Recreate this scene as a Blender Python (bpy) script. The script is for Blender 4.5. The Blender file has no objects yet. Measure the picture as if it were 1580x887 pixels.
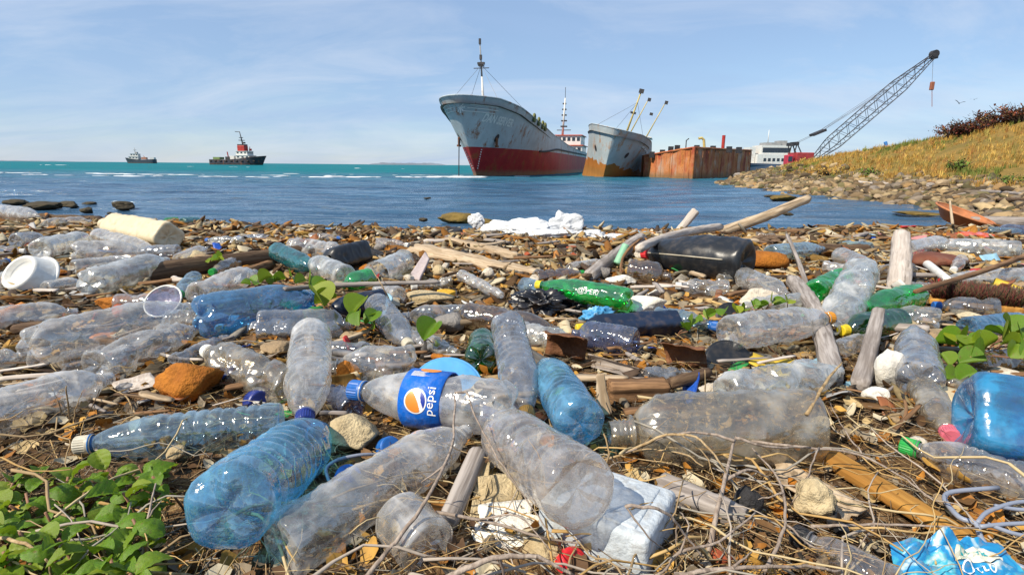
import bpy, math, random
import numpy as np
from mathutils import Vector, Matrix, noise

R = math.radians
rnd = random.Random(7)
scene = bpy.context.scene
col = scene.collection

# ------------------------------------------------------------------ camera
CAM_Z = 0.5
WATER = -0.7
FPX = 850.0                       # focal length in units of a 1580 px wide frame
PITCH, ROLL = R(12.45), 0.0093
fwd = Vector((0, math.cos(PITCH), -math.sin(PITCH)))
r0, u0 = Vector((1, 0, 0)), Vector((0, math.sin(PITCH), math.cos(PITCH)))
rgt = r0 * math.cos(ROLL) + u0 * math.sin(ROLL)
upv = u0 * math.cos(ROLL) - r0 * math.sin(ROLL)
CAM = Vector((0, 0, CAM_Z))
cd = bpy.data.cameras.new('camera')
cam = bpy.data.objects.new('camera', cd)
col.objects.link(cam)
cd.sensor_fit = 'HORIZONTAL'; cd.sensor_width = 36; cd.lens = FPX / 1580 * 36
cd.clip_start = 0.02; cd.clip_end = 60000
M = Matrix((rgt, upv, -fwd)).transposed().to_4x4(); M.translation = CAM
cam.matrix_world = M
scene.camera = cam

# ------------------------------------------------------------------ sky, sun, exposure
SUN_EL, SUN_AZ = R(46), R(-128)     # azimuth clockwise from +Y (the view direction): the left, a little behind
sun_dir = Vector((math.sin(SUN_AZ) * math.cos(SUN_EL), math.cos(SUN_AZ) * math.cos(SUN_EL), math.sin(SUN_EL)))
sd = bpy.data.lights.new('sun', 'SUN'); sd.energy = 5.0; sd.angle = R(0.6); sd.color = (1.0, 0.90, 0.74)
so = bpy.data.objects.new('sun', sd); col.objects.link(so)
so.rotation_euler = (-sun_dir).to_track_quat('-Z', 'Y').to_euler()
so.location = (0, -3, 30)

world = bpy.data.worlds.new('World'); scene.world = world; world.use_nodes = True
wn, wl = world.node_tree.nodes, world.node_tree.links
wn.clear()
wo = wn.new('ShaderNodeOutputWorld'); bg = wn.new('ShaderNodeBackground')
sky = wn.new('ShaderNodeTexSky'); sky.sky_type = 'NISHITA'; sky.sun_disc = False
sky.sun_elevation = SUN_EL; sky.sun_rotation = SUN_AZ
sky.air_density = 1.0; sky.dust_density = 0.15; sky.ozone_density = 3.0; sky.altitude = 0
tc = wn.new('ShaderNodeTexCoord'); sx = wn.new('ShaderNodeSeparateXYZ'); wl.new(tc.outputs['Generated'], sx.inputs[0])
def wmath(op, a, b=None, clamp=False):
    n = wn.new('ShaderNodeMath'); n.operation = op; n.use_clamp = clamp
    for k, v in ((0, a), (1, b)):
        if v is None: continue
        if isinstance(v, (int, float)): n.inputs[k].default_value = v
        else: wl.new(v, n.inputs[k])
    return n.outputs[0]
zz = wmath('ADD', wmath('MAXIMUM', sx.outputs[2], 0.0), 0.22)
cx = wn.new('ShaderNodeCombineXYZ')
wl.new(wmath('DIVIDE', sx.outputs[0], zz), cx.inputs[0]); wl.new(wmath('DIVIDE', sx.outputs[1], zz), cx.inputs[1])
mp = wn.new('ShaderNodeMapping'); mp.inputs['Rotation'].default_value = (0, 0, R(-28)); mp.inputs['Scale'].default_value = (0.6, 1.05, 1)
mp.inputs['Location'].default_value = (3.1, 1.7, 0)
wl.new(cx.outputs[0], mp.inputs[0])
nz = wn.new('ShaderNodeTexNoise'); nz.inputs['Scale'].default_value = 1.15; nz.inputs['Detail'].default_value = 9
nz.inputs['Roughness'].default_value = 0.58; nz.inputs['Distortion'].default_value = 0.6
wl.new(mp.outputs[0], nz.inputs['Vector'])
cr = wn.new('ShaderNodeValToRGB'); cr.color_ramp.elements[0].position = 0.36; cr.color_ramp.elements[0].color = (.52, .52, .52, 1); cr.color_ramp.elements[1].position = 0.80
wl.new(nz.outputs['Fac'], cr.inputs[0])
mx = wn.new('ShaderNodeMix'); mx.data_type = 'RGBA'; mx.inputs['B'].default_value = (2.75, 3.95, 6.0, 1)
wl.new(wmath('MULTIPLY', cr.outputs[0], 0.9), mx.inputs['Factor']); wl.new(sky.outputs[0], mx.inputs['A'])
nz2 = wn.new('ShaderNodeTexNoise'); nz2.inputs['Scale'].default_value = 1.5; nz2.inputs['Detail'].default_value = 10; nz2.inputs['Roughness'].default_value = 0.62; nz2.inputs['Distortion'].default_value = 0.9
wl.new(mp.outputs[0], nz2.inputs['Vector'])
cr2 = wn.new('ShaderNodeValToRGB'); cr2.color_ramp.elements[0].position = 0.45; cr2.color_ramp.elements[1].position = 0.78; wl.new(nz2.outputs['Fac'], cr2.inputs[0])
mx2 = wn.new('ShaderNodeMix'); mx2.data_type = 'RGBA'; mx2.inputs['B'].default_value = (5.4, 5.9, 6.8, 1)
wl.new(wmath('MULTIPLY', cr2.outputs[0], 0.55), mx2.inputs['Factor']); wl.new(mx.outputs['Result'], mx2.inputs['A'])
wl.new(mx2.outputs['Result'], bg.inputs[0]); bg.inputs[1].default_value = 0.104
wl.new(bg.outputs[0], wo.inputs[0])

scene.view_settings.view_transform = 'Standard'; scene.view_settings.look = 'None'
scene.view_settings.gamma = 1; scene.view_settings.exposure = 0.4; scene.view_settings.use_curve_mapping = False
scene.cycles.transparent_max_bounces = 20; scene.cycles.max_bounces = 7
scene.cycles.diffuse_bounces = 2; scene.cycles.glossy_bounces = 3; scene.cycles.transmission_bounces = 4
scene.cycles.caustics_reflective = False; scene.cycles.caustics_refractive = False
scene.cycles.use_denoising = True
scene.cycles.sample_clamp_indirect = 6

# ------------------------------------------------------------------ helpers: places
def ray(px, py):
    return fwd + rgt * ((px - 790) / FPX) + upv * ((443.5 - py) / FPX)
def on(px, py, z=0.0):
    d = ray(px, py)
    return CAM + d * ((z - CAM_Z) / d.z)
def at(px, py, Y):
    d = ray(px, py)
    return CAM + d * (Y / d.y)
def depth(p):
    return (p - CAM).dot(fwd)
def fbm(x, y, z=0.0, s=1.0, o=4):
    return noise.fractal(Vector((x * s, y * s, z)), 1.0, 2.0, o)
def smooth(t):
    t = min(1.0, max(0.0, t)); return t * t * (3 - 2 * t)
COAST = [(4, 5.2), (6, 6.6), (9, 8.2), (12, 10.0), (15.5, 12.5), (20, 13.4), (27, 13.6), (35, 14.4), (42, 15.6), (47, 17.2), (51, 22), (56, 40), (62, 60), (70, 75), (150, 90)]
def coast(y):
    if y <= COAST[0][0]: return COAST[0][1]
    for (a, b), (c, d) in zip(COAST, COAST[1:]):
        if y <= c: return b + (d - b) * (y - a) / (c - a)
    return COAST[-1][1]
def crest(x):
    return 3.95 + 0.058 * x * x
def bank_z(x, y):
    d = x - coast(y)
    if d < -3: return -3.0
    z = WATER - 0.25 + 0.95 * smooth((d + 1.0) / 4.6) if d < 3.6 else WATER + 0.7
    g = lambda cx, cy, sx_, sy_, h: h * math.exp(-((x - cx) / sx_) ** 2 - ((y - cy) / sy_) ** 2)
    k = smooth((d - 1.2) / 5)
    z += k * (g(27.5, 24, 5.6, 8.5, 3.0) + g(24, 36, 6, 9, 1.25) + g(34, 34, 9, 12, 1.2) + g(30, 48, 10, 7, 0.5))
    if y > 9: z += 0.10 * fbm(x, y, 2.0, 0.9, 4) * smooth((y - 9) / 4)
    return z
def beach_z(x, y):
    t = y - crest(x)
    z = 0.0
    if t > 0: z = -1.1 * smooth(t / 1.9) - 0.25 * max(0, t - 1.0)
    if t > -1.2 : z += 0.03 * smooth((t + 1.2) / 1.2)
    z += 0.022 * fbm(x, y, 0.0, 2.2, 3) + 0.012 * fbm(x, y, 5.0, 9, 3)
    return z
def ground_z(x, y):
    return max(beach_z(x, y), bank_z(x, y))

# ------------------------------------------------------------------ helpers: objects
def link(o):
    col.objects.link(o); return o
def mesh(name, verts, faces, sm=True):
    me = bpy.data.meshes.new(name)
    me.from_pydata([tuple(v) for v in verts], [], [tuple(f) for f in faces]); me.update()
    if sm: me.polygons.foreach_set('use_smooth', [True] * len(me.polygons))
    return me
def obj(name, me, mat=None, parent=None, mw=None):
    o = bpy.data.objects.new(name, me); link(o)
    if mat is not None and not me.materials: me.materials.append(mat)
    if parent is not None: o.parent = parent
    elif mw is not None: o.matrix_world = mw
    return o
def tag(o, label, cat, group=None):
    o['label'] = label; o['category'] = cat
    if group: o['group'] = group
    return o
def thing(name, label, cat, mw=None, group=None):
    o = bpy.data.objects.new(name, None); link(o); o.empty_display_size = 0.05
    if mw is not None: o.matrix_world = mw if isinstance(mw, Matrix) else Matrix.Translation(mw)
    return tag(o, label, cat, group)
def struct(o):
    o['kind'] = 'structure'; return o
def stuff(o, label=None, cat=None):
    o['kind'] = 'stuff'
    if label: o['label'] = label; o['category'] = cat
    return o
def frame(p0, p1, roll=0.0):
    """matrix whose Z runs from p0 to p1"""
    z = (p1 - p0).normalized()
    ref = Vector((0, 0, 1)) if abs(z.z) < 0.95 else Vector((0, 1, 0))
    y = (ref - z * ref.dot(z)).normalized(); x = y.cross(z)
    m = Matrix((x, y, z)).transposed().to_4x4() @ Matrix.Rotation(roll, 4, 'Z')
    m.translation = p0
    return m
class MB:
    def __init__(s): s.v = []; s.f = []; s.k = []
    def add(s, v, f):
        n = len(s.v); s.k.append((n, len(s.f), len(v), len(f))); s.v += [Vector(a) for a in v]; s.f += [tuple(i + n for i in q) for q in f]; return s
    def box(s, c, size, rz=0.0, bev=0.0, m=None):
        h = [a / 2 for a in size]
        if bev <= 0:
            v = [Vector((a * h[0], b * h[1], d * h[2])) for a in (-1, 1) for b in (-1, 1) for d in (-1, 1)]
            f = [(0, 1, 3, 2), (4, 6, 7, 5), (0, 4, 5, 1), (2, 3, 7, 6), (0, 2, 6, 4), (1, 5, 7, 3)]
        else:
            v, f = rbox(h, bev)
        q = m if m is not None else Matrix.Translation(Vector(c)) @ Matrix.Rotation(rz, 4, 'Z')
        return s.add([q @ a for a in v], f)
    def bar(s, a, b, r, seg=5, r2=None, cap=True):
        a, b = Vector(a), Vector(b)
        if (b - a).length < 1e-6: return s
        m = frame(a, b); L = (b - a).length; r2 = r if r2 is None else r2
        v = []
        for z, rr in ((0, r), (L, r2)):
            v += [m @ Vector((rr * math.cos(2 * math.pi * i / seg), rr * math.sin(2 * math.pi * i / seg), z)) for i in range(seg)]
        f = [(i, (i + 1) % seg, seg + (i + 1) % seg, seg + i) for i in range(seg)]
        if cap: f += [tuple(reversed(range(seg))), tuple(range(seg, 2 * seg))]
        return s.add(v, f)
    def tube(s, pts, rad, seg=6):
        v, f = tube(pts, rad, seg); return s.add(v, f)
    def build(s, name, mat, parent=None, mw=None, sm=False):
        return obj(name, mesh(name, s.v, s.f, sm), mat, parent, mw)
    def each(s, name, mat, parent=None, sm=False):
        for n, m, a, b in s.k:
            obj(name, mesh(name, s.v[n:n + a], [tuple(i - n for i in q) for q in s.f[m:m + b]], sm), mat, parent)
def rbox(h, bev, n=3):
    """rounded box, half sizes h: a subdivided cube pushed out from a smaller box"""
    v, f, idx = [], [], {}
    ts = [-1, -1 + 1e-3] + [1 - 1e-3, 1]
    k = n
    def P(a):
        inner = [max(-h[i] + bev, min(h[i] - bev, a[i])) for i in range(3)]
        d = Vector([a[i] - inner[i] for i in range(3)])
        d = d.normalized() * bev if d.length > 0 else d
        return Vector(inner) + d
    for ax in range(3):
        for sg in (-1, 1):
            o1, o2 = (ax + 1) % 3, (ax + 2) % 3
            def ticks(q):
                e = [-h[q] + bev * i / k for i in range(k)]
                return e + [-h[q] + bev, h[q] - bev] + [-a for a in reversed(e)]
            T1, T2 = ticks(o1), ticks(o2)
            g = []
            for a in T1:
                row = []
                for b in T2:
                    c = [0, 0, 0]; c[ax] = sg * h[ax]; c[o1] = a; c[o2] = b
                    p = P(c); key = (round(p.x, 5), round(p.y, 5), round(p.z, 5))
                    if key not in idx: idx[key] = len(v); v.append(p)
                    row.append(idx[key])
                g.append(row)
            for i in range(len(T1) - 1):
                for j in range(len(T2) - 1):
                    q = [g[i][j], g[i + 1][j], g[i + 1][j + 1], g[i][j + 1]]
                    q = [q[m_] for m_ in range(4) if q[m_] != q[m_ - 1]]
                    if len(set(q)) < 3: continue
                    f.append(tuple(q if sg > 0 else reversed(q)))
    return v, f
def tube(pts, rad, seg=6, cap=True):
    pts = [Vector(p) for p in pts]; n = len(pts)
    if isinstance(rad, (int, float)): rad = [rad] * n
    v, f = [], []
    up = Vector((0.13, 0.2, 1)).normalized()
    for i, p in enumerate(pts):
        t = (pts[min(i + 1, n - 1)] - pts[max(i - 1, 0)])
        t = t.normalized() if t.length > 1e-9 else Vector((0, 0, 1))
        a = t.cross(up)
        if a.length < 1e-3: a = t.cross(Vector((1, 0, 0)))
        a.normalize(); b = t.cross(a)
        for k in range(seg):
            w = 2 * math.pi * k / seg
            v.append(p + (a * math.cos(w) + b * math.sin(w)) * rad[i])
    for i in range(n - 1):
        for k in range(seg):
            f.append((i * seg + k, i * seg + (k + 1) % seg, (i + 1) * seg + (k + 1) % seg, (i + 1) * seg + k))
    if cap: f += [tuple(reversed(range(seg))), tuple(range((n - 1) * seg, n * seg))]
    return v, f
def lathe(prof, seg=28):
    """prof: list of (z, r); r == 0 closes to a point"""
    v, f, rows = [], [], []
    for z, r in prof:
        if r <= 1e-6: rows.append([len(v)]); v.append(Vector((0, 0, z)))
        else:
            rows.append([len(v) + k for k in range(seg)])
            v += [Vector((r * math.cos(2 * math.pi * k / seg), r * math.sin(2 * math.pi * k / seg), z)) for k in range(seg)]
    for a, b in zip(rows, rows[1:]):
        for k in range(seg):
            k2 = (k + 1) % seg
            if len(a) == 1 and len(b) == 1: continue
            if len(a) == 1: f.append((a[0], b[k2], b[k]))
            elif len(b) == 1: f.append((a[k], a[k2], b[0]))
            else: f.append((a[k], a[k2], b[k2], b[k]))
    return v, f
def ico(n):
    t = (1 + 5 ** .5) / 2
    v = [Vector(a).normalized() for a in ((-1, t, 0), (1, t, 0), (-1, -t, 0), (1, -t, 0), (0, -1, t), (0, 1, t), (0, -1, -t), (0, 1, -t), (t, 0, -1), (t, 0, 1), (-t, 0, -1), (-t, 0, 1))]
    f = [(0, 11, 5), (0, 5, 1), (0, 1, 7), (0, 7, 10), (0, 10, 11), (1, 5, 9), (5, 11, 4), (11, 10, 2), (10, 7, 6), (7, 1, 8), (3, 9, 4), (3, 4, 2), (3, 2, 6), (3, 6, 8), (3, 8, 9), (4, 9, 5), (2, 4, 11), (6, 2, 10), (8, 6, 7), (9, 8, 1)]
    for _ in range(n):
        c = {}; g = []
        def mid(a, b):
            k = (min(a, b), max(a, b))
            if k not in c: c[k] = len(v); v.append(((v[a] + v[b]) / 2).normalized())
            return c[k]
        for a, b, d in f:
            x, y, z = mid(a, b), mid(b, d), mid(d, a)
            g += [(a, x, z), (b, y, x), (d, z, y), (x, y, z)]
        f = g
    return v, f
ICO = {n: ico(n) for n in range(5)}
def rock_vf(seed, n=3, facets=14, rough=0.06, soft=0.12):
    """unit faceted stone: a sphere cut back by random planes, then roughened"""
    q = random.Random(seed); V, F = ICO[n]
    pl = []
    for _ in range(facets):
        d = Vector((q.gauss(0, 1), q.gauss(0, 1), q.gauss(0, 1))).normalized(); pl.append((d, q.uniform(0.55, 0.92)))
    out = []
    o = Vector((seed * 3.1 % 97, seed * 1.7 % 89, 0))
    for d in V:
        r = 1.0
        for a, h in pl:
            c = d.dot(a)
            if c > 0.2: r = min(r, h / c + soft * (1 - c) * 0.2)
        if rough: r += rough * noise.fractal(d * 2.3 + o, 1.0, 2.0, 4)
        out.append(d * r)
    return out, F
ROCKS = {}
def rock_mesh(seed, n=3, **kw):
    k = (seed, n, tuple(sorted(kw.items())))
    if k not in ROCKS:
        v, f = rock_vf(seed, n, **kw); ROCKS[k] = mesh('stone', v, f)
    return ROCKS[k].copy()

# ------------------------------------------------------------------ helpers: materials
MATS = {}
class NT:
    def __init__(s, name):
        s.m = bpy.data.materials.new(name); s.m.use_nodes = True
        s.n, s.l = s.m.node_tree.nodes, s.m.node_tree.links; s.n.clear()
        s.out = s.n.new('ShaderNodeOutputMaterial')
    def node(s, t, **kw):
        nd = s.n.new(t)
        for k, v in kw.items(): s.set(nd, k, v)
        return nd
    def set(s, nd, k, v):
        if k in nd.inputs:
            if hasattr(v, 'is_linked') or isinstance(v, bpy.types.NodeSocket): s.l.new(v, nd.inputs[k])
            else:
                i = nd.inputs[k]
                if i.type == 'RGBA' and len(v) == 3: v = (*v, 1)
                i.default_value = v
        else: setattr(nd, k, v)
    def math(s, op, a, b=0.0, clamp=False):
        nd = s.n.new('ShaderNodeMath'); nd.operation = op; nd.use_clamp = clamp
        for k, v in ((0, a), (1, b)):
            if isinstance(v, bpy.types.NodeSocket): s.l.new(v, nd.inputs[k])
            else: nd.inputs[k].default_value = v
        return nd.outputs[0]
    def coord(s, which='Object'):
        return s.n.new('ShaderNodeTexCoord').outputs[which]
    def noise(s, vec, scale, detail=5, rough=0.55, stretch=None, dist=0.0, off=None):
        if stretch is not None or off is not None:
            mp = s.n.new('ShaderNodeMapping')
            if stretch is not None: mp.inputs['Scale'].default_value = stretch
            if off is not None: s.l.new(off, mp.inputs['Location'])
            s.l.new(vec, mp.inputs[0]); vec = mp.outputs[0]
        nd = s.n.new('ShaderNodeTexNoise'); s.l.new(vec, nd.inputs['Vector'])
        nd.inputs['Scale'].default_value = scale; nd.inputs['Detail'].default_value = detail
        nd.inputs['Roughness'].default_value = rough; nd.inputs['Distortion'].default_value = dist
        return nd.outputs['Fac']
    def ramp(s, fac, stops):
        nd = s.n.new('ShaderNodeValToRGB'); s.l.new(fac, nd.inputs[0]); e = nd.color_ramp.elements
        while len(e) < len(stops): e.new(0.5)
        for k, (p, c) in enumerate(stops):
            e[k].position = p
            e[k].color = (c, c, c, 1) if isinstance(c, (int, float)) else (*c, 1)
        return nd.outputs[0]
    def mix(s, fac, a, b, mode='MIX'):
        nd = s.n.new('ShaderNodeMix'); nd.data_type = 'RGBA'; nd.blend_type = mode
        for k, v in (('Factor', fac), ('A', a), ('B', b)):
            i = [x for x in nd.inputs if x.name == k and (x.type == 'VALUE') == (k == 'Factor') and x.type in ('VALUE', 'RGBA')][0]
            if isinstance(v, bpy.types.NodeSocket): s.l.new(v, i)
            else: i.default_value = v if k == 'Factor' else (*v, 1) if len(v) == 3 else v
        return [o for o in nd.outputs if o.type == 'RGBA'][0]
    def bump(s, h, strength=0.4, dist=0.01):
        nd = s.n.new('ShaderNodeBump'); nd.inputs['Strength'].default_value = strength; nd.inputs['Distance'].default_value = dist
        s.l.new(h, nd.inputs['Height']); return nd.outputs[0]
    def rand(s):
        return s.n.new('ShaderNodeObjectInfo').outputs['Random']
    def principled(s, color, rough=0.6, normal=None, spec=0.4, **kw):
        b = s.node('ShaderNodeBsdfPrincipled')
        s.set(b, 'Base Color', color); s.set(b, 'Roughness', rough); s.set(b, 'Specular IOR Level', spec)
        if normal is not None: s.l.new(normal, b.inputs['Normal'])
        for k, v in kw.items(): s.set(b, k, v)
        s.l.new(b.outputs[0], s.out.inputs[0]); return b
def sc(c, k): return tuple(min(1.0, a * k) for a in c)
def solid(name, c, rough=0.55, var=0.35, scale=14.0, bump=0.15, dirt=0.25, dirtc=(0.16, 0.11, 0.07), spec=0.4, metal=0.0):
    """an opaque, slightly worn and dirty surface"""
    if name in MATS: return MATS[name]
    t = NT(name); v = t.coord(); o = t.math('MULTIPLY', t.rand(), 37.0)
    n1 = t.noise(v, scale, 6, off=o); n2 = t.noise(v, scale * 3.7, 5, off=o)
    c1 = t.mix(t.ramp(n1, [(0.3, 0.0), (0.7, 1.0)]), sc(c, 1 - var), sc(c, 1 + var * 0.5))
    d = t.math('MULTIPLY', t.ramp(t.math('ADD', t.math('MULTIPLY', n1, 0.5), t.math('MULTIPLY', n2, 0.5)), [(0.5, 0.0), (0.62, 1.0)]), dirt)
    c2 = t.mix(d, c1, dirtc)
    t.principled(c2, t.math('ADD', t.math('MULTIPLY', n2, 0.25), rough - 0.12), t.bump(n2, bump, 0.02 / max(1, scale / 14)), spec, Metallic=metal)
    MATS[name] = t.m; return t.m
def plastic(name, tint, haze=0.25, dirt=0.2, hazec=None, rough=0.07, dirtc=(0.26, 0.20, 0.13), edge=0.35):
    """thin see-through bottle wall: tinted transmission, cloudy scatter, sky gloss, sand stuck to it"""
    if name in MATS: return MATS[name]
    t = NT(name); v = t.coord(); o = t.math('MULTIPLY', t.rand(), 23.0)
    lw = t.node('ShaderNodeLayerWeight', Blend=0.5); face = lw.outputs['Facing']
    f2 = t.math('POWER', face, 2.0); f5 = t.math('POWER', face, 3.0)
    big = t.noise(v, 16, 5, off=o); fine = t.noise(v, 130, 4, 0.7, off=o); scr = t.noise(v, 60, 4, 0.6, stretch=(1, 1, 0.15), off=o)
    hz = t.math('ADD', t.math('MULTIPLY', f2, edge), t.math('MULTIPLY', t.ramp(big, [(0.34, 0.12), (0.52, 0.5), (0.70, 1.9)]), haze), True)
    hz = t.math('ADD', hz, t.math('MULTIPLY', t.ramp(scr, [(0.54, 0.0), (0.66, 1.0)]), 0.22), True)
    tr = t.node('ShaderNodeBsdfTransparent', Color=tint)
    hc = hazec or tuple(min(0.8, 0.1 + 0.62 * a) for a in tint)
    df = t.node('ShaderNodeBsdfDiffuse', Color=hc); tl = t.node('ShaderNodeBsdfTranslucent', Color=hc)
    crs = t.node('ShaderNodeTexVoronoi', feature='DISTANCE_TO_EDGE', Scale=26.0); mpv = t.node('ShaderNodeMapping'); mpv.inputs['Scale'].default_value = (1, 1, 0.55); t.l.new(o, mpv.inputs['Location']); t.l.new(v, mpv.inputs[0]); t.l.new(mpv.outputs[0], crs.inputs['Vector'])
    nb = t.bump(t.math('ADD', t.math('MULTIPLY', t.ramp(crs.outputs['Distance'], [(0.0, 0.0), (0.12, 1.0)]), 0.22), t.math('ADD', big, t.math('MULTIPLY', scr, 0.15))), 0.45, 0.006)
    gl = t.node('ShaderNodeBsdfGlossy', Color=(1.0, 0.97, 0.92), Roughness=rough); t.l.new(nb, gl.inputs['Normal'])
    def mixs(fac, a, b):
        m = t.node('ShaderNodeMixShader')
        if isinstance(fac, bpy.types.NodeSocket): t.l.new(fac, m.inputs[0])
        else: m.inputs[0].default_value = fac
        t.l.new(a, m.inputs[1]); t.l.new(b, m.inputs[2]); return m.outputs[0]
    s = mixs(hz, tr.outputs[0], mixs(0.45, df.outputs[0], tl.outputs[0]))
    s = mixs(t.math('ADD', t.math('MULTIPLY', f5, 0.5), 0.17, True), s, gl.outputs[0])
    dd = t.node('ShaderNodeBsdfDiffuse', Color=t.mix(fine, sc(dirtc, 0.5), sc(dirtc, 1.5)))
    dm = t.math('MULTIPLY', t.ramp(fine, [(0.53, 0.0), (0.66, 1.0)]), t.ramp(t.noise(v, 22, 4, off=o), [(0.62 - dirt * 0.5, 0.0), (0.86 - dirt * 0.5, 1.0)]))
    film = t.math('MULTIPLY', t.ramp(t.noise(v, 30, 5, 0.65, off=o), [(0.5, 0.0), (0.75, 1.0)]), dirt * 0.7)
    s = mixs(t.math('MAXIMUM', t.math('MULTIPLY', dm, 0.85), film), s, dd.outputs[0])
    t.l.new(s, t.out.inputs[0]); MATS[name] = t.m; return t.m
def stone_mat(name, c, c2=None, scale=9.0, bump=0.5, pits=0.5):
    if name in MATS: return MATS[name]
    t = NT(name); v = t.coord(); o = t.math('MULTIPLY', t.rand(), 51.0)
    a = t.noise(v, scale * 0.35, 6, 0.6, off=o); b = t.noise(v, scale * 1.6, 6, 0.65, off=o); g = t.noise(v, scale * 6, 3, off=o)
    k = t.mix(t.ramp(a, [(0.35, 0.0), (0.65, 1.0)]), c2 or sc(c, 0.55), c)
    k = t.mix(t.math('MULTIPLY', t.ramp(b, [(0.52, 0.0), (0.68, 1.0)]), pits), k, sc(c, 0.22))
    k = t.mix(t.math('MULTIPLY', g, 0.3), k, sc(c, 1.4))
    k = t.mix(t.math('MULTIPLY', t.rand(), 0.4), k, sc(c, 0.7))
    t.principled(k, 0.85, t.bump(t.math('ADD', b, t.math('MULTIPLY', g, 0.35)), bump, 0.06), 0.25)
    MATS[name] = t.m; return t.m
def wood_mat(name, c, c2, grain=1.0, bump=0.5, scale=1.0):
    """grain runs along local Z"""
    if name in MATS: return MATS[name]
    t = NT(name); v = t.coord(); o = t.math('MULTIPLY', t.rand(), 19.0)
    g = t.noise(v, 90 * scale, 5, 0.6, stretch=(1, 1, 0.06), dist=0.4, off=o); w = t.noise(v, 10 * scale, 4, stretch=(1, 1, 0.35), off=o)
    k = t.mix(t.ramp(g, [(0.40, 0.0), (0.60, 1.0)]), c2, c)
    ck = t.noise(v, 45 * scale, 3, 0.5, stretch=(1, 1, 0.03), off=o); k = t.mix(t.ramp(ck, [(0.60, 0.0), (0.66, 0.85)]), k, sc(c2, 0.3))
    k = t.mix(t.math('MULTIPLY', t.ramp(w, [(0.45, 0.0), (0.72, 1.0)]), 0.55), k, sc(c2, 0.75))
    k = t.mix(t.math('MULTIPLY', t.rand(), 0.35), k, sc(c2, 0.9))
    t.principled(k, 0.85, t.bump(t.math('ADD', g, t.math('MULTIPLY', w, 0.6)), bump, 0.006), 0.2)
    MATS[name] = t.m; return t.m
def attr_mat(name, rough=0.8, var=0.5, scale=60, transl=0.0, spec=0.25):
    """colour of each scattered piece from its own vertex colour, plus grain"""
    if name in MATS: return MATS[name]
    t = NT(name); a = t.node('ShaderNodeVertexColor', layer_name='Col'); v = t.coord()
    n = t.noise(v, scale, 4)
    d = t.node('ShaderNodeVectorMath'); d.operation = 'SCALE'
    t.l.new(a.outputs['Color'], d.inputs[0]); t.l.new(t.math('ADD', t.math('MULTIPLY', n, var * 2), 1 - var), d.inputs['Scale'])
    b = t.principled(d.outputs[0], rough, t.bump(n, 0.4, 0.004), spec)
    MATS[name] = t.m; return t.m
def scatter(name, protos, items, mat, kind=True, label=None, cat=None, sm=False):
    """ONE mesh of many tiny pieces: items = (proto index, 4x4 matrix, colour)"""
    P = [(np.array([tuple(a) for a in v], dtype=np.float64), [tuple(q) for q in f]) for v, f in protos]
    vs, cs, loops, starts, tot, nv, nl = [], [], [], [], [], 0, 0
    PL = [(np.array([i for q in f for i in q]), np.array([len(q) for q in f])) for v, f in P]
    for k, m, c in items:
        v = P[k][0]; m = np.array(m)
        vs.append(v @ m[:3, :3].T + m[:3, 3]); cs.append(np.tile(np.array((*c, 1.0)), (len(v), 1)))
        loops.append(PL[k][0] + nv); tot.append(PL[k][1]); nv += len(v)
    V = np.concatenate(vs); C = np.concatenate(cs); LP = np.concatenate(loops); T = np.concatenate(tot)
    me = bpy.data.meshes.new(name)
    me.vertices.add(len(V)); me.vertices.foreach_set('co', V.ravel().astype(np.float32))
    me.loops.add(len(LP)); me.loops.foreach_set('vertex_index', LP.astype(np.int32))
    me.polygons.add(len(T)); S = np.concatenate(([0], np.cumsum(T)[:-1]))
    me.polygons.foreach_set('loop_start', S.astype(np.int32)); me.polygons.foreach_set('loop_total', T.astype(np.int32))
    if sm: me.polygons.foreach_set('use_smooth', [True] * len(T))
    me.update(calc_edges=True); me.validate()
    at_ = me.color_attributes.new('Col', 'FLOAT_COLOR', 'POINT'); at_.data.foreach_set('color', C.ravel().astype(np.float32))
    o = obj(name, me, mat)
    if kind: stuff(o, label, cat)
    return o
def trs(p, rot=(0, 0, 0), s=(1, 1, 1)):
    from mathutils import Euler
    return Matrix.Translation(Vector(p)) @ Euler(rot).to_matrix().to_4x4() @ Matrix.Diagonal((*s, 1))
def text_vf(txt, size=1.0, font_shear=0.0, depth_=0.0, spacing=1.0, bold=0.0):
    """flat text outline as (verts, faces), left end at x = 0, base line y = 0"""
    cu = bpy.data.curves.new('lettering', 'FONT'); cu.body = txt; cu.size = size; cu.shear = font_shear; cu.space_character = spacing
    cu.resolution_u = 3; cu.offset = bold
    o = bpy.data.objects.new('lettering', cu); link(o)
    dg = bpy.context.evaluated_depsgraph_get(); dg.update()
    me = bpy.data.meshes.new_from_object(o.evaluated_get(dg))
    v = [a.co.copy() for a in me.vertices]; f = [tuple(p.vertices) for p in me.polygons]
    bpy.data.objects.remove(o); bpy.data.curves.remove(cu); bpy.data.meshes.remove(me)
    return v, f

# ================================================================== THE SETTING
def grid(name, xs, ys, fz, mat):
    nx, ny = len(xs), len(ys)
    v = [(x, y, fz(x, y)) for y in ys for x in xs]
    f = [(j * nx + i, j * nx + i + 1, (j + 1) * nx + i + 1, (j + 1) * nx + i) for j in range(ny - 1) for i in range(nx - 1)]
    return obj(name, mesh(name, v, f), mat)
def lin(a, b, n): return [a + (b - a) * i / (n - 1) for i in range(n)]
def geo(a, b, n): return [a * (b / a) ** (i / (n - 1)) for i in range(n)]

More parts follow.
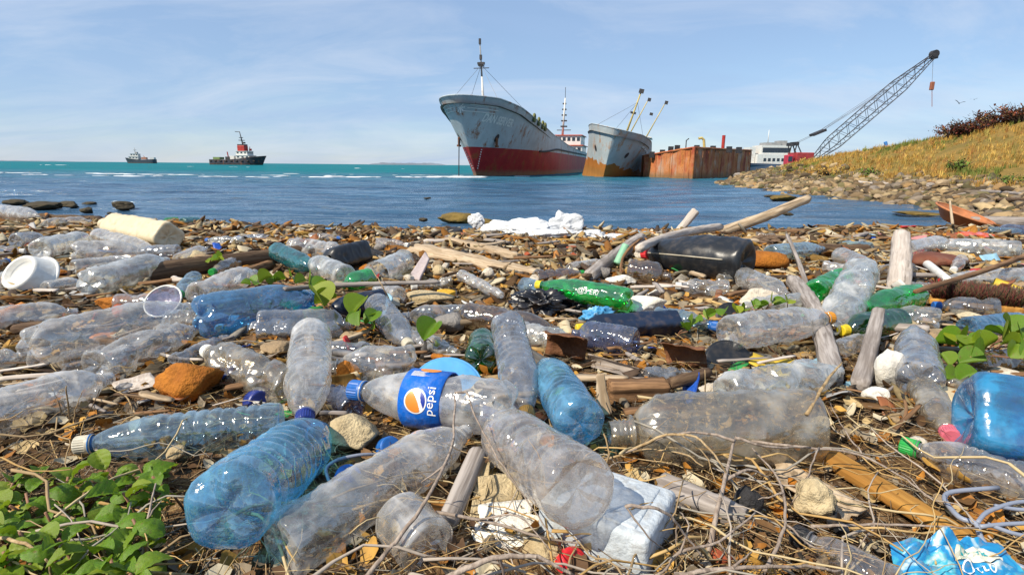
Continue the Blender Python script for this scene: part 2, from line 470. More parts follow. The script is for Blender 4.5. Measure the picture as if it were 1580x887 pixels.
# beach: dark humus, sand and crushed shell
t = NT('beach_litter_soil'); v = t.coord('Object')
a = t.noise(v, 3.2, 6, 0.6); b = t.noise(v, 26, 6, 0.7); c = t.noise(v, 110, 4, 0.7)
k = t.ramp(b, [(0.3, (0.016, 0.010, 0.006)), (0.45, (0.055, 0.031, 0.014)), (0.57, (0.16, 0.09, 0.038)), (0.70, (0.34, 0.22, 0.10))])
k = t.mix(t.math('MULTIPLY', t.ramp(a, [(0.4, 0.0), (0.62, 1.0)]), 0.5), k, (0.17, 0.10, 0.05))
k = t.mix(t.math('MULTIPLY', t.ramp(c, [(0.55, 0.0), (0.66, 1.0)]), 0.6), k, (0.42, 0.34, 0.23))
t.principled(k, 0.9, t.bump(t.math('ADD', b, t.math('MULTIPLY', c, 0.4)), 0.9, 0.02), 0.2)
struct(grid('beach', lin(-9, 9, 420), lin(-0.8, 9.0, 300), beach_z, t.m))

# the far shore on the right, its rocky foot and grassy hill
t = NT('hill_soil'); v = t.coord('Object'); sp = t.node('ShaderNodeSeparateXYZ'); t.l.new(v, sp.inputs[0])
a = t.noise(v, 0.8, 6, 0.6); b = t.noise(v, 5, 6, 0.7)
gr = t.ramp(a, [(0.3, (0.20, 0.125, 0.035)), (0.48, (0.34, 0.22, 0.06)), (0.60, (0.22, 0.17, 0.045)), (0.72, (0.26, 0.17, 0.08))])
gr = t.mix(t.math('MULTIPLY', b, 0.45), gr, (0.13, 0.085, 0.035))
rk = t.ramp(b, [(0.35, (0.07, 0.05, 0.03)), (0.65, (0.30, 0.23, 0.14))])
hh = t.math('ADD', sp.outputs[2], t.math('MULTIPLY', a, 0.5))
k = t.mix(t.ramp(hh, [(0.22, 0.0), (0.42, 1.0)]), rk, gr)
t.principled(k, 0.9, t.bump(b, 0.8, 0.25), 0.15)
def far_z(x, y):
    z = bank_z(x, y)
    if y < 9 and x < 9: z = min(z, beach_z(x, y) - 0.06)
    return z
struct(grid('hillside', [5 + 0.22 * i for i in range(120)] + [31.5 + 1.2 * i for i in range(70)], [4 + 0.25 * i for i in range(180)] + [49 + 1.5 * i for i in range(64)], far_z, t.m))

# sea
t = NT('sea_water'); g = t.node('ShaderNodeNewGeometry'); pos = g.outputs['Position']; sp = t.node('ShaderNodeSeparateXYZ'); t.l.new(pos, sp.inputs[0])
big = t.noise(pos, 0.10, 5, 0.55, stretch=(0.55, 1.5, 1)); mid = t.noise(pos, 0.8, 6, 0.65, stretch=(0.35, 2.2, 1))
yy = t.math('ADD', sp.outputs[1], t.math('MULTIPLY', t.math('SUBTRACT', big, 0.5), 40.0))
near = t.mix(t.ramp(mid, [(0.36, 0.0), (0.62, 1.0)]), (0.012, 0.042, 0.092), (0.058, 0.14, 0.235))
shal = t.mix(t.ramp(t.math('DIVIDE', sp.outputs[1], 30.0), [(0.2, 1.0), (0.75, 0.0)]), near, (0.035, 0.085, 0.15))
far = t.mix(t.ramp(big, [(0.4, 0.0), (0.62, 1.0)]), (0.0, 0.115, 0.150), (0.002, 0.165, 0.185))
k = t.mix(t.ramp(t.math('DIVIDE', yy, 100.0), [(0.30, 0.0), (1.0, 1.0)]), shal, far)
w1 = t.noise(pos, 1.5, 4, 0.55, stretch=(0.55, 1.35, 1), dist=0.3); w2 = t.noise(pos, 5.5, 4, 0.6, stretch=(0.5, 1.3, 1)); w3 = t.noise(pos, 20, 3, 0.6, stretch=(0.6, 1.2, 1))
w0 = t.noise(pos, 0.28, 3, 0.5, stretch=(0.4, 1.5, 1))
hgt = t.math('ADD', t.math('MULTIPLY', w1, 0.34), t.math('ADD', t.math('MULTIPLY', w2, 0.09), t.math('MULTIPLY', w3, 0.016)))
hgt = t.math('ADD', hgt, t.math('ADD', t.math('MULTIPLY', w0, 2.4), t.math('MULTIPLY', t.noise(pos, 0.1, 3, 0.5, stretch=(0.35, 1.6, 1)), 3.0)))
nb = t.bump(hgt, 1.0, 0.9)
lw = t.node('ShaderNodeLayerWeight', Blend=0.5); t.l.new(nb, lw.inputs['Normal'])
dfs = t.node('ShaderNodeBsdfDiffuse', Color=k); gls = t.node('ShaderNodeBsdfGlossy', Color=(1, 1, 1), Roughness=0.1); t.l.new(nb, gls.inputs['Normal'])
ms = t.node('ShaderNodeMixShader'); t.l.new(dfs.outputs[0], ms.inputs[1]); t.l.new(gls.outputs[0], ms.inputs[2])
calm = t.ramp(t.math('DIVIDE', sp.outputs[1], 100.0), [(0.2, 1.0), (0.9, 0.22)])      # rough water far out mirrors less of the sky
t.l.new(t.math('ADD', t.math('MULTIPLY', t.math('POWER', lw.outputs['Facing'], 4.0), calm), 0.03, True), ms.inputs[0]); t.l.new(ms.outputs[0], t.out.inputs[0])
sea_m = t.m
xs = [-30000, -9000, -3000, -1000, -400, -200] + lin(-110, 110, 221) + [200, 400, 1000, 3000, 9000, 30000]
ys = lin(3, 20, 86) + geo(20.5, 120, 110) + [160, 240, 400, 800, 1600, 4000, 10000, 30000, 55000]
def sea_z(x, y):
    k = min(1, max(0, (abs(x) - 60) / 50)); k = 1 - k
    a = 0.035 * k * (1 if y < 90 else 0)
    return WATER + a * (math.sin(1.9 * y + 0.35 * x + 2 * fbm(x, y, 1, 0.15, 2)) + 0.7 * math.sin(3.3 * y - 0.8 * x + 1.3) + fbm(x, y, 3, 0.7, 2))
struct(grid('sea', xs, ys, sea_z, sea_m))

# breaking surf on the reef: many small white water caps
foam_m = attr_mat('surf_white', 0.7, 0.15, 6)
prot = [rock_vf(900 + i, 1, facets=5, rough=0.25) for i in range(4)]
items = []
def surf(x0, x1, ya, yb, n, big=1.0):
    for _ in range(n):
        u = rnd.random(); x = x0 + (x1 - x0) * u; y = ya + (yb - ya) * u
        d = fbm(x, y, 4.0, 0.16, 3)
        if d < rnd.uniform(-0.25, 0.35): continue
        y += rnd.gauss(0, 0.7) + 3.0 * fbm(x, 0, 7.0, 0.05, 2)
        s = rnd.uniform(0.06, 0.26) * big
        items.append((rnd.randrange(4), trs((x, y, WATER + 0.03), (0, 0, rnd.gauss(0, 0.12)), (s * rnd.uniform(4, 14), s * 1.3, s * rnd.uniform(0.2, 0.45))), (0.78, 0.80, 0.82)))
surf(-62, -3, 58, 55, 210, .42); surf(-50, -20, 50, 48, 70, 0.4); surf(-22, -2.5, 50, 56, 100, 0.42); surf(-30, 2, 66, 64, 50, 0.4)
surf(-160, -20, 190, 160, 24, .9); surf(-9, -3.2, 57, 60, 80, 0.5)
scatter('surf_foam', prot, items, foam_m, True, 'thin line of white surf breaking beyond the dark blue shallows', 'surf', True)

# low land on the horizon
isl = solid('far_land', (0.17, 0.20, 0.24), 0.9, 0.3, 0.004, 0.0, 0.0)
def island(x0, x1, Y, h, seed):
    n = 60; v = []; f = []
    for i in range(n):
        u = i / (n - 1); x = x0 + (x1 - x0) * u; e = min(1, 6 * u, 6 * (1 - u))
        z = h * e * (0.55 + 0.6 * abs(fbm(x * 0.01, seed, 0, 1, 4)))
        v += [(x, Y, WATER - 2), (x, Y + 30, WATER + z), (x, Y + 260, WATER - 2)]
    for i in range(n - 1):
        for k in (0, 1): f.append((i * 3 + k, i * 3 + 3 + k, i * 3 + 4 + k, i * 3 + 1 + k))
    return struct(obj('far_shore', mesh('far_shore', v, f), isl))
island(-3400, -2450, 3200, 6, 3); island(-760, -340, 2900, 16, 9)

# ------------------------------------------------------------------ ships
def rust_hull(name, top, bottom, zb, rust=(0.24, 0.085, 0.022), amount=0.5, low=0.6, low_c=(0.30, 0.22, 0.13), wob=0.1, streak=1.0):
    """paint split at height zb (painted waterline), rust in vertical streaks and patches, weed and scale at the foot"""
    t = NT(name); v = t.coord('Object'); sp = t.node('ShaderNodeSeparateXYZ'); t.l.new(v, sp.inputs[0]); z = sp.outputs[2]
    st = t.noise(v, 1.3, 6, 0.65, stretch=(1, 1, 0.14)); pt = t.noise(v, 0.55, 6, 0.6); fn = t.noise(v, 7, 5, 0.65)
    zz = t.math('ADD', z, t.math('MULTIPLY', t.math('SUBTRACT', pt, 0.5), wob))
    up = t.mix(t.ramp(pt, [(0.3, 0.0), (0.7, 1.0)]), sc(top, 0.82), sc(top, 1.14))
    dn = t.mix(t.ramp(pt, [(0.3, 0.0), (0.7, 1.0)]), sc(bottom, 0.7), sc(bottom, 1.15))
    k = t.mix(t.ramp(t.math('ADD', t.math('MULTIPLY', t.math('SUBTRACT', zz, zb), 3.0), 0.5), [(0.45, 0.0), (0.55, 1.0)]), dn, up)
    r = t.math('ADD', t.math('MULTIPLY', st, 0.6 * streak), t.math('ADD', t.math('MULTIPLY', pt, 0.5), t.math('MULTIPLY', fn, 0.25)))
    rc = t.mix(fn, sc(rust, 0.35), sc(rust, 1.6))
    k = t.mix(t.ramp(r, [(0.80 - 0.30 * amount, 0.0), (0.93 - 0.28 * amount, 1.0)]), k, rc)
    lw = t.ramp(t.math('ADD', t.math('MULTIPLY', z, 0.5), t.math('MULTIPLY', fn, 0.45)), [(0.15 + low * 0.4, 1.0), (0.35 + low * 0.5, 0.0)])
    k = t.mix(t.math('MULTIPLY', lw, 0.8), k, t.mix(st, sc(low_c, 0.5), sc(low_c, 1.3)))
    t.principled(k, 0.6, t.bump(t.math('ADD', pt, t.math('MULTIPLY', fn, 0.2)), 0.5, 0.08), 0.3)
    return t.m
def interp(tab, x):
    if x <= tab[0][0]: return tab[0][1]
    for (a, b), (c, d) in zip(tab, tab[1:]):
        if x <= c:
            k = (x - a) / (c - a); return b + (d - b) * k
    return tab[-1][1]
class Hull:
    """x runs aft from the stem at the waterline, y to either side, z up from the waterline"""
    def __init__(s, L, B, sheer, rake, fine_deck, fine_wl, flare=1.6, below=1.5, stern=0.75):
        s.L, s.B, s.sheer, s.rake, s.fd, s.fw, s.fl, s.below, s.stern = L, B, sheer, rake, fine_deck, fine_wl, flare, below, stern
    def p(s, a, v, side):
        """a: 0..1 along the length, v: 0..1 keel to deck"""
        x = a * s.L; h = interp(s.sheer, x); z = -s.below + v * (h + s.below)
        k = max(0.0, z) / max(0.1, h)
        shift = s.rake * (k ** 0.9) * (1 - smooth(a * 3.2))
        bd = s.B / 2 * (1 - max(0.0, 1 - a * s.L / s.fd) ** 2.1) ** 0.62 if a > 0 else 0.0
        bw = s.B / 2 * (1 - max(0.0, 1 - a * s.L / s.fw) ** 1.7) ** 0.9 if a > 0 else 0.0
        y = bw + (bd - bw) * (k ** s.fl)
        if a > s.stern: y *= 1 - 0.25 * ((a - s.stern) / (1 - s.stern)) ** 2
        return Vector((x - shift, side * y, z))
    def build(s, parent, mat, deckm, nu=60, nv=22, name='hull'):
        us = [(i / (nu - 1)) ** 1.8 for i in range(nu)]
        v, f = [], []
        for side in (-1, 1):
            o = len(v)
            for u in us:
                for j in range(nv): v.append(s.p(u, j / (nv - 1), side))
            for i in range(nu - 1):
                for j in range(nv - 1):
                    q = (o + i * nv + j, o + (i + 1) * nv + j, o + (i + 1) * nv + j + 1, o + i * nv + j + 1)
                    f.append(q if side < 0 else tuple(reversed(q)))
        o2 = nu * nv
        for j in range(nv - 1):
            b = (nu - 1) * nv + j; f.append((b, o2 + b, o2 + b + 1, b + 1))
        obj(name, mesh(name, v, f), mat, parent)
        dv, df = [], []
        for u in us:
            for side in (-1, 1):
                q = s.p(u, 1, side); q.z -= 0.75 if s.B > 6 else 0.35; q.y *= 0.985; dv.append(q)
        for i in range(nu - 1): df.append((2 * i, 2 * i + 1, 2 * i + 3, 2 * i + 2))
        obj('deck', mesh('deck', dv, df, False), deckm, parent)
        rail = MB()
        for side in (-1, 1):
            rail.tube([s.p(u, 1, side) for u in us], 0.07 * s.B / 10, 6)
        rail.build('gunwale', mat, parent)
    def on_side(s, x, z, side, lift=0.03):
        """a point of the plating at height z, about x metres from the stem line"""
        a = max(0.0005, x / s.L)
        for _ in range(12):
            h = interp(s.sheer, a * s.L); v = (z + s.below) / (h + s.below); q = s.p(a, v, side)
            a = max(0.0005, a + (x - q.x) / s.L * 0.7)
        e = 0.004
        du = s.p(a + e, v, side) - s.p(a, v, side); dv = s.p(a, v + e, side) - s.p(a, v, side)
        n = du.cross(dv).normalized()
        if n.y * side < 0: n = -n
        return q + n * lift
def heading(p, d, list_=0.0, trim=0.0):
    d = Vector((d[0], d[1], 0)).normalized(); y = Vector((0, 0, 1)).cross(d)
    m = Matrix((d, y, Vector((0, 0, 1)))).transposed().to_4x4(); m.translation = p
    return m @ Matrix.Rotation(list_, 4, 'X') @ Matrix.Rotation(trim, 4, 'Y')
deck_m = solid('ship_deck', (0.16, 0.13, 0.10), 0.8, 0.4, 0.8, 0.2, 0.4, (0.18, 0.08, 0.03))
white_p = solid('white_ship_paint', (0.66, 0.66, 0.63), 0.5, 0.15, 0.8, 0.05, 0.35, (0.30, 0.15, 0.07))
dark_p = solid('dark_steel', (0.03, 0.03, 0.035), 0.6, 0.3, 2, 0.1, 0.2)
grey_p = solid('grey_steel', (0.30, 0.31, 0.31), 0.6, 0.3, 1.5, 0.1, 0.3, (0.2, 0.1, 0.05))
red_p = solid('red_ship_paint', (0.38, 0.025, 0.02), 0.5, 0.3, 1, 0.1, 0.3)
orange_p = solid('orange_red_paint', (0.55, 0.09, 0.03), 0.5, 0.25, 1, 0.1, 0.2)
yellow_p = solid('yellow_mast_paint', (0.55, 0.45, 0.16), 0.55, 0.3, 1, 0.1, 0.4, (0.25, 0.12, 0.05))
glass_d = solid('dark_window_glass', (0.02, 0.03, 0.045), 0.12, 0.2, 1, 0.0, 0.0, spec=0.7)
letter_w = solid('faded_white_lettering', (0.70, 0.72, 0.70), 0.6, 0.2, 6, 0.05, 0.3, (0.35, 0.4, 0.4))
wire_m = solid('steel_wire', (0.16, 0.16, 0.17), 0.5, 0.2, 4, 0.0, 0.1)

# the grey and red freighter, bow on
S1 = Vector((-4.1, 64, WATER))
ship = thing('cargo_ship', 'big grounded freighter with grey topsides, red lower hull and tall foremast, bow towards the beach', 'ship', heading(S1, (0.225, 0.974)), 'grounded vessels off the beach')
H1 = Hull(84, 11.2, [(0, 7.45 + .5), (4, 7.65 + .4), (8, 7.2 + .4), (11, 6.9), (14, 6.35), (20, 5.6), (35, 4.75), (55, 4.2), (84, 4.0)], 7.2, 17, 26, 1.5)
hull1_m = rust_hull('freighter_paint', (0.40, 0.46, 0.49), (0.36, 0.022, 0.026), 3.15, amount=0.34, low=0.55, low_c=(0.26, 0.18, 0.10))
H1.build(ship, hull1_m, deck_m)
def letters(H, side, txt, x0, z0, size, parent, mat, mirror, drop=0.0, name='lettering', lift=0.03, shear=0.0, run=None):
    v, f = text_vf(txt, size, shear, bold=0.035 * size)
    w = max(a.x for a in v); out = []
    for a in v:
        k = a.x / w
        xx = x0 + (k * (run or w)) if not mirror else x0 + ((1 - k) * (run or w))
        out.append(H.on_side(xx, z0 + a.y - drop * k, side, lift))
    return obj(name, mesh(name, out, f, False), mat, parent)
SIDE = -1      # the side turned to the beach
def proj(p):
    d = p - CAM; k = d.dot(fwd); return 790 + FPX * d.dot(rgt) / k, 443.5 - FPX * d.dot(upv) / k
def x_at(H, root, px, z, side, lo=-7.0, hi=60.0):
    for _ in range(30):
        m_ = (lo + hi) / 2
        if proj(root.matrix_world @ H.on_side(m_, z, side))[0] < px: lo = m_
        else: hi = m_
    return lo
bpy.context.view_layer.update()
xa, xb = x_at(H1, ship, 742, 5.7, SIDE), x_at(H1, ship, 790, 5.6, SIDE)
letters(H1, SIDE, 'DAN SERVER', xa, 5.75, 1.1, ship, letter_w, False, 0.25, 'name_lettering', run=xb - xa)
def patch(H, side, x, z, rx, rz, parent, mat, name, lift=0.04, seg=14):
    v = [H.on_side(x, z, side, lift)] + [H.on_side(x + rx * math.cos(2 * math.pi * i / seg), z + rz * math.sin(2 * math.pi * i / seg), side, lift) for i in range(seg)]
    return obj(name, mesh(name, v, [(0, 1 + i, 1 + (i + 1) % seg) for i in range(seg)], False), mat, parent)
for sd_ in (-1, 1):
    hp = patch(H1, sd_, 0.2 if sd_ < 0 else -2.0, 4.2, 0.36, 0.42, ship, dark_p, 'hawse_hole')
    b = MB(); c0 = H1.on_side(0.2 if sd_ < 0 else -2.0, 4.05, sd_, 0.15)
    b.box(c0 + Vector((0, 0, -0.25)), (0.25, 0.2, 0.9)); b.box(c0 + Vector((0, 0, -0.7)), (0.8, 0.25, 0.2)); b.build('anchor', solid('rusty_iron', (0.16, 0.06, 0.025), 0.85, 0.4, 3, 0.3, 0.2), ship)
b = MB(); c0 = H1.on_side(-2.6, 4.1, 1, 0.2); b.bar(c0, Vector((c0.x - 0.3, c0.y, -1.0)), 0.06, 5); b.build('anchor_chain', dark_p, ship)
b = MB()                                    # bow emblem: a star with stripes running aft
for sd_ in (-1, 1):
    for i, (ln, dz) in enumerate(((3.6, .32), (4.0, 0.0), (3.6, -.32))):
        pts = [H1.on_side(-5.9 + ln * j / 8, 6.9 + dz, sd_, 0.05) for j in range(9)]; b.tube(pts, 0.05, 4)
c0 = H1.on_side(-6.3, 6.9, -1, 0.1)
for i in range(4):
    w = math.pi * i / 4; d = Vector((0.25 * math.cos(w), 0.5 * math.cos(w), 0.55 * math.sin(w))); b.bar(c0 - d, c0 + d, 0.06, 4)
b.each('bow_emblem_stroke', letter_w, ship)
b = MB()
for i in range(9):
    for sd_ in (-1, 1): b.box(H1.on_side(-0.6 - 0.1 * i, 0.9 + 0.25 * i, sd_, 0.03), (0.22, 0.06, 0.12))
b.each('draught_mark', letter_w, ship)
b = MB()
b.tube([H1.on_side(x, 2.75 + 0.55 * smooth((x - 14) / 10) + .35, SIDE, 0.05) for x in lin(13, 74, 40)], 0.14, 5); b.build('rubbing_strake', dark_p, ship)
rub = solid('rubber_tyre', (0.018, 0.018, 0.018), 0.8, 0.3, 6, 0.2, 0.3)
for i, x in enumerate((9.5, 11, 12.5, 13.6)):
    q = H1.p(x / 84 + 0.02, 1, SIDE); v_, f_ = tube([(0.42 * math.cos(w), 0, 0.42 * math.sin(w)) for w in lin(0, 2 * math.pi, 13)], 0.15, 6)
    obj('deck_bollard', mesh('deck_bollard', [q + a for a in v_], f_), solid('greenish_canvas', (0.16, 0.17, 0.06), 0.8), ship)
def mast(parent, base, top, r, mat, name='mast'):
    b = MB(); b.bar(base, top, r, 8, r * 0.55); return b.build(name, mat, parent, sm=True)
mb = Vector((3.0, 0, 6.6)); mt = Vector((2.0, 0.2, 14.7))
mast(ship, mb, mb.lerp(mt, 0.55), 0.20, white_p); mast(ship, mb.lerp(mt, 0.55), mt, 0.11, grey_p, 'topmast')
b = MB()
b.box(mb.lerp(mt, 0.72), (0.35, 0.8, 0.25)); b.box(mb.lerp(mt, 0.69), (0.6, 0.6, 0.10)); b.box(mb.lerp(mt, 0.80), (0.25, 0.25, 0.5)); b.box(mt, (0.22, 0.22, 0.6)); b.bar(mb.lerp(mt, .66) - Vector((0, .9, 0)), mb.lerp(mt, .66) + Vector((0, .9, 0)), 0.05)
b.each('mast_light', dark_p, ship)
b = MB()
for q in ((-4.6, 1.5, 7.6), (-1.5, -3.2, 7.4), (9.5, -4.6, 6.9), (9.5, 4.6, 6.9)): b.bar(mb.lerp(mt, 0.7), q, 0.022, 4)
b.each('stay_wire', wire_m, ship)
def house(parent, x0, x1, w, z0, storeys, hgt, wall, roofm, nwin, name='superstructure', step=1.0):
    """a stepped deckhouse with a row of windows on the end that faces the bow and on the sides"""
    z = z0
    for s_ in range(storeys):
        a0 = x0 + step * s_; ww = w - 0.8 * s_
        b = MB(); b.box(((a0 + x1) / 2, 0, z + hgt / 2), (x1 - a0, ww, hgt)); b.build(name, wall, parent)
        b = MB(); b.box(((a0 + x1) / 2, 0, z + hgt + 0.08), (x1 - a0 + 0.7, ww + 0.7, 0.16)); b.build('deck_roof', roofm, parent)
        for i in range(nwin):
            y = -ww / 2 + ww * (i + 0.5) / nwin
            b = MB(); b.box((a0 - 0.02, y, z + hgt * 0.62), (0.06, ww / nwin * 0.62, hgt * 0.36)); b.build('window', glass_d, parent)
        for i in range(3):
            x = a0 + (x1 - a0) * (i + 0.5) / 3
            for sd_ in (-1, 1):
                b = MB(); b.box((x, sd_ * (ww / 2 + 0.01), z + hgt * 0.62), ((x1 - a0) / 3 * 0.5, 0.06, hgt * 0.34)); b.build('window', glass_d, parent)
        z += hgt + 0.16
    return z
zt = house(ship, 66, 76, 9.4, 3.6, 2, 2.1, white_p, orange_p, 8)
mast(ship, Vector((70, 0.3, zt - .1)), Vector((69.4, -.2, zt + 8.2)), 0.28, white_p, 'stern_mast')
b = MB()
for k in range(5): b.box(Vector((69.8, 0, zt + 2 + 1.25 * k)), (0.5, 1.5 - 0.18 * k, 0.3))
b.box((70, 0, zt + 1.2), (0.4, 3.2, 0.15)); b.bar((69.4, -.2, zt + 8), (69.3, -.2, zt + 10.5), 0.06); b.each('mast_light', dark_p, ship)

# the rusty grey hulk beside it, leaning
S2 = Vector((10.6, 66, WATER))
ship2 = thing('rusty_coaster', 'leaning grey coaster with an orange rust bow between the freighter and the square barge', 'ship', heading(S2, (0.26, 0.965), R(13)), 'grounded vessels off the beach')
H2 = Hull(42, 8.0, [(0, 5.5), (3, 5.6), (7, 5.3), (14, 4.6), (22, 3.9), (42, 3.5)], 2.2, 8, 12, 1.3)
t2 = rust_hull('coaster_paint', (0.38, 0.43, 0.45), (0.40, 0.15, 0.03), 1.55, rust=(0.36, 0.15, 0.035), amount=0.36, low=0.75, low_c=(0.34, 0.16, 0.04), wob=2.2)
H2.build(ship2, t2, deck_m)
for sd_ in (-1, 1): patch(H2, sd_, 1.0, 3.0, 0.28, 0.36, ship2, dark_p, 'hawse_hole')
b = MB()
for k in range(4): b.tube([H2.on_side(3.2 + 1.2 * k + 0.9 * j, 4.35 - .17 * k, -1, 0.05) for j in (0, .5, .8)], 0.10, 4)
b.each('worn_lettering', letter_w, ship2)
mast(ship2, Vector((9, -0.4, 4.4)), Vector((8.2, -1.0, 11.2)), 0.15, yellow_p)
b = MB(); b.box((8.2, -1.0, 11.0), (0.3, .6, 0.5)); b.box((8.6, -0.7, 8.3), (0.3, 0.7, 0.25)); b.each('mast_light', dark_p, ship2)
b = MB()
for q in ((1.0, 2.6, 5.4), (20, 3.2, 4.0), (20, -3.2, 4.0)): b.bar((8.4, -.9, 9.6), q, 0.02, 4)
b.each('stay_wire', wire_m, ship2)
house(ship2, 31, 39, 6.0, 3.2, 2, 1.7, white_p, white_p, 4)
for y0 in (-1.5, 1.2):
    mast(ship2, Vector((30, y0, 4)), Vector((28, y0 - 2.2, 12.4)), 0.12, yellow_p, 'derrick_post')
b = MB(); b.box((28, -3.8, 12.3), (.4, .5, .5)); b.box((28.6, -2.0, 10.2), (.4, .5, .4)); b.box((28.1, -1.1, 12.2), (.4, .5, .5)); b.each('derrick_block', dark_p, ship2)

# the square rusty barge, corner on
C0 = at(1067, 275, 59.3); C0.z = WATER
CL = Vector((at(992, 272, 68).x, 68, WATER)); CR = Vector((at(1156, 268, 79).x, 79, WATER))
barge = thing('rusty_barge', 'square rust red barge seen corner on, beside the tip of the rocky point', 'barge', Matrix.Translation(C0), 'grounded vessels off the beach')
t = NT('barge_rust'); v = t.coord('Object'); st = t.noise(v, 1.6, 6, 0.7, stretch=(1, 1, 0.12)); pt = t.noise(v, 0.5, 6, 0.65); fn = t.noise(v, 6, 5, 0.65)
spz = t.node('ShaderNodeSeparateXYZ'); t.l.new(v, spz.inputs[0])
k = t.ramp(pt, [(0.3, (0.14, 0.040, 0.028)), (0.42, (0.34, 0.070, 0.038)), (0.52, (0.42, 0.15, 0.07)), (0.66, (0.42, 0.29, 0.22))])
k = t.mix(t.ramp(st, [(0.45, 0.0), (0.62, 0.85)]), k, (0.50, 0.19, 0.05))
k = t.mix(t.ramp(t.math('ADD', t.math('MULTIPLY', st, 0.7), t.math('MULTIPLY', fn, 0.3)), [(0.56, 0.0), (0.68, 0.8)]), k, (0.07, 0.03, 0.02))
k = t.mix(t.math('MULTIPLY', t.ramp(t.math('ADD', t.math('MULTIPLY', spz.outputs[2], 0.5), t.math('MULTIPLY', fn, 0.4)), [(0.3, 1.0), (0.6, 0.0)]), 0.7), k, (0.16, 0.12, 0.06))
t.principled(k, 0.8, t.bump(t.math('ADD', pt, t.math('MULTIPLY', fn, 0.3)), 0.6, 0.1), 0.2); barge_m = t.m
eL, eR = CL - C0, CR - C0
def side_panel(parent, p, q, hp, hq, n, mat, name, inset=0.10):
    b = MB(); out = Vector((0, 0, 1)).cross(q - p).normalized()
    if (p + q).dot(Vector((0, 1, 0))) > 0 and out.y > 0: out = -out
    for i in range(n):
        a0, a1 = p.lerp(q, i / n), p.lerp(q, (i + 1) / n); h0 = hp + (hq - hp) * i / n; h1 = hp + (hq - hp) * (i + 1) / n
        w = out * (0.03 * (i % 2)); wv = [rnd.uniform(-.05, .05) for _ in range(4)]
        m1 = 6; V_, F_ = [], []
        for s_ in (0, 1):
            for x_ in range(m1):
                for z_ in range(m1):
                    u_, z1 = x_ / (m1 - 1), z_ / (m1 - 1); q_ = a0.lerp(a1, u_); ht = h0 + (h1 - h0) * u_ + 0.12 * noise.noise(q_ * 1.7)
                    q_ = q_ + Vector((0, 0, -1.2 + (ht + 1.2) * z1)); ed = math.sin(math.pi * min(.5, u_ * .9 + .05)) 
                    V_.append(q_ + w + out * (0.22 * noise.noise(q_ * 0.7) * math.sin(math.pi * u_) - 0.25 * s_))
        N_ = m1 * m1
        for x_ in range(m1 - 1):
            for z_ in range(m1 - 1):
                k_ = (x_ * m1 + z_, (x_ + 1) * m1 + z_, (x_ + 1) * m1 + z_ + 1, x_ * m1 + z_ + 1); F_.append(k_); F_.append(tuple(N_ + j for j in reversed(k_)))
        for x_ in range(m1 - 1):
            k_ = (x_ * m1 + m1 - 1, (x_ + 1) * m1 + m1 - 1); F_.append((k_[0], k_[1], k_[1] + N_, k_[0] + N_))
        b2 = MB().add(V_, F_)
        b2.build(name, mat, parent)
hc = 1.2 + (259 - 229.5) / 850 * 59.3 + 0.05
side_panel(barge, eL, Vector((0, 0, 0)), 1.2 + (257.5 - 240) / 850 * 68, hc, 7, barge_m, 'hull_plate')
side_panel(barge, Vector((0.02, 0.3, 0)), eR, hc, 1.2 + (259.5 - 233) / 850 * 79, 7, barge_m, 'hull_plate')
side_panel(barge, eR + Vector((0, .3, 0)), eL + eR, 3.4, 2.7, 4, barge_m, 'hull_plate'); side_panel(barge, eL + eR, eL + Vector((0, .3, 0)), 2.7, 2.6, 4, barge_m, 'hull_plate')
b = MB(); b.add([Vector((0.1, 0.4, 2.3)), eR + Vector((0, 0, 2.3)), eL + eR + Vector((0, 0, 2.3)), eL + Vector((0, 0, 2.1))], [(0, 1, 2, 3)]); b.build('deck', deck_m, barge)
b = MB(); b.bar((0, -.05, -1), (0, -.05, hc), 0.16, 8); b.build('corner_post', barge_m, barge)
for a_, b_, h0, h1, n_ in ((eL, Vector((0, 0, 0)), 1.2 + 17.5 / 850 * 68, hc, 9), (Vector((0, 0, 0)), eR, hc, 1.2 + 26.5 / 850 * 79, 12)):
    nn_ = Vector((0, 0, 1)).cross(b_ - a_).normalized(); nn_ = nn_ if nn_.y < 0 else -nn_
    for i in range(n_):
        u_ = (i + .5) / n_; q = a_.lerp(b_, u_) + nn_ * 0.04; h_ = h0 + (h1 - h0) * u_
        b = MB(); b.bar(q + Vector((0, 0, -.6)), q + Vector((0, 0, h_ - .15)), 0.025, 5); b.build('hull_rib', barge_m, barge)
    b = MB(); b.bar(a_ + nn_ * .05 + Vector((0, 0, h0 - .08)), b_ + nn_ * .05 + Vector((0, 0, h1 - .08)), 0.10, 6); b.build('top_rail', barge_m, barge)
def barge_pt(px, py, Y): return at(px, py, Y) - C0
b = MB(); b.tube([barge_pt(1115, 232, 70), barge_pt(1116, 220, 70), barge_pt(1117, 209, 70)], 0.2, 8); b.build('red_post', red_p, barge)
b = MB(); b.tube([barge_pt(1087, 232, 66), barge_pt(1086, 216, 66), barge_pt(1083, 213, 66), barge_pt(1078, 214, 66)], 0.15, 8); b.build('vent_pipe', yellow_p, barge)
b = MB(); b.tube([barge_pt(1058, 232, 66), barge_pt(1059, 217, 66), barge_pt(1063, 214, 66)], 0.07, 6); b.build('davit', dark_p, barge)
b = MB()
for px, py in ((1035, 231), (1022, 236), (1006, 239), (1045, 229), (1075, 229), (1100, 230), (1125, 231), (1140, 232)): b.box(barge_pt(px, py, 66), (0.5, 0.5, 0.7))
b.each('mooring_bitt', dark_p, barge)

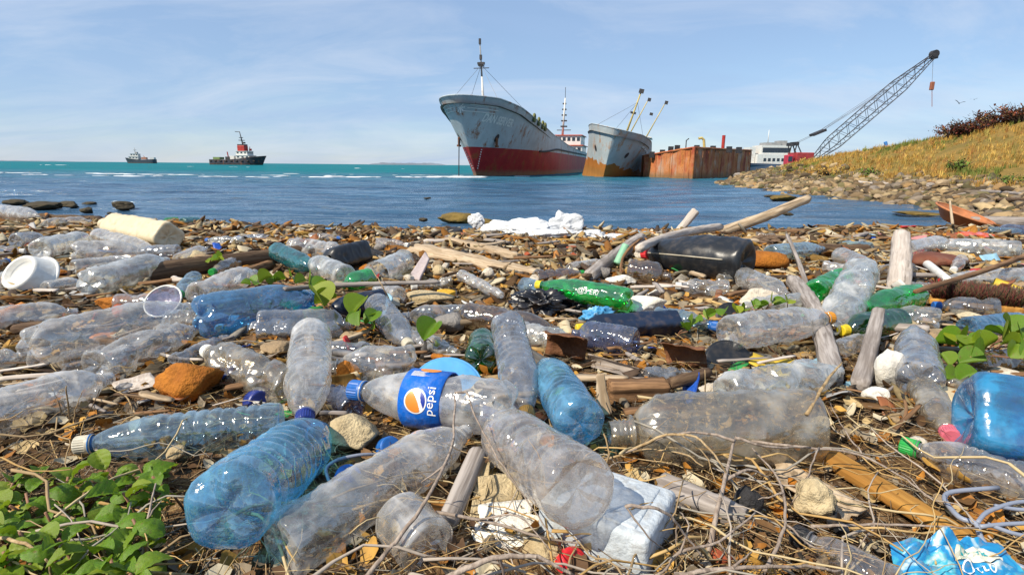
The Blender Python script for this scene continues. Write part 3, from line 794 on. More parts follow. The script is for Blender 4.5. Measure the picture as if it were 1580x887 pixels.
# tug and the far supply ship out at sea
def sea_ship(name, label, px0, px1, Y, hgt, kind, group):
    pa, pb = at(px0, 250, Y), at(px1, 250, Y); L = pb.x - pa.x
    bow_right = kind == 'tug'
    root = thing(name, label, 'ship', heading(Vector((pb.x if bow_right else pa.x, Y, WATER)), (-1 if bow_right else 1, 0.15)), group)
    return root, L
tug, L = sea_ship('tug_boat', 'dark hulled tug with white deckhouse and red funnel out at sea', 321, 405, 390, 0, 'tug', 'vessels at sea')
TH = Hull(L, 10, [(0, 6.2), (6, 5.4), (14, 4.2), (26, 3.2), (L, 3.6)], 3.0, 9, 13, 1.2)
TH.build(tug, rust_hull('tug_paint', (0.035, 0.04, 0.055), (0.035, 0.03, 0.03), 1.0, amount=0.3, low=0.3, low_c=(0.05, 0.04, 0.03)), deck_m, 30, 8)
z = house(tug, 7, 17, 8.0, 3.6, 2, 2.7, white_p, white_p, 5, step=1.6)
b = MB(); b.box((14, 0, z + 1.6), (5.5, 4.5, 4.6), bev=0.5); b.build('funnel', red_p, tug)
b = MB(); b.box((14, 0, z + 4.2), (5.0, 4.2, 0.7)); b.build('funnel_top', dark_p, tug)
mast(tug, Vector((13.5, 0, z + 4)), Vector((15.2, 0, z + 13)), 0.45, dark_p)
b = MB(); b.box((14.2, 0, z + 7.2), (2.4, 3.6, 0.4)); b.box((14.5, 0, z + 9), (1.6, 2.4, 0.4)); b.bar((15.2, 0, z + 12.8), (18.6, 0, z + 13), 0.22); b.box((12.9, 0, z + 5.5), (1.6, 2, 1.0)); b.each('mast_platform', dark_p, tug)
b = MB(); b.box((9.8, -2.4, z + 1.0), (1.4, 1.0, 1.4)); b.bar((10.5, -2, z - 3), (10.2, -2.5, z + 3), 0.25); b.each('fire_monitor', red_p, tug)
b = MB(); b.box((24, 0, 4.2), (5, 4, 2.6)); b.build('towing_winch', dark_p, tug)
b = MB(); b.box((21, 0, 4.6), (3, 5, 3)); b.build('winch_house', white_p, tug)
b = MB(); b.bar((25.5, 0, 5.2), (26, 0, 8.8), 0.4); b.build('stern_post', red_p, tug)
b = MB(); b.box((33, 0, 4.4), (5, 5, 1.6)); b.build('stern_gear', solid('green_gear', (0.16, 0.24, 0.08)), tug)
b = MB()
for i in range(9):
    q = TH.on_side(4 + i * 4, 2.6, 1, 0.1); b.bar(q - Vector((.7, 0, 0)), q + Vector((.7, 0, 0)), 0.5, 8)
b.each('fender', rub, tug)
sup, L = sea_ship('supply_ship', 'small pale ship with dark hull, farthest out on the horizon', 197, 237, 640, 0, 'supply', 'vessels at sea')
SH = Hull(L, 8, [(0, 6.0), (6, 4.8), (14, 3.8), (L, 4.6)], 2.0, 8, 12, 1.2)
SH.build(sup, rust_hull('supply_paint', (0.05, 0.07, 0.09), (0.04, 0.04, 0.05), 0.8, amount=0.1, low=0.2), deck_m, 24, 8)
z = house(sup, 3, 13, 6.5, 4.2, 2, 3.0, white_p, white_p, 4, step=1.8)
mast(sup, Vector((9, 0, z)), Vector((9, 0, z + 6.5)), 0.35, grey_p)
b = MB(); b.box((9, 0, z + 4), (2, 3, 0.4)); b.box((10.5, 0, z + 1), (2, 3, 1.8)); b.each('mast_platform', grey_p, sup)
b = MB(); b.box((18, 0, 5.6), (5, 4, 2.2)); b.bar((22, 0, 4), (17, 0, 8.2), 0.3); b.each('deck_crane', solid('orange_deck_gear', (0.45, 0.2, 0.12)), sup)
b = MB(); b.box((27, 0, 5.6), (4, 5, 2.0)); b.build('stern_house', white_p, sup)

# ferry moored behind the barge
fy = thing('white_ferry', 'white ferry with a dark window band moored behind the red crane', 'ferry', heading(Vector((at(1142, 250, 120).x, 120, WATER)), (1, 0.02)))
wx = lambda px: (at(px, 250, 120).x - at(1142, 250, 120).x)
FH = Hull(wx(1245), 6, [(0, 2.2), (12, 1.8), (wx(1245), 1.8)], 1.5, 5, 6, 1.2); FH.build(fy, rust_hull('ferry_paint', (0.07, 0.10, 0.16), (0.05, 0.06, 0.1), 0.5, amount=0.1, low=0.2), deck_m, 24, 8)
b = MB(); b.box(((wx(1160) + wx(1212)) / 2, 0, 2.8), (wx(1212) - wx(1160), 5, 2.4)); b.build('lower_cabin', white_p, fy)
b = MB(); b.box(((wx(1166) + wx(1211)) / 2, 0, 4.8), (wx(1211) - wx(1166), 4.6, 2.0)); b.build('upper_cabin', white_p, fy)
for i in range(9):
    b = MB(); x = wx(1167.5) + (wx(1209) - wx(1167.5)) * (i + .5) / 9; b.box((x, -2.31, 4.85), (0.60, 0.08, 0.95)); b.build('window', glass_d, fy)
for i in range(6):
    b = MB(); x = wx(1168) + (wx(1209) - wx(1168)) * (i + .5) / 6; b.box((x, -2.51, 2.9), (0.55, 0.08, 0.6)); b.build('window', glass_d, fy)
b = MB(); b.box(((wx(1172) + wx(1200)) / 2, 0, 6.1), (3.2, 3, 0.6)); b.box((wx(1202), 0, 6.3), (1.6, 2.4, 1.0)); b.each('roof_gear', grey_p, fy)
b = MB(); b.box((wx(1155), 0, 3.6), (1.2, 3.0, 3.6)); b.box((wx(1152), 0, 1.9), (1.8, 3.4, 0.7)); b.each('bow_house', white_p, fy)
mast(fy, Vector((wx(1182), 0, 6.2)), Vector((wx(1182), 0, 9)), 0.1, white_p)

# crawler crane on the point
KY = 88.0
K = lambda px, py, dy=0.0: at(px, py, KY + dy)
base = K(1236, 261); gz = bank_z(base.x, base.y)
crane = thing('crawler_crane', 'red crawler crane with a long lattice boom standing on the point', 'crane', Matrix.Translation((base.x, base.y, gz)))
o_ = Vector((base.x, base.y, gz)); kp = lambda px, py, dy=0.0: K(px, py, dy) - o_
crane_red = solid('faded_red_crane_paint', (0.34, 0.035, 0.035), 0.55, 0.35, 1.2, 0.1, 0.45, (0.12, 0.06, 0.05))
a_, b_ = kp(1210, 256), kp(1249, 238)
b = MB(); b.box(((a_.x + b_.x) / 2 + .5, 0, (a_.z + b_.z) / 2 + .2), ((b_.x - a_.x) * 0.72, 3.0, (b_.z - a_.z)), bev=0.12); b.build('engine_house', crane_red, crane, sm=False)
b = MB(); c_ = kp(1213.5, 249); b.box((c_.x, -0.6, c_.z), (0.95, 1.4, 1.9), bev=0.15); b.build('cab', solid('bright_crane_red', (0.45, 0.03, 0.06), 0.5, 0.2, 1, 0.05, 0.2), crane)
b = MB(); b.box((c_.x - .1, -1.32, c_.z + .35), (0.6, 0.06, 0.7)); b.build('cab_window', glass_d, crane)
for sd_ in (-1, 1):
    b = MB(); b.box(((a_.x + b_.x) / 2, sd_ * 1.5, 0.45), (4.6, 0.7, 0.9), bev=0.3); b.build('crawler_track', dark_p, crane)
b = MB(); g0 = kp(1222, 236); g1 = kp(1226, 222); g2 = kp(1232, 236)
for y in (-.8, .8):
    q = Vector((0, y, 0)); b.bar(g0 + q, g1 + q, 0.09); b.bar(g2 + q, g1 + q, 0.09); b.bar(g0 + q, kp(1220, 223) + q, .07)
b.box(g1, (0.5, 1.9, 0.5)); b.box(kp(1220.5, 223), (0.5, 1.9, 0.5)); b.each('gantry_strut', dark_p, crane)
foot = kp(1252, 249); tip = kp(1441, 86)
ax = (tip - foot).normalized(); nrm = ax.cross(Vector((0, 1, 0))).normalized(); LB = (tip - foot).length
def chord(tt, i):
    w = 0.25 + 0.65 * min(1, tt / 0.18, (1 - tt) / 0.28)
    if tt > 0.985: w = 0.3
    return foot + ax * (LB * tt) + nrm * (w * (1 if i & 1 else -1)) + Vector((0, w * (1 if i & 2 else -1), 0))
boom_m = solid('dark_boom_steel', (0.018, 0.018, 0.026), 0.6, 0.3, 1.5, 0.05, 0.3, (0.10, 0.05, 0.03))
b = MB(); N = 26
for i in range(4):
    for j in range(N): b.bar(chord(j / N, i), chord((j + 1) / N, i), 0.075, 4, cap=False)
b.build('boom_chords', boom_m, crane)
b = MB()
for j in range(N):
    for i, k in ((0, 1), (1, 3), (3, 2), (2, 0)):
        p_, q_ = (i, k) if j % 2 else (k, i)
        b.bar(chord(j / N, p_), chord((j + 1) / N, q_), 0.035, 3, cap=False)
b.build('boom_lacing', boom_m, crane)
b = MB(); b.box(tip, (0.9, 0.7, 0.9)); b.bar(tip + Vector((0, -.4, .2)), tip + Vector((0, .4, .2)), 0.55, 12); b.build('boom_head', dark_p, crane)
b = MB()
pend = kp(1262, 205)
for y in (-.5, .5):
    q = Vector((0, y, 0)); b.bar(g1 + q, pend + q, 0.03, 3); b.bar(pend + q, chord(0.66, 1) + q * .3, 0.03, 3); b.bar(pend + q, tip + q * .5 , 0.025, 3)
b.each('pendant_cable', wire_m, crane)
b = MB(); b.box(pend, (2.0, 1.4, 0.35), m=Matrix.Translation(pend) @ Matrix.Rotation(-0.4, 4, 'Y')); b.build('bridle_block', dark_p, crane)
b = MB(); hk = kp(1438, 133); b.bar(tip + Vector((-.1, 0, 0)), hk, 0.03, 4); b.build('hoist_cable', wire_m, crane)
b = MB(); b.box(hk, (0.55, 0.4, 1.2), bev=0.1); b.bar(hk, kp(1438, 165), 0.045, 5); b.build('hook_block', solid('dull_orange_block', (0.30, 0.10, 0.05)), crane)
b = MB(); q = kp(1252, 255); b.box(q, (0.7, 1, 1.5)); b.build('boom_foot', yellow_p, crane)

# blue arm of a machine beyond the hill, birds above it
q0, q1 = at(1352, 212, 75), at(1398, 246, 75)
q1.z = bank_z(q1.x, q1.y); q0 = at(1366, 219, 75)
arm = thing('loading_arm', 'slanting blue steel arm showing behind the grassy hill', 'machine', Matrix.Translation(q1))
blue_p = solid('blue_machine_paint', (0.05, 0.22, 0.55), 0.5, 0.2, 1, 0.05, 0.2)
b = MB(); b.bar(Vector((0, 0, 0)), q0 - q1, 0.30, 6, 0.2); b.build('arm_beam', blue_p, arm)
b = MB(); b.box((0, 0, 0.8), (1.6, 1.2, 1.6), bev=0.2); b.bar((0, 0, 1), at(1395, 229, 75) - q1, .25); b.each('arm_base', blue_p, arm)
bird_m = solid('black_feathers', (0.012, 0.011, 0.011), 0.7, 0.2, 20, 0.1, 0.0)
def bird(label, px, py, Y, span, bank, flap):
    p = at(px, py, Y); r = thing('flying_bird', label, 'bird', Matrix.Translation(p) @ Matrix.Rotation(bank, 4, 'Y') @ Matrix.Rotation(R(60), 4, 'Z'), 'birds over the hill')
    v_, f_ = lathe([(-.32, 0), (-.28, .05), (-.1, .09), (.1, .08), (.2, .045), (.27, .05), (.33, .02), (.36, 0)], 8)
    obj('body', mesh('body', [Vector((a.z, a.y, a.x)) * span for a in v_], f_), bird_m, r)
    for s_ in (-1, 1):
        prof = [(0, .14, -.12), (.3, .17, -.14), (.6, .13, -.15), (.85, .03, -.14), (1.0, -.04, -.10)]; v2 = []
        for u, a, c in prof:
            zz = flap * math.sin(u * 1.9) * 0.55
            v2 += [Vector((a, s_ * u * .95, zz + .012)) * span, Vector((c, s_ * u * .95, zz)) * span]
        f2 = [(2 * i, 2 * i + 1, 2 * i + 3, 2 * i + 2) for i in range(4)]
        n2 = len(v2); v2 += [a - Vector((0, 0, .012)) for a in v2]; f2 += [tuple(n2 + j for j in reversed(q)) for q in f2]
        obj('wing', mesh('wing', v2, f2), bird_m, r)
    obj('tail', mesh('tail', [Vector(a) * span for a in ((-.25, -.04, 0), (-.25, .04, 0), (-.55, .11, 0), (-.55, -.11, 0), (-.25, 0, .02), (-.55, 0, .02))], [(0, 4, 5, 3), (4, 1, 2, 5)]), bird_m, r)
bird('larger black bird with raised wings flying above the brush on the hill', 1480, 160, 30, 0.26, R(15), 0.9)
bird('smaller black bird gliding just above the brush on the hill', 1503, 154, 32, 0.20, R(-10), 0.4)

# ================================================================== BOTTLES AND OTHER LITTER
CLEAR = plastic('clear_bottle_plastic', (0.95, 0.96, 0.97), 0.17, 0.24, (0.88, 0.87, 0.83), edge=0.38)
HAZY = plastic('cloudy_bottle_plastic', (0.94, 0.95, 0.96), 0.36, 0.28, (0.90, 0.88, 0.84), edge=0.4)
MILKY = plastic('milky_bottle_plastic', (0.82, 0.86, 0.87), 0.42, 0.14, (0.86, 0.87, 0.85), 0.2)
DIRTY = plastic('dirty_bottle_plastic', (0.80, 0.76, 0.66), 0.44, 0.55, (0.50, 0.46, 0.38), 0.2)
PALEBLUE = plastic('pale_blue_bottle_plastic', (0.68, 0.86, 0.97), 0.17, 0.15, (0.42, 0.64, 0.82))
BLUE = plastic('blue_bottle_plastic', (0.40, 0.79, 1.0), 0.28, 0.10, (0.19, 0.56, 0.88))
DBLUE = plastic('deep_blue_bottle_plastic', (0.26, 0.58, 0.88), 0.32, 0.2, (0.13, 0.38, 0.68))
GREEN = plastic('green_bottle_plastic', (0.06, 0.72, 0.20), 0.60, 0.06, (0.02, 0.47, 0.09))
DGREEN = plastic('dark_green_bottle_plastic', (0.03, 0.40, 0.12), 0.30, 0.12, (0.012, 0.16, 0.045))
SMOKE = plastic('smoky_bottle_plastic', (0.72, 0.76, 0.84), 0.26, 0.40, (0.54, 0.58, 0.64))
AMBER = plastic('brown_tinted_plastic', (0.52, 0.38, 0.24), 0.30, 0.45, (0.25, 0.17, 0.10))
PURPLE = plastic('violet_blue_plastic', (0.36, 0.42, 0.66), 0.36, 0.35, (0.20, 0.23, 0.38))
TEAL = plastic('teal_bottle_plastic', (0.10, 0.55, 0.58), 0.35, 0.15, (0.05, 0.30, 0.33))
PINKISH = plastic('rosy_bottle_plastic', (0.94, 0.92, 0.90), 0.20, 0.28, (0.80, 0.75, 0.71))
NAVY = solid('navy_plastic', (0.012, 0.022, 0.05), 0.35, 0.3, 14, 0.08, 0.25)
BLACKP = solid('black_plastic', (0.014, 0.016, 0.02), 0.38, 0.3, 10, 0.06, 0.22, (0.14, 0.11, 0.08), 0.5)
CREAMP = solid('cream_plastic', (0.62, 0.53, 0.36), 0.5, 0.2, 9, 0.15, 0.45, (0.30, 0.19, 0.09))
WHITEP = solid('white_plastic', (0.70, 0.70, 0.66), 0.42, 0.12, 12, 0.06, 0.3, (0.34, 0.27, 0.18))
CAPC = {'blue': (0.015, 0.12, 0.42), 'navy': (0.012, 0.03, 0.20), 'beige': (0.52, 0.48, 0.38), 'yellow': (0.68, 0.52, 0.02), 'orange': (0.75, 0.30, 0.015),
        'green': (0.02, 0.32, 0.06), 'pink': (0.60, 0.13, 0.18), 'red': (0.60, 0.02, 0.03), 'black': (0.012, 0.013, 0.016), 'amber': (0.42, 0.24, 0.05), 'white': (0.68, 0.68, 0.64)}
def capm(c): return solid(c + '_cap_plastic', CAPC[c], 0.42, 0.2, 60, 0.05, 0.2)
BOT = 'plastic bottles washed up on the beach'

def prof_radius(kind, s, R_):
    """radius along the body, s = 0 at the base, 1 where the neck starts"""
    def sh(a, p=1.6, end=0.30):      # shoulder dome from a to 1
        if s < a: return 1.0
        k = (s - a) / (1 - a); return end + (1 - end) * (1 - k ** p) ** (1 / 1.35)
    g = 0.0
    if kind == 'soda':
        r = sh(0.56, 1.5); r -= 0.05 * math.exp(-((s - 0.40) / 0.10) ** 2)
        for q in (0.27, 0.53): g += 0.022 * math.exp(-((s - q) / 0.008) ** 2)
    elif kind == 'water':
        r = sh(0.66, 1.7)
        for q in (0.10, 0.17, 0.24, 0.31, 0.38, 0.45, 0.52, 0.60): g += 0.085 * math.exp(-((s - q) / 0.012) ** 2)
    elif kind == 'ring':
        r = sh(0.62, 1.6); g += 0.06 * (0.5 + 0.5 * math.cos(s * 2 * math.pi * 15)) ** 3 if 0.08 < s < 0.66 else 0
    elif kind == 'waist':
        r = sh(0.66, 1.5); r -= 0.12 * math.exp(-((s - 0.36) / 0.07) ** 2)
        for q in (0.08, 0.16, 0.24, 0.48, 0.56): g += 0.08 * math.exp(-((s - q) / 0.012) ** 2)
    elif kind == 'plain':
        r = sh(0.70, 1.8)
        for q in (0.14, 0.64): g += 0.03 * math.exp(-((s - q) / 0.012) ** 2)
    elif kind == 'can':
        r = sh(0.78, 2.2, 0.42)
    elif kind == 'jug':
        r = sh(0.34, 2.0, 0.36) * (0.97 + 0.03 * smooth(s / 0.2))
    elif kind == 'wide':
        r = sh(0.80, 2.2, 0.55)
        for q in (0.12, 0.20, 0.5, 0.62): g += 0.05 * math.exp(-((s - q) / 0.015) ** 2)
    else: r = 1.0
    return R_ * (r - g)
def bottle_body(kind, L, R_, rn, seed, crush=0.0, flat=0.0, bend=0.0, square=0.0, seg=40, rings=72, petal=None, pdepth=1.0, diamond=False, taper=0.0):
    q = random.Random(seed); V = []; F = []; rows = []
    petal = kind == 'soda' if petal is None else petal
    def ring(z, r, zf=None, rf=None):
        row = []
        for k in range(seg):
            w = 2 * math.pi * k / seg; rr = r * (rf(w) if rf else 1)
            if square:
                c, s_ = abs(math.cos(w)), abs(math.sin(w)); n = 2 + 6 * square
                rr *= 1 / (c ** n + s_ ** n) ** (1 / n) * (1 - 0.12 * square)
            row.append(len(V)); V.append(Vector((rr * math.cos(w), rr * math.sin(w), z + (zf(w) if zf else 0))))
        rows.append(row)
    # base
    rows.append([0]); V.append(Vector((0, 0, (0.22 if petal else 0.26) * R_)))
    for f in (0.18, 0.36, 0.54, 0.68, 0.80, 0.90, 0.97):
        if petal:
            lobe = lambda w: (0.5 + 0.5 * math.cos(5 * w)) ** 0.8
            foot = 0.10 * R_ * (1 - f / 0.68) ** 2 if f < 0.68 else R_ * 0.22 * ((f - 0.68) / 0.32) ** 2
            val = foot + (0.20 * R_ + R_ * 0.32 * f ** 2.5 - foot) * pdepth
            ring(0, R_ * f, lambda w: foot * lobe(w) + val * (1 - lobe(w)))
        else:
            zz = 0.24 * R_ * max(0, 1 - f / 0.74) ** 0.7 if f < 0.74 else R_ * 0.14 * ((f - 0.74) / 0.26) ** 2.4
            ring(zz, R_ * f, lambda w: 0.10 * R_ * math.cos(6 * w) * max(0, 1 - f / 0.78) * (f / .3 if f < .3 else 1))
    z0 = R_ * (0.42 if petal else 0.22)
    for i in range(rings):
        s = i / (rings - 1); z = z0 + (L - z0) * s
        r = max(rn, prof_radius(kind, s, R_))
        if taper: r *= 1 - taper * (1 - s)
        fade = max(0, 1 - s / 0.09) if petal else 0
        rf = None
        if fade > 0: rf = lambda w: 1 - 0.10 * pdepth * fade * (0.5 - 0.5 * math.cos(5 * w)) 
        if diamond and 0.60 < s < 0.74:
            zz = z
            rf = lambda w: 1 + 0.030 * max(abs(math.sin(9 * w + zz / R_ * 9)), abs(math.sin(9 * w - zz / R_ * 9)))
        ring(z, r, None, rf)
    for a, b in zip(rows, rows[1:]):
        for k in range(seg):
            k2 = (k + 1) % seg
            if len(a) == 1: F.append((a[0], b[k2], b[k]))
            else: F.append((a[k], a[k2], b[k2], b[k]))
    o = Vector((q.uniform(0, 50), q.uniform(0, 50), q.uniform(0, 50)))
    for v in V:
        u = min(1, max(0, v.z / L)); e = smooth((1 - u) / 0.14)
        if crush:
            n1 = noise.noise(v / (R_ * 1.15) + o); n2 = noise.noise(v / (R_ * 0.45) + o * 1.7)
            d = -max(0.0, n1 + 0.08) * 1.7 - 0.35 * abs(n2)
            rg = max(0, 1 - 5 * abs(noise.noise(v / (R_ * 0.7) + o * 3.3))); k = 1 + (crush * d + 0.05 * rg) * e
            v.x *= k; v.y *= k; v.z += crush * R_ * 0.5 * n2 * e * smooth(u / .1)
        else:
            n1 = noise.noise(v / (R_ * 1.6) + o); n2 = noise.noise(v / (R_ * 0.7) + o * 2.1); rg = max(0, 1 - 5 * abs(noise.noise(v / (R_ * 0.95) + o * 3.3))); k = 1 + (0.045 * n1 - 0.07 * abs(n2) - 0.16 * max(0, n2 - .25) + 0.035 * rg) * e; v.x *= k; v.y *= k
        if flat: v.y *= 1 - flat * e; v.x *= 1 + 0.35 * flat * e
        if bend: v.y += bend * R_ * math.sin(math.pi * u)
    return V, F
def size_px(p, w): return w * depth(p) / FPX / 2
NB = [0]; BPOS = []
def bottle(label, base, cap, w, kind='water', mat=None, capc=None, zb=None, zc=None, crush=0.0, flat=0.0, bend=0.0, square=0.0, roll=None, neck=True, neckm=None, lift=0.0, band=None, rn=None, diamond=False, cat='bottle', name='plastic_bottle', taper=0.0, group=BOT, petal=None, pdepth=1.0):
    NB[0] += 1; seed = NB[0] * 13 + 5; BPOS.append(((base[0] + cap[0]) / 2, (base[1] + cap[1]) / 2))
    r = 0.04
    for _ in range(4):
        pb = on(*base, (r + lift) if zb is None else zb); pc = on(*cap, (r * 0.85 + lift) if zc is None else zc); r = size_px(pb.lerp(pc, 0.15), w)
    # a bottle that would come out too long leans: its far end rests higher on the heap
    far_base = pb.y > pc.y; zf = pb.z if far_base else pc.z
    while (pc - pb).length > 4.2 * 2 * r and zf < r + 0.13 and abs(pc.y - pb.y) > 0.7 * abs(pc.x - pb.x) and zb is None and zc is None:
        zf += 0.006
        if far_base: pb = on(*base, zf)
        else: pc = on(*cap, zf)
    L = (pc - pb).length
    rn_ = rn or min(max(0.0125, 0.30 * r), 0.55 * r)
    nl = rn_ * 2.1 if neck else 0.0
    if nl > 0.3 * L: nl = 0.3 * L
    root = thing(name, label, cat, frame(pb, pc, roll if roll is not None else random.Random(seed).uniform(0, 6.28)), group)
    Lb = L - nl
    v, f = bottle_body(kind, Lb, r, rn_, seed, crush, flat, bend, square, seg=52 if depth(pb) < 1.35 else 36, rings=104 if depth(pb) < 1.35 else 64, petal=petal, pdepth=pdepth, diamond=diamond, taper=taper)
    obj('body', mesh('body', v, f), mat, root)
    if neck:
        pr = [(Lb - 0.002, rn_ * 1.0)]
        pr += [(Lb + nl * 0.10, rn_ * 1.02), (Lb + nl * 0.14, rn_ * 1.25), (Lb + nl * 0.22, rn_ * 1.25), (Lb + nl * 0.26, rn_ * 0.95)]
        for i in range(3): pr += [(Lb + nl * (0.36 + .18 * i), rn_ * 0.93), (Lb + nl * (0.42 + .18 * i), rn_ * 1.04), (Lb + nl * (0.48 + .18 * i), rn_ * 0.93)]
        pr += [(Lb + nl, rn_ * 0.93), (Lb + nl, rn_ * 0.80), (Lb + nl * 0.5, rn_ * 0.78)]
        v, f = lathe(pr, 24); nk_ = obj('neck', mesh('neck', v, f), neckm or mat, root)
        if depth(pb) < 1.7:
            v, f = lathe([(Lb + nl * .12, rn_ * 1.2), (Lb + nl * .13, rn_ * 1.36), (Lb + nl * .20, rn_ * 1.36), (Lb + nl * .21, rn_ * 1.2)], 28); obj('support_ring', mesh('support_ring', v, f), neckm or mat, nk_)
    if capc:
        c0, c1, rc = Lb + nl * 0.22, Lb + nl * 1.08, rn_ * 1.22
        pr = [(c0, rc * 0.97), (c0, rc * 1.04), (c0 + (c1 - c0) * 0.16, rc * 1.04), (c0 + (c1 - c0) * 0.19, rc), (c1 - rc * 0.16, rc), (c1 - rc * .05, rc * 0.95), (c1, rc * 0.84), (c1 - rc * .02, 0)]
        seg = 48; v, f = lathe(pr, seg)
        for a in v:
            if c0 + (c1 - c0) * 0.18 < a.z < c1 - rc * 0.1:
                w_ = math.atan2(a.y, a.x); k = 1 + 0.03 * (1 if int(round(w_ / (2 * math.pi) * seg)) % 2 else -1); a.x *= k; a.y *= k
        me = mesh('cap', v, f, False); cp_ = obj('cap', me, capm(capc), root)
        if depth(pc) < 1.9:
            v, f = lathe([(c0 - rc * .28, rc * .98), (c0 - rc * .28, rc * 1.05), (c0 - rc * .05, rc * 1.05), (c0 - rc * .05, rc * .98)], 32); obj('tamper_ring', mesh('tamper_ring', v, f), capm(capc), cp_)
    root['r'] = r; root['L'] = L; root['Lb'] = Lb
    return root
B = bottle
# --- front rows
B('large hazy bottle without cap on dry straw, its shoulder pointing up the beach', (-50, 655), (172, 582), 76, 'plain', HAZY, crush=0.12)
B('pale blue bottle with a beige cap and a diamond pattern, above the leafy plant', (436, 650), (118, 687), 62, 'water', PALEBLUE, 'beige', neckm=solid('blue_neck_plastic', (0.03, 0.16, 0.42), 0.3, 0.2, 20, 0.02, 0.1), diamond=True)
B('big bright blue bottle with its dimpled base towards the camera, beside the leafy plant', (343, 790), (497, 663), 130, 'water', BLUE, roll=0.4, petal=True, pdepth=0.35, zb=0.105, zc=0.022)
B('long cloudy bottle with a dented side, in front of the blue cola label', (430, 846), (722, 664), 102, 'plain', HAZY, crush=0.09)
B('short clear cup lying behind the long cloudy bottle, its round end towards the camera', (664, 848), (612, 792), 92, 'can', HAZY, neck=False, name='plastic_cup', cat='cup', group=None)
B('clear bottle with a round sandy base towards the camera, leaning on the white foam box', (897, 757), (762, 656), 116, 'wide', PINKISH, zb=0.132, zc=0.06, rn=0.02)
pep = B('clear bottle with a blue label and blue cap, lying across the centre', (793, 632), (543, 601), 90, 'soda', HAZY, 'blue', roll=0.0, lift=0.02)
B('speckled ribbed bottle standing neck down with a navy cap, beside the cream stone', (481, 515), (470, 652), 55, 'ring', HAZY, 'navy')
B('crumpled clear bottle with a white cap, right behind the rust orange stone', (445, 600), (318, 541), 64, 'plain', DIRTY, 'white', crush=0.42)
B('clear soda bottle with a lobed base, behind the bottle with the blue label', (642, 560), (505, 566), 60, 'soda', CLEAR, crush=0.10)
B('ribbed blue bottle with its base towards the camera, right of the blue label', (897, 655), (838, 560), 76, 'water', BLUE, petal=True, pdepth=0.4, zb=0.075, zc=0.05)
B('grimy grey bottle with an amber cap, pointing at the camera beside the blue ribbed one', (783, 500), (814, 645), 46, 'ring', SMOKE, 'amber')
B('big flattened brown stained bottle with an open neck, behind the dry twigs', (1258, 655), (940, 668), 108, 'can', DIRTY, flat=0.15, crush=0.12, rn=0.022)
B('milky crushed bottle lying right behind the big brown stained one', (1120, 606), (1296, 572), 62, 'plain', MILKY, crush=0.3, lift=0.02)
B('grey blue soda bottle with its lobed base down the beach, below the white foam block', (1420, 592), (1410, 508), 62, 'soda', SMOKE, crush=0.05)
B('wrinkled thin bottle with a pink cap beside the blue canister', (1424, 598), (1468, 674), 46, 'ring', DIRTY, 'pink', crush=0.25)
B('clear ribbed bottle with a bright green cap, in front of the blue canister', (1602, 752), (1392, 686), 64, 'waist', PINKISH, 'green')
B('clear bottle with a black cap at the bottom edge, left of the blue wrapper', (1385, 905), (1226, 824), 54, 'plain', PINKISH, 'black')
# --- middle rows, left
B('large clear soda bottle with a lobed base, end to end with the big blue bottle', (40, 538), (303, 474), 70, 'soda', CLEAR, crush=0.12, lift=0.03)
B('crumpled clear bottle lying under the large clear soda bottle', (148, 566), (302, 508), 60, 'plain', CLEAR, crush=0.45)
B('big pale blue soda bottle with a starred base, under the morning glory shoots', (303, 490), (498, 458), 70, 'soda', DBLUE, lift=0.02)
B('square dark bottle with a short neck in front of the big blue bottle', (398, 505), (545, 500), 50, 'can', SMOKE, square=1.0)
B('clear bottle behind the large soda bottle, cut off by the picture edge', (-35, 500), (120, 481), 46, 'plain', HAZY, crush=0.15)
B('bent clear bottle just behind the starred base of the big blue bottle', (303, 456), (394, 420), 40, 'plain', HAZY, crush=0.2)
B('cloudy white bottle with a starred base, touching the end of the dark log', (134, 440), (258, 402), 46, 'plain', MILKY, petal=True)
B('ribbed clear bottle behind the cloudy white one', (112, 416), (222, 404), 30, 'ring', CLEAR)
B('small ribbed clear bottle in front of the white tub', (70, 447), (134, 436), 27, 'ring', HAZY)
B('long clear bottle with a lobed end, behind the ribbed bottles on the left', (114, 388), (226, 388), 36, 'soda', HAZY)
B('thin clear bottle lying tip to tip with the long clear one', (276, 388), (208, 390), 22, 'plain', SMOKE)
B('plump milky bottle right behind the white tub', (62, 386), (138, 370), 36, 'can', MILKY, crush=0.1)
B('dark ribbed clear bottle far left of the plump milky bottle', (24, 373), (72, 368), 27, 'ring', SMOKE)
B('crinkled clear bottle in front of the cream jug', (152, 364), (238, 386), 24, 'ring', HAZY, crush=0.15)
B('small teal bottle at the water edge right of the cream jug', (281, 345), (316, 343), 19, 'plain', TEAL)
B('little green bottle at the water edge beside the teal one', (276, 341), (246, 343), 13, 'plain', GREEN)
B('clear bottle with a green band by the dark rocks at the water edge', (0, 326), (58, 333), 22, 'plain', HAZY)
B('flattened clear bottle on the pale plank, left of the cream jug', (70, 347), (140, 342), 20, 'plain', CLEAR, crush=0.3, flat=0.3)
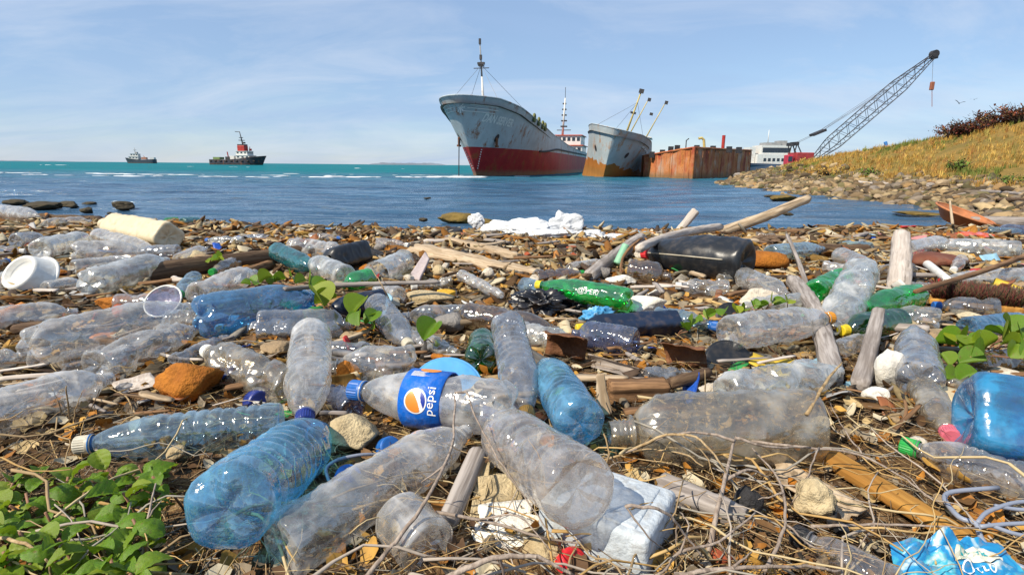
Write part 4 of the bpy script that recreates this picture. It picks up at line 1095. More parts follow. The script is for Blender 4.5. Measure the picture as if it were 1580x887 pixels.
# --- middle rows, centre
B('teal bottle with a bright green base next to the broken log', (426, 387), (486, 415), 27, 'plain', TEAL)
B('crumpled clear bag like bottle behind the black bottle', (452, 380), (545, 394), 32, 'plain', HAZY, crush=0.45)
B('white cup tipped on its side beside the grey slab', (624, 402), (580, 424), 38, 'cup', MILKY, neck=False, name='plastic_cup', cat='cup', group=None, taper=0.15, petal=False)
B('small milky bottle with its round base showing, left of the white cup', (534, 427), (478, 404), 36, 'plain', MILKY)
B('green bottle half hidden behind the small milky bottle', (572, 428), (528, 440), 30, 'plain', GREEN)
B('navy blue bottle under the morning glory, left of the ribbed bottle', (592, 462), (500, 482), 36, 'plain', NAVY)
B('ribbed clear bottle with a beige cap pointing at the camera, right of the morning glory', (582, 470), (632, 534), 38, 'water', SMOKE, 'beige')
B('small clear jar with a round base under the long thin stick', (616, 456), (578, 446), 28, 'wide', HAZY)
B('flat sided grey bottle, left of the brown ribbed one', (722, 486), (620, 488), 36, 'plain', SMOKE, square=0.8)
B('brown stained ribbed bottle behind the speckled lump', (718, 488), (862, 510), 44, 'ring', AMBER)
B('dark green bottle with its base towards the camera, above the blue label', (742, 556), (746, 512), 50, 'soda', DGREEN, lift=0.01)
grn = B('bright green bottle with a yellow cap and worn white print', (974, 462), (828, 439), 37, 'soda', GREEN, 'yellow', lift=0.035, roll=0.0)
B('flat navy canister with a pale stripe and a yellow cap, below the bright green bottle', (1046, 498), (890, 508), 36, 'can', NAVY, 'yellow', square=0.7, lift=0.01)
B('violet blue ribbed bottle in front of the navy canister', (982, 528), (884, 514), 46, 'wide', PURPLE)
B('crumpled thin clear bottle below the rusty scrap metal', (996, 580), (1066, 578), 28, 'plain', SMOKE, crush=0.35)
B('bent translucent bottle piece beside the big driftwood slab', (712, 424), (774, 456), 28, 'plain', HAZY, crush=0.45, flat=0.4)
B('brown tinted bottle right in front of the black jerrycan', (972, 418), (1036, 428), 40, 'plain', AMBER, crush=0.1)
# --- middle rows, right
B('clear bottle with an orange cap and a round base, resting on the grey pole', (1124, 514), (1282, 490), 56, 'ring', CLEAR, 'orange', lift=0.03)
B('crushed clear bottle leaning up behind the orange cap', (1330, 418), (1285, 510), 52, 'plain', MILKY, zb=0.13, zc=0.04, crush=0.28)
B('crumpled dark green bottle behind the leaning clear bottle', (1258, 452), (1312, 424), 40, 'plain', GREEN, crush=0.35)
B('bright green bottle with a lobed end, below the white post', (1416, 456), (1330, 474), 40, 'soda', GREEN, lift=0.03)
B('dark green bottle with a yellow cap under the grey stick', (1388, 496), (1298, 510), 44, 'plain', DGREEN, 'yellow')
B('clear soda bottle with a shiny lobed end, below the bright green one', (1452, 496), (1364, 486), 42, 'soda', CLEAR)
B('pale blue bottle behind the rusty block, right of the black jerrycan', (1188, 392), (1270, 384), 28, 'ring', PALEBLUE)
B('clear bottle lying against the rusty block', (1146, 428), (1216, 456), 34, 'plain', CLEAR, crush=0.1)
B('blue ribbed bottle behind the round leaves at the edge of the picture', (1492, 507), (1604, 494), 36, 'ring', DBLUE)
B('clear bottle with its neck against the white post', (1398, 386), (1462, 372), 26, 'plain', HAZY)
B('long milky bottle right of the white post', (1574, 386), (1450, 380), 30, 'plain', MILKY, crush=0.1)
B('thin clear bottle with a red cap lying above the brush', (1596, 424), (1452, 434), 26, 'plain', HAZY, 'red')
B('clear bottle between the grey stick and the white post', (1296, 394), (1350, 418), 27, 'ring', CLEAR)
B('flat clear bottle in front of the pale blue one', (1270, 412), (1326, 420), 22, 'plain', HAZY, crush=0.3)
B('clear bottle near the water right of the orange basket', (1524, 358), (1590, 362), 16, 'plain', PALEBLUE)
B('clear bottle piece lying left of the white post', (1345, 382), (1292, 376), 16, 'plain', PALEBLUE, crush=0.3)

B('small hazy bottle at the picture edge in front of the white tub', (-12, 440), (44, 430), 36, 'plain', HAZY, crush=0.1)
B('short clear bottle between the cream jug and the dark log', (276, 402), (318, 384), 22, 'plain', CLEAR)
B('pale violet bottle in front of the grey log by the basket', (1610, 362), (1538, 352), 20, 'plain', PURPLE)
B('thin white bottle at the water edge right of the little green one', (392, 356), (330, 353), 11, 'plain', MILKY)
B('crushed clear bottle below the bright green lobed bottle, against the grey stick', (1292, 540), (1346, 520), 30, 'plain', CLEAR, crush=0.4)
B('clear flattened bottle behind the brown tinted one', (880, 412), (930, 404), 22, 'plain', HAZY, crush=0.4, flat=0.4)
B('hazy bottle half under the large hazy one at the picture edge', (-20, 560), (46, 548), 34, 'ring', HAZY, crush=0.2)
B('dark crumpled bottle behind the rust orange rock', (270, 560), (352, 522), 30, 'plain', SMOKE, crush=0.4)
B('clear thin bottle right of the wrinkled pink capped one', (1500, 610), (1450, 588), 30, 'plain', DIRTY, crush=0.3)
B('violet grey crumpled bottle between the navy cap and the cream stone', (545, 632), (505, 600), 40, 'plain', PURPLE, crush=0.3)

# the blue label: band, round emblem, word
def wrap(pts, r, lift, z0, ang0):
    """flat (x around, y along the axis) to the bottle wall"""
    return [Vector(((r + lift) * math.cos(ang0 + a.x / r), (r + lift) * math.sin(ang0 + a.x / r), z0 + a.y)) for a in pts]
def sub(pts_faces, n=1): return pts_faces
blue_l = solid('blue_paper_label', (0.006, 0.12, 0.54), 0.38, 0.22, 26, 0.25, 0.22, (0.20, 0.26, 0.34))
white_l = solid('white_print', (0.75, 0.75, 0.74), 0.4, 0.05, 20, 0.0, 0.05); orange_l = solid('orange_print', (0.75, 0.24, 0.03), 0.4, 0.1, 20, 0.0, 0.05); dblue_l = solid('dark_blue_print', (0.01, 0.03, 0.26), 0.4, 0.1, 20, 0.0, 0.05)
Rp, Lp = pep['r'], pep['L']
z0, z1 = Lp * 0.365, Lp * 0.61
v, f = lathe([(z0, Rp * 0.985), (z0 + .001, Rp * 1.035), (z1 - .001, Rp * 1.04), (z1, Rp * 0.98)], 48)
lab = obj('label', mesh('label', v, f), blue_l, pep)
bpy.context.view_layer.update()
camdir = (pep.matrix_world.inverted() @ CAM); ang = math.atan2(camdir.y, camdir.x)
# which way round goes down in the picture
tst = [pep.matrix_world @ Vector((Rp * math.cos(ang + d), Rp * math.sin(ang + d), Lp / 2)) for d in (-0.2, 0.2)]
sgn = 1 if tst[1].z < tst[0].z else -1
def on_label(pts, zc, off, lift):
    out = []
    for a in pts:
        th = ang + sgn * (off + a.x) / Rp; out.append(Vector(((Rp * 1.04 + lift) * math.cos(th), (Rp * 1.04 + lift) * math.sin(th), zc + a.y)))
    return out
rr = (z1 - z0) * 0.27; zc = z0 + (z1 - z0) * 0.56
def disc(r, n=28, k=5):
    v = [Vector((0, 0, 0))]; f = []
    for j in range(1, k + 1): v += [Vector((r * j / k * math.cos(2 * math.pi * i / n), r * j / k * math.sin(2 * math.pi * i / n), 0)) for i in range(n)]
    for i in range(n): f.append((0, 1 + i, 1 + (i + 1) % n))
    for j in range(k - 1):
        for i in range(n): f.append((1 + j * n + i, 1 + j * n + (i + 1) % n, 1 + (j + 1) * n + (i + 1) % n, 1 + (j + 1) * n + i))
    return v, f
v, f = disc(rr, 40, 6); em = obj('emblem', mesh('emblem', on_label(v, zc, 0.006, 0.0007), f, False), white_l, lab)
v, f = disc(rr * 0.88, 56, 16)
def keep(test):
    return [q for q in f if test(*(lambda c: (-c.y / rr, -c.x / rr))(sum((v[i] for i in q), Vector()) / len(q)))]
# seen upright: orange below and left, a white wave, blue on the right
obj('emblem_orange', mesh('emblem_orange', on_label(v, zc, 0.006, 0.0012), keep(lambda x, y: x < 0.18 - 0.55 * y - 0.35 * y * y), False), orange_l, lab)
obj('emblem_blue', mesh('emblem_blue', on_label(v, zc, 0.006, 0.0012), keep(lambda x, y: x > 0.50 - 0.35 * y + 0.25 * y * y), False), dblue_l, lab)
v, f = text_vf('pepsi', 0.0245)
w_ = max(a.x for a in v)
# the word runs round the bottle, its letters lying towards the base
obj('word', mesh('word', on_label([Vector((w_ / 2 - a.x, a.y * 1.0, 0)) for a in v], z0 + (z1 - z0) * 0.13, 0.004, 0.001), f, False), white_l, lab)
b = MB()
for i in range(7):          # small print on the upper turn of the label
    x0 = -Rp * 1.05 + i * 0.0022; b.add(on_label([Vector((x0, 0, 0)), Vector((x0 + .0011, 0, 0)), Vector((x0 + .0011, -(z1 - z0) * rnd.uniform(.25, .5), 0)), Vector((x0, -(z1 - z0) * .3, 0))], z1 - .012, 0, 0.001), [(0, 1, 2, 3)])
b.each('small_print_line', white_l, lab)
v, f = disc((z1 - z0) * .16); obj('orange_spot', mesh('orange_spot', on_label([Vector((a.x * .8, a.y * 1.6, 0)) for a in v], z0 + (z1 - z0) * .5, -Rp * 1.25, .001), f, False), orange_l, lab)
# worn print on the green bottle
Rp, Lp = grn['r'], grn['L']
camdir = (grn.matrix_world.inverted() @ CAM); ang = math.atan2(camdir.y, camdir.x); ang_ = ang
tst = [grn.matrix_world @ Vector((Rp * math.cos(ang + d), Rp * math.sin(ang + d), Lp / 2)) for d in (-0.2, 0.2)]
sgn = 1 if tst[1].z < tst[0].z else -1
v, f = text_vf('\u2022@3 ER/', Rp * 0.62); wt = max(a.x for a in v)
g_ = [Vector((-a.y, -(a.x - wt / 2), 0)) for a in v]
obj('worn_print', mesh('worn_print', [Vector(((Rp * 1.01) * math.cos(ang + sgn * (a.x + Rp * .1) / Rp), (Rp * 1.01) * math.sin(ang + sgn * (a.x + Rp * .1) / Rp), Lp * 0.40 + a.y)) for a in g_], f, False), white_l, grn)

# ------------------------------------------------------------------ wood, stone and scraps, one by one
GREYWOOD = wood_mat('weathered_grey_wood', (0.42, 0.38, 0.35), (0.20, 0.17, 0.15))
PALEWOOD = wood_mat('pale_driftwood', (0.55, 0.44, 0.31), (0.33, 0.24, 0.15))
BROWNWOOD = wood_mat('brown_wood', (0.30, 0.17, 0.085), (0.13, 0.07, 0.035))
YELLOWWOOD = wood_mat('yellow_brown_wood', (0.50, 0.27, 0.065), (0.30, 0.14, 0.03), scale=0.7)
BARKWOOD = wood_mat('dark_barky_log', (0.22, 0.145, 0.085), (0.075, 0.045, 0.028), bump=0.9)
WHITEWOOD = wood_mat('bleached_wood', (0.62, 0.56, 0.50), (0.40, 0.34, 0.29))
WOODG = 'driftwood on the beach'
def log_vf(L, r0_, r1_, seed, bend=0.12, seg=20, n=30, knots=0.10, square=0.0, hollow=False):
    q = random.Random(seed); o = Vector((q.uniform(0, 40), q.uniform(0, 40), 0)); V, F = [], []
    bx, by = q.uniform(-1, 1) * bend, q.uniform(-1, 1) * bend * 0.3
    for i in range(n):
        u = i / (n - 1); z = L * u; r = r0_ + (r1_ - r0_) * u
        if i in (0, n - 1): r *= 0.80
        cx_ = bx * L * math.sin(math.pi * u) * 0.4; cy_ = by * L * math.sin(math.pi * u) * 0.4
        for k in range(seg):
            w = 2 * math.pi * k / seg; rr = r
            if square:
                c, s_ = abs(math.cos(w)), abs(math.sin(w)); e = 2 + 10 * square; rr *= 1 / (c ** e + s_ ** e) ** (1 / e)
            rr *= 1 + 0.5 * knots * noise.noise(Vector((math.cos(w) * 3.2, math.sin(w) * 3.2, z / max(r, 1e-4) * 0.12)) + o)
            rr *= 1 + knots * noise.fractal(Vector((math.cos(w), math.sin(w), z / max(r, 1e-4) * 0.35)) * 1.3 + o, 1.0, 2.0, 4)
            zj = 0.35 * r * noise.noise(Vector((math.cos(w) * 2, math.sin(w) * 2, seed))) if i in (0, n - 1) else 0
            V.append(Vector((cx_ + rr * math.cos(w), cy_ + rr * math.sin(w), z + zj)))
    for i in range(n - 1):
        for k in range(seg): F.append((i * seg + k, i * seg + (k + 1) % seg, (i + 1) * seg + (k + 1) % seg, (i + 1) * seg + k))
    a = len(V); V.append(Vector((0, 0, 0.1 * r0_))); V.append(Vector((0, 0, L - 0.1 * r1_)))
    for k in range(seg): F.append((a, (k + 1) % seg, k)); F.append((a + 1, (n - 1) * seg + k, (n - 1) * seg + (k + 1) % seg))
    return V, F
NL = [0]
def log(label, a, b, w0, w1, mat, name='driftwood_log', cat='driftwood', z0=None, z1=None, bend=0.12, square=0.0, group=WOODG, knots=0.14, flat=1.0, roll=0.0, fork=None):
    NL[0] += 1
    pa = on(*a, 0.02); pb = on(*b, 0.02)
    for _ in range(3):
        ra, rb = size_px(pa, w0), size_px(pb, w1)
        pa = on(*a, ra * min(1, flat) if z0 is None else z0); pb = on(*b, rb * min(1, flat) if z1 is None else z1)
    L = (pb - pa).length
    v, f = log_vf(L, ra, rb, NL[0] * 7 + 3, bend, square=square, knots=knots)
    if flat != 1.0:
        for p in v: p.y *= flat
    root = obj(name, mesh(name, v, f), mat, None, frame(pa, pb, roll)); tag(root, label, cat, group)
    return root
G = log
G('long dark weathered log with a broken end, right of the cloudy white bottle', (186, 428), (480, 386), 34, 20, BARKWOOD, bend=0.03)
G('brown log lying under the dark one, pointing at the morning glory', (290, 452), (420, 408), 20, 15, BROWNWOOD)
G('pale flat board along the water edge at the far left', (20, 340), (250, 352), 16, 12, PALEWOOD, flat=0.5, bend=0.05)
G('long thin branch reaching in from the far left edge', (-10, 352), (160, 356), 8, 6, PALEWOOD)
G('pale branch lying by the water, right of the teal bottle', (318, 378), (470, 376), 10, 7, GREYWOOD)
G('brown branch at the water edge above the teal bottle base', (390, 372), (480, 370), 9, 8, BROWNWOOD)
G('big pale driftwood slab with a dark underside, behind the black bag', (640, 386), (838, 424), 40, 22, PALEWOOD, flat=0.55, knots=0.35, bend=0.05)
G('upper pale driftwood slab with a knotty end near the styrofoam', (690, 372), (800, 396), 26, 20, PALEWOOD, flat=0.6, knots=0.35)
G('thin grey stick lying level above the navy bottle', (505, 440), (678, 435), 8, 6, GREYWOOD, name='stick', cat='stick', z0=0.10, z1=0.10, bend=0.02)
G('shorter grey stick under the morning glory shoots', (438, 446), (515, 440), 8, 6, GREYWOOD, name='stick', cat='stick', z0=0.13, z1=0.11)
G('round grey log end pointing at the green tube', (908, 428), (990, 368), 22, 20, GREYWOOD, bend=0.02)
G('bleached curved branch resting on the black jerrycan', (985, 384), (1112, 350), 15, 12, WHITEWOOD, z0=0.15, z1=0.11, bend=0.14)
drift = G('big pale driftwood branch rising over the water', (1108, 360), (1248, 306), 17, 13, PALEWOOD, z0=0.04, z1=0.28, bend=0.12)
G('short bleached stake standing by the water left of the big driftwood branch', (1046, 358), (1074, 325), 11, 13, WHITEWOOD, z0=0.02, z1=0.18, bend=0.02)
G('long brown timber along the water edge behind the big branch', (1060, 364), (1310, 358), 12, 12, BROWNWOOD, square=0.5, bend=0.01)
G('pale log lying behind the black jerrycan towards the right', (1095, 376), (1300, 368), 14, 12, PALEWOOD, bend=0.02)
G('bleached white post standing among the bottles on the right', (1385, 448), (1390, 362), 33, 23, WHITEWOOD, z0=0.02, z1=0.20, bend=0.06, knots=0.16, square=0.06)
G('grey pole lying under the orange capped bottle', (1285, 590), (1222, 432), 32, 19, GREYWOOD, z0=0.02, z1=0.05, knots=0.16, square=0.2)
G('grey stick with a cut top in front of the dark green bottle', (1326, 600), (1356, 480), 27, 17, GREYWOOD, z0=0.02, z1=0.10, knots=0.12, bend=0.04, square=0.4)
G('thin slanting grey twig standing left of the leaning clear bottle', (1248, 450), (1214, 362), 8, 5, GREYWOOD, name='stick', cat='stick', z0=0.02, z1=0.16, bend=0.02)
G('long thin cane slanting over the brush to the edge of the picture', (1412, 450), (1590, 392), 8, 8, BROWNWOOD, name='stick', cat='stick', z0=0.12, z1=0.10, bend=0.02)
G('grey log lying by the orange basket at the water edge', (1495, 342), (1620, 344), 16, 18, GREYWOOD, bend=0.02)
G('pale stick above the long milky bottle on the right', (1490, 372), (1590, 372), 7, 7, PALEWOOD)
G('mottled brown log between the pale blue bottle and the white post', (1262, 384), (1340, 384), 18, 14, BARKWOOD)
G('white plastic pipe lying against the brush, left of the red cap', (1424, 402), (1462, 432), 12, 12, WHITEP, name='pipe', cat='pipe', bend=0.0, knots=0.01, group=None, z0=0.03, z1=0.05)
G('flat yellow brown plank running to the lower right corner', (1262, 694), (1560, 872), 42, 44, YELLOWWOOD, name='plank', cat='plank', flat=0.42, square=0.4, bend=0.03, knots=0.04)
G('weathered grey log half buried behind the white foam box', (1015, 752), (1150, 800), 46, 36, GREYWOOD, knots=0.16)
G('grey wooden tube standing out of the litter below the blue label', (688, 812), (738, 698), 34, 30, GREYWOOD, name='wooden_tube', cat='stick', bend=0.0, knots=0.03, z0=0.02, z1=0.055)
G('pinkish split lath at the bottom edge, left one of two', (716, 905), (700, 828), 24, 20, WHITEWOOD, name='lath', cat='lath', flat=0.35, square=0.6, bend=0.0)
G('pinkish split lath at the bottom edge, right one of two', (745, 905), (722, 830), 20, 18, PALEWOOD, name='lath', cat='lath', flat=0.35, square=0.6, bend=0.0)
G('sawn yellow plank with a square end, in front of the brown ribbed bottle', (784, 530), (868, 580), 26, 28, PALEWOOD, name='plank', cat='plank', square=0.9, flat=0.5, bend=0.0, knots=0.05, z0=0.06, z1=0.05)
G('dark sawn board meeting the yellow plank at an angle', (866, 582), (965, 588), 24, 22, BROWNWOOD, name='plank', cat='plank', square=0.9, flat=0.6, bend=0.0, knots=0.05)
G('broken brown wood block below the scrap metal', (938, 604), (1030, 602), 34, 32, BROWNWOOD, name='wood_block', cat='wood', square=0.5, bend=0.0)
G('splintered pale wood sliver standing right of the ribbed blue bottle', (934, 640), (926, 576), 22, 12, PALEWOOD, name='wood_sliver', cat='wood', z0=0.02, z1=0.10, square=0.6, flat=0.4)
G('straight grey strip of wood left of the round black disc', (960, 492), (1110, 474), 12, 8, GREYWOOD, name='lath', cat='lath', flat=0.5, square=0.6)
G('brown gnarled stick in front of the jerrycan', (985, 436), (1090, 448), 12, 9, BARKWOOD)
G('green plastic tube standing beside the grey log end', (952, 408), (966, 378), 13, 12, solid('pale_green_plastic', (0.22, 0.46, 0.30), 0.5, 0.15, 20, 0.05, 0.2), name='pipe', cat='pipe', group=None, bend=0.0, knots=0.01, z0=0.03, z1=0.12)
G('curved thin root arching behind the brown tinted bottle', (958, 424), (990, 368), 5, 4, BROWNWOOD, name='root', cat='stick', z0=0.03, z1=0.16, bend=0.5)

def stone(label, px, py, w, h, mat, seed, d=0.8, name='stone', cat='stone', n=3, rot=None, facets=14, rough=0.06, group=None, sink=0.25, Y=None, zbase=None, flat_=False):
    p = on(px, py, 0.01) if Y is None else at(px, py, Y)
    if zbase is not None: p.z = zbase
    k = depth(p) / FPX / 2; sx_, sz_ = w * k, h * k
    q = random.Random(seed)
    m = Matrix.Translation(p + Vector((0, 0, sz_ * (1 - sink)))) @ Matrix.Rotation(rot if rot is not None else q.uniform(-0.3, 0.3), 4, 'Z')
    v, f = rock_vf(seed, n, facets, rough)
    s_ = Vector((sx_, sx_ * d, sz_)) * 1.08
    o = obj(name, mesh(name, [Vector((a.x * s_.x, a.y * s_.y, a.z * s_.z)) for a in v], f, flat_ is False), mat, None, m)
    return tag(o, label, cat, group)
ORANGE = stone_mat('rust_orange_stone', (0.46, 0.17, 0.02), (0.24, 0.075, 0.012), 26)
CREAM = stone_mat('cream_coral_stone', (0.60, 0.49, 0.30), (0.34, 0.24, 0.12), 40, pits=0.7)
TANST = stone_mat('tan_stone', (0.40, 0.29, 0.17), (0.22, 0.15, 0.09), 30)
GREYST = stone_mat('grey_stone', (0.30, 0.28, 0.26), (0.15, 0.13, 0.12), 30)
BROWNST = stone_mat('brown_stone', (0.22, 0.13, 0.065), (0.10, 0.055, 0.03), 30)
WHITEST = stone_mat('white_coral_stone', (0.66, 0.60, 0.50), (0.46, 0.38, 0.28), 40, pits=0.4)
DARKST = stone_mat('dark_stone', (0.05, 0.048, 0.05), (0.02, 0.02, 0.022), 30, pits=0.2)
REDST = stone_mat('brick_red_stone', (0.42, 0.10, 0.045), (0.22, 0.05, 0.02), 30)
FOAM = stone_mat('dirty_white_foam', (0.78, 0.76, 0.70), (0.62, 0.56, 0.44), 60, 0.35, 0.18)
SEAROCK = stone_mat('wet_dark_sea_rock', (0.075, 0.06, 0.035), (0.03, 0.026, 0.02), 5, 0.7, 0.6)
WEEDROCK = stone_mat('weedy_brown_sea_rock', (0.20, 0.135, 0.035), (0.07, 0.05, 0.02), 6, 0.8, 0.6)
BANKROCK = stone_mat('tan_bank_rock', (0.36, 0.27, 0.165), (0.17, 0.12, 0.07), 3.5, 0.6, 0.5)  # tan rock with darker brown mottling
T = stone
T('large rust orange rock on the straw, above the pale blue bottle', 292, 610, 112, 62, ORANGE, 11, 0.6, facets=9)
T('large cream stone with dark pits, left of the blue label', 546, 690, 88, 56, CREAM, 12, 0.8)
T('cream coral lump among the twigs at the lower right', 1254, 792, 66, 62, CREAM, 13, 0.9, rough=0.16)
T('smooth dark stone beside the coral lump', 1154, 786, 40, 44, DARKST, 14, 0.9, facets=5)
T('rust orange stone in front of the dark log', 186, 474, 62, 22, ORANGE, 15)
T('small orange stone under the ribbed clear bottle on the left', 90, 428, 32, 14, ORANGE, 16)
T('rusty orange block right of the black jerrycan', 1175, 414, 80, 30, ORANGE, 17, 0.6, facets=7, name='rusty_block', cat='metal')
T('amber stone peeping out between the bottles above the blue label', 680, 562, 34, 22, ORANGE, 18)
T('orange brown stone behind the speckled bottle', 536, 590, 40, 40, ORANGE, 19)
T('pitted cork like stone resting above the blue label', 708, 582, 62, 18, CREAM, 20, 0.5)
T('speckled grey lump with a pink end, left of the brown ribbed bottle', 692, 508, 50, 32, GREYST, 21)
T('white foam block standing right of the grey cut stick', 1370, 592, 50, 74, FOAM, 22, 0.6, facets=8, name='foam_block', cat='foam')
T('white foam scrap below the foam block', 1352, 620, 44, 26, FOAM, 23, 0.8, facets=8, name='foam_block', cat='foam')
T('long cream foam piece right of the bright green bottle', 988, 482, 84, 28, FOAM, 24, 0.5, facets=12, name='foam_block', cat='foam')
T('cream foam piece just behind the green bottle', 958, 438, 46, 18, FOAM, 25, 0.6, name='foam_block', cat='foam')
T('white coral piece in front of the scrap metal', 1128, 592, 40, 26, WHITEST, 26, rough=0.15)
T('white coral piece left of the milky crushed bottle', 1100, 612, 46, 28, WHITEST, 27, rough=0.15)
T('cream foam sheet piece right of the wooden tube', 770, 758, 70, 30, CREAM, 28, 0.6, facets=10, name='foam_block', cat='foam')
T('flat white foam tile with cracked corners at the bottom centre', 782, 830, 104, 22, FOAM, 29, 0.75, facets=7, name='foam_tile', cat='foam', sink=0.1)
T('white foam tile leaning in front of the wide round based bottle', 760, 790, 62, 26, FOAM, 30, 0.6, facets=7, name='foam_tile', cat='foam')
T('broken cream foam crumbs at the bottom centre edge', 838, 862, 60, 40, CREAM, 31, 0.8, rough=0.18, name='foam_block', cat='foam')
T('cream shell like stone left of the clear bottle in front of the jerrycan', 826, 436, 26, 14, WHITEST, 32)
T('pale stone by the cream jug end of the log', 322, 410, 50, 22, TANST, 33)
T('cream stone near the dark log with green shoots behind', 300, 406, 40, 22, CREAM, 34)
T('flat cream slab left of the flat sided grey bottle', 660, 468, 80, 22, CREAM, 35, 0.7, facets=8)
T('yellow foam piece above the flat sided grey bottle', 688, 456, 30, 12, solid('yellow_foam', (0.62, 0.36, 0.03), 0.8, 0.2, 30, 0.3, 0.2), 36, name='foam_block', cat='foam')
T('pale stone under the square dark bottle', 430, 548, 60, 24, TANST, 37)
T('pale stone beside the speckled bottle neck', 545, 532, 40, 26, TANST, 38)
T('cream foam board below the long milky bottle on the right', 1470, 406, 60, 20, CREAM, 39, 0.5, facets=7, name='foam_board', cat='foam')
T('rust brown metal sheet behind the white pipe', 1445, 412, 80, 26, solid('rust_sheet', (0.17, 0.055, 0.03), 0.85, 0.4, 10, 0.4, 0.4), 40, 0.6, facets=5, name='metal_sheet', cat='metal')
T('tan stone under the round leaves on the right', 1440, 528, 56, 22, TANST, 41)
T('pale stone in front of the round leaves on the right', 1545, 588, 80, 24, WHITEST, 42)
T('cream lid like stone behind the round leaves', 1458, 522, 70, 14, CREAM, 43, 0.6)
T('white stone under the trailing leaves left of the orange cap', 1170, 474, 60, 34, WHITEST, 44, facets=8)
T('reddish brick shard among the pebbles near the styrofoam', 882, 388, 22, 10, REDST, 45)
T('small red brick piece in the pebbles right of the starfish like branch', 884, 396, 14, 8, REDST, 46)
T('orange shard left of the styrofoam', 760, 370, 24, 9, REDST, 47)
T('orange shard beside the black bottle', 563, 394, 14, 20, REDST, 48)
T('dark rounded stone behind the white cup', 572, 400, 48, 18, DARKST, 49)
# rocks standing in the sea
for lab, px, py, w, h, s_, mat in (('dark pointed rock standing alone in the water on the left', 194, 323, 36, 15, 60, SEAROCK), ('round dark rock at the water edge, left of the lone pointed rock', 134, 330, 20, 12, 61, SEAROCK),
        ('long dark rock at the water edge by the far left bottle', 72, 322, 52, 12, 62, SEAROCK), ('dark rock at the far left end of the shore rocks', 26, 316, 36, 10, 63, SEAROCK), ('low dark rock right of the long shore rock', 106, 321, 34, 11, 64, SEAROCK),
        ('small dark rock in the water in front of the lone pointed rock', 170, 331, 12, 4, 65, SEAROCK), ('low flat rock behind the shore rocks on the left', 140, 316, 24, 5, 66, SEAROCK),
        ('brown weedy rock just off the beach left of the styrofoam', 708, 346, 66, 20, 67, WEEDROCK), ('flat brown weedy rock touching the styrofoam', 748, 348, 44, 12, 68, WEEDROCK), ('little dark rock in the water left of the weedy rock', 652, 342, 15, 7, 69, SEAROCK),
        ('low weedy rock in the bay behind the big driftwood branch', 1208, 310, 44, 10, 70, WEEDROCK), ('thin dark rock in the bay right behind the weedy one', 1192, 304, 28, 4, 71, SEAROCK), ('small dark rock in the bay by the driftwood tip', 1216, 333, 15, 6, 72, SEAROCK),
        ('submerged brown rock patch in front of the orange basket', 1420, 332, 70, 6, 73, WEEDROCK), ('tiny far rock in the middle of the blue water', 365, 308, 20, 3, 74, SEAROCK), ('tiny rock in the water above the weedy rock', 660, 307, 12, 3, 75, SEAROCK)):
    p = on(px, py, WATER); stone(lab, px, py, w, h, mat, s_, 0.8, 'sea_rock', 'rock', Y=p.y, zbase=WATER, group='rocks in the shallow water', sink=0.15, rough=0.12)

# styrofoam drift at the water edge
sty = thing('styrofoam_drift', 'heap of broken white styrofoam lying at the water edge', 'foam', Matrix.Translation(on(840, 362, 0.02)))
o_ = on(840, 362, 0.02); SNOW = stone_mat('bright_white_styrofoam', (0.74, 0.76, 0.78), (0.60, 0.62, 0.64), 22, 0.5, 0.08)
for i, (px, py, w, h, dd) in enumerate(((868, 362, 66, 40, .5), (815, 362, 90, 28, .5), (772, 360, 60, 22, .5), (910, 366, 60, 14, .5), (735, 350, 26, 26, .5), (850, 366, 110, 14, .4), (945, 368, 40, 9, .5))):
    p = on(px, py, 0.03); p.y = max(p.y, 3.6); k = depth(p) / FPX / 2
    v, f = rock_vf(300 + i, 4, 8, 0.22)
    obj('foam_chunk', mesh('foam_chunk', [Vector((a.x * w * k, a.y * w * k * dd, a.z * h * k * 1.15)) + (p - o_) + Vector((0, 0, h * k * 0.6)) for a in v], f), SNOW, sty)

# white foam box at the bottom
P0, P1 = on(1046, 756, 0.07), on(1000, 836, 0.07)
ex = (P0 - P1); ey = Vector((0, 0, 1)).cross(ex).normalized() * -1
if ey.x > 0: ey = -ey
cx_ = (P0 + P1) / 2 + ey * 0.075; cx_.z = 0.016
mm = Matrix((ex.normalized(), ey, ex.normalized().cross(ey))).transposed().to_4x4(); mm.translation = cx_
boxo = thing('foam_box', 'scuffed pale blue white foam box under the wide round based bottle', 'box', mm)
FBOX = solid('pale_blue_white_foam', (0.48, 0.53, 0.57), 0.7, 0.25, 24, 0.4, 0.5, (0.25, 0.23, 0.2))
v, f = rbox((ex.length / 2, 0.075, 0.055), 0.009); obj('box_body', mesh('box_body', v, f), FBOX, boxo)
v, f = rbox((ex.length / 2 * .8, 0.055, 0.003), 0.0025); obj('lid_panel', mesh('lid_panel', [a + Vector((0, 0, 0.054)) for a in v], f), FBOX, boxo)

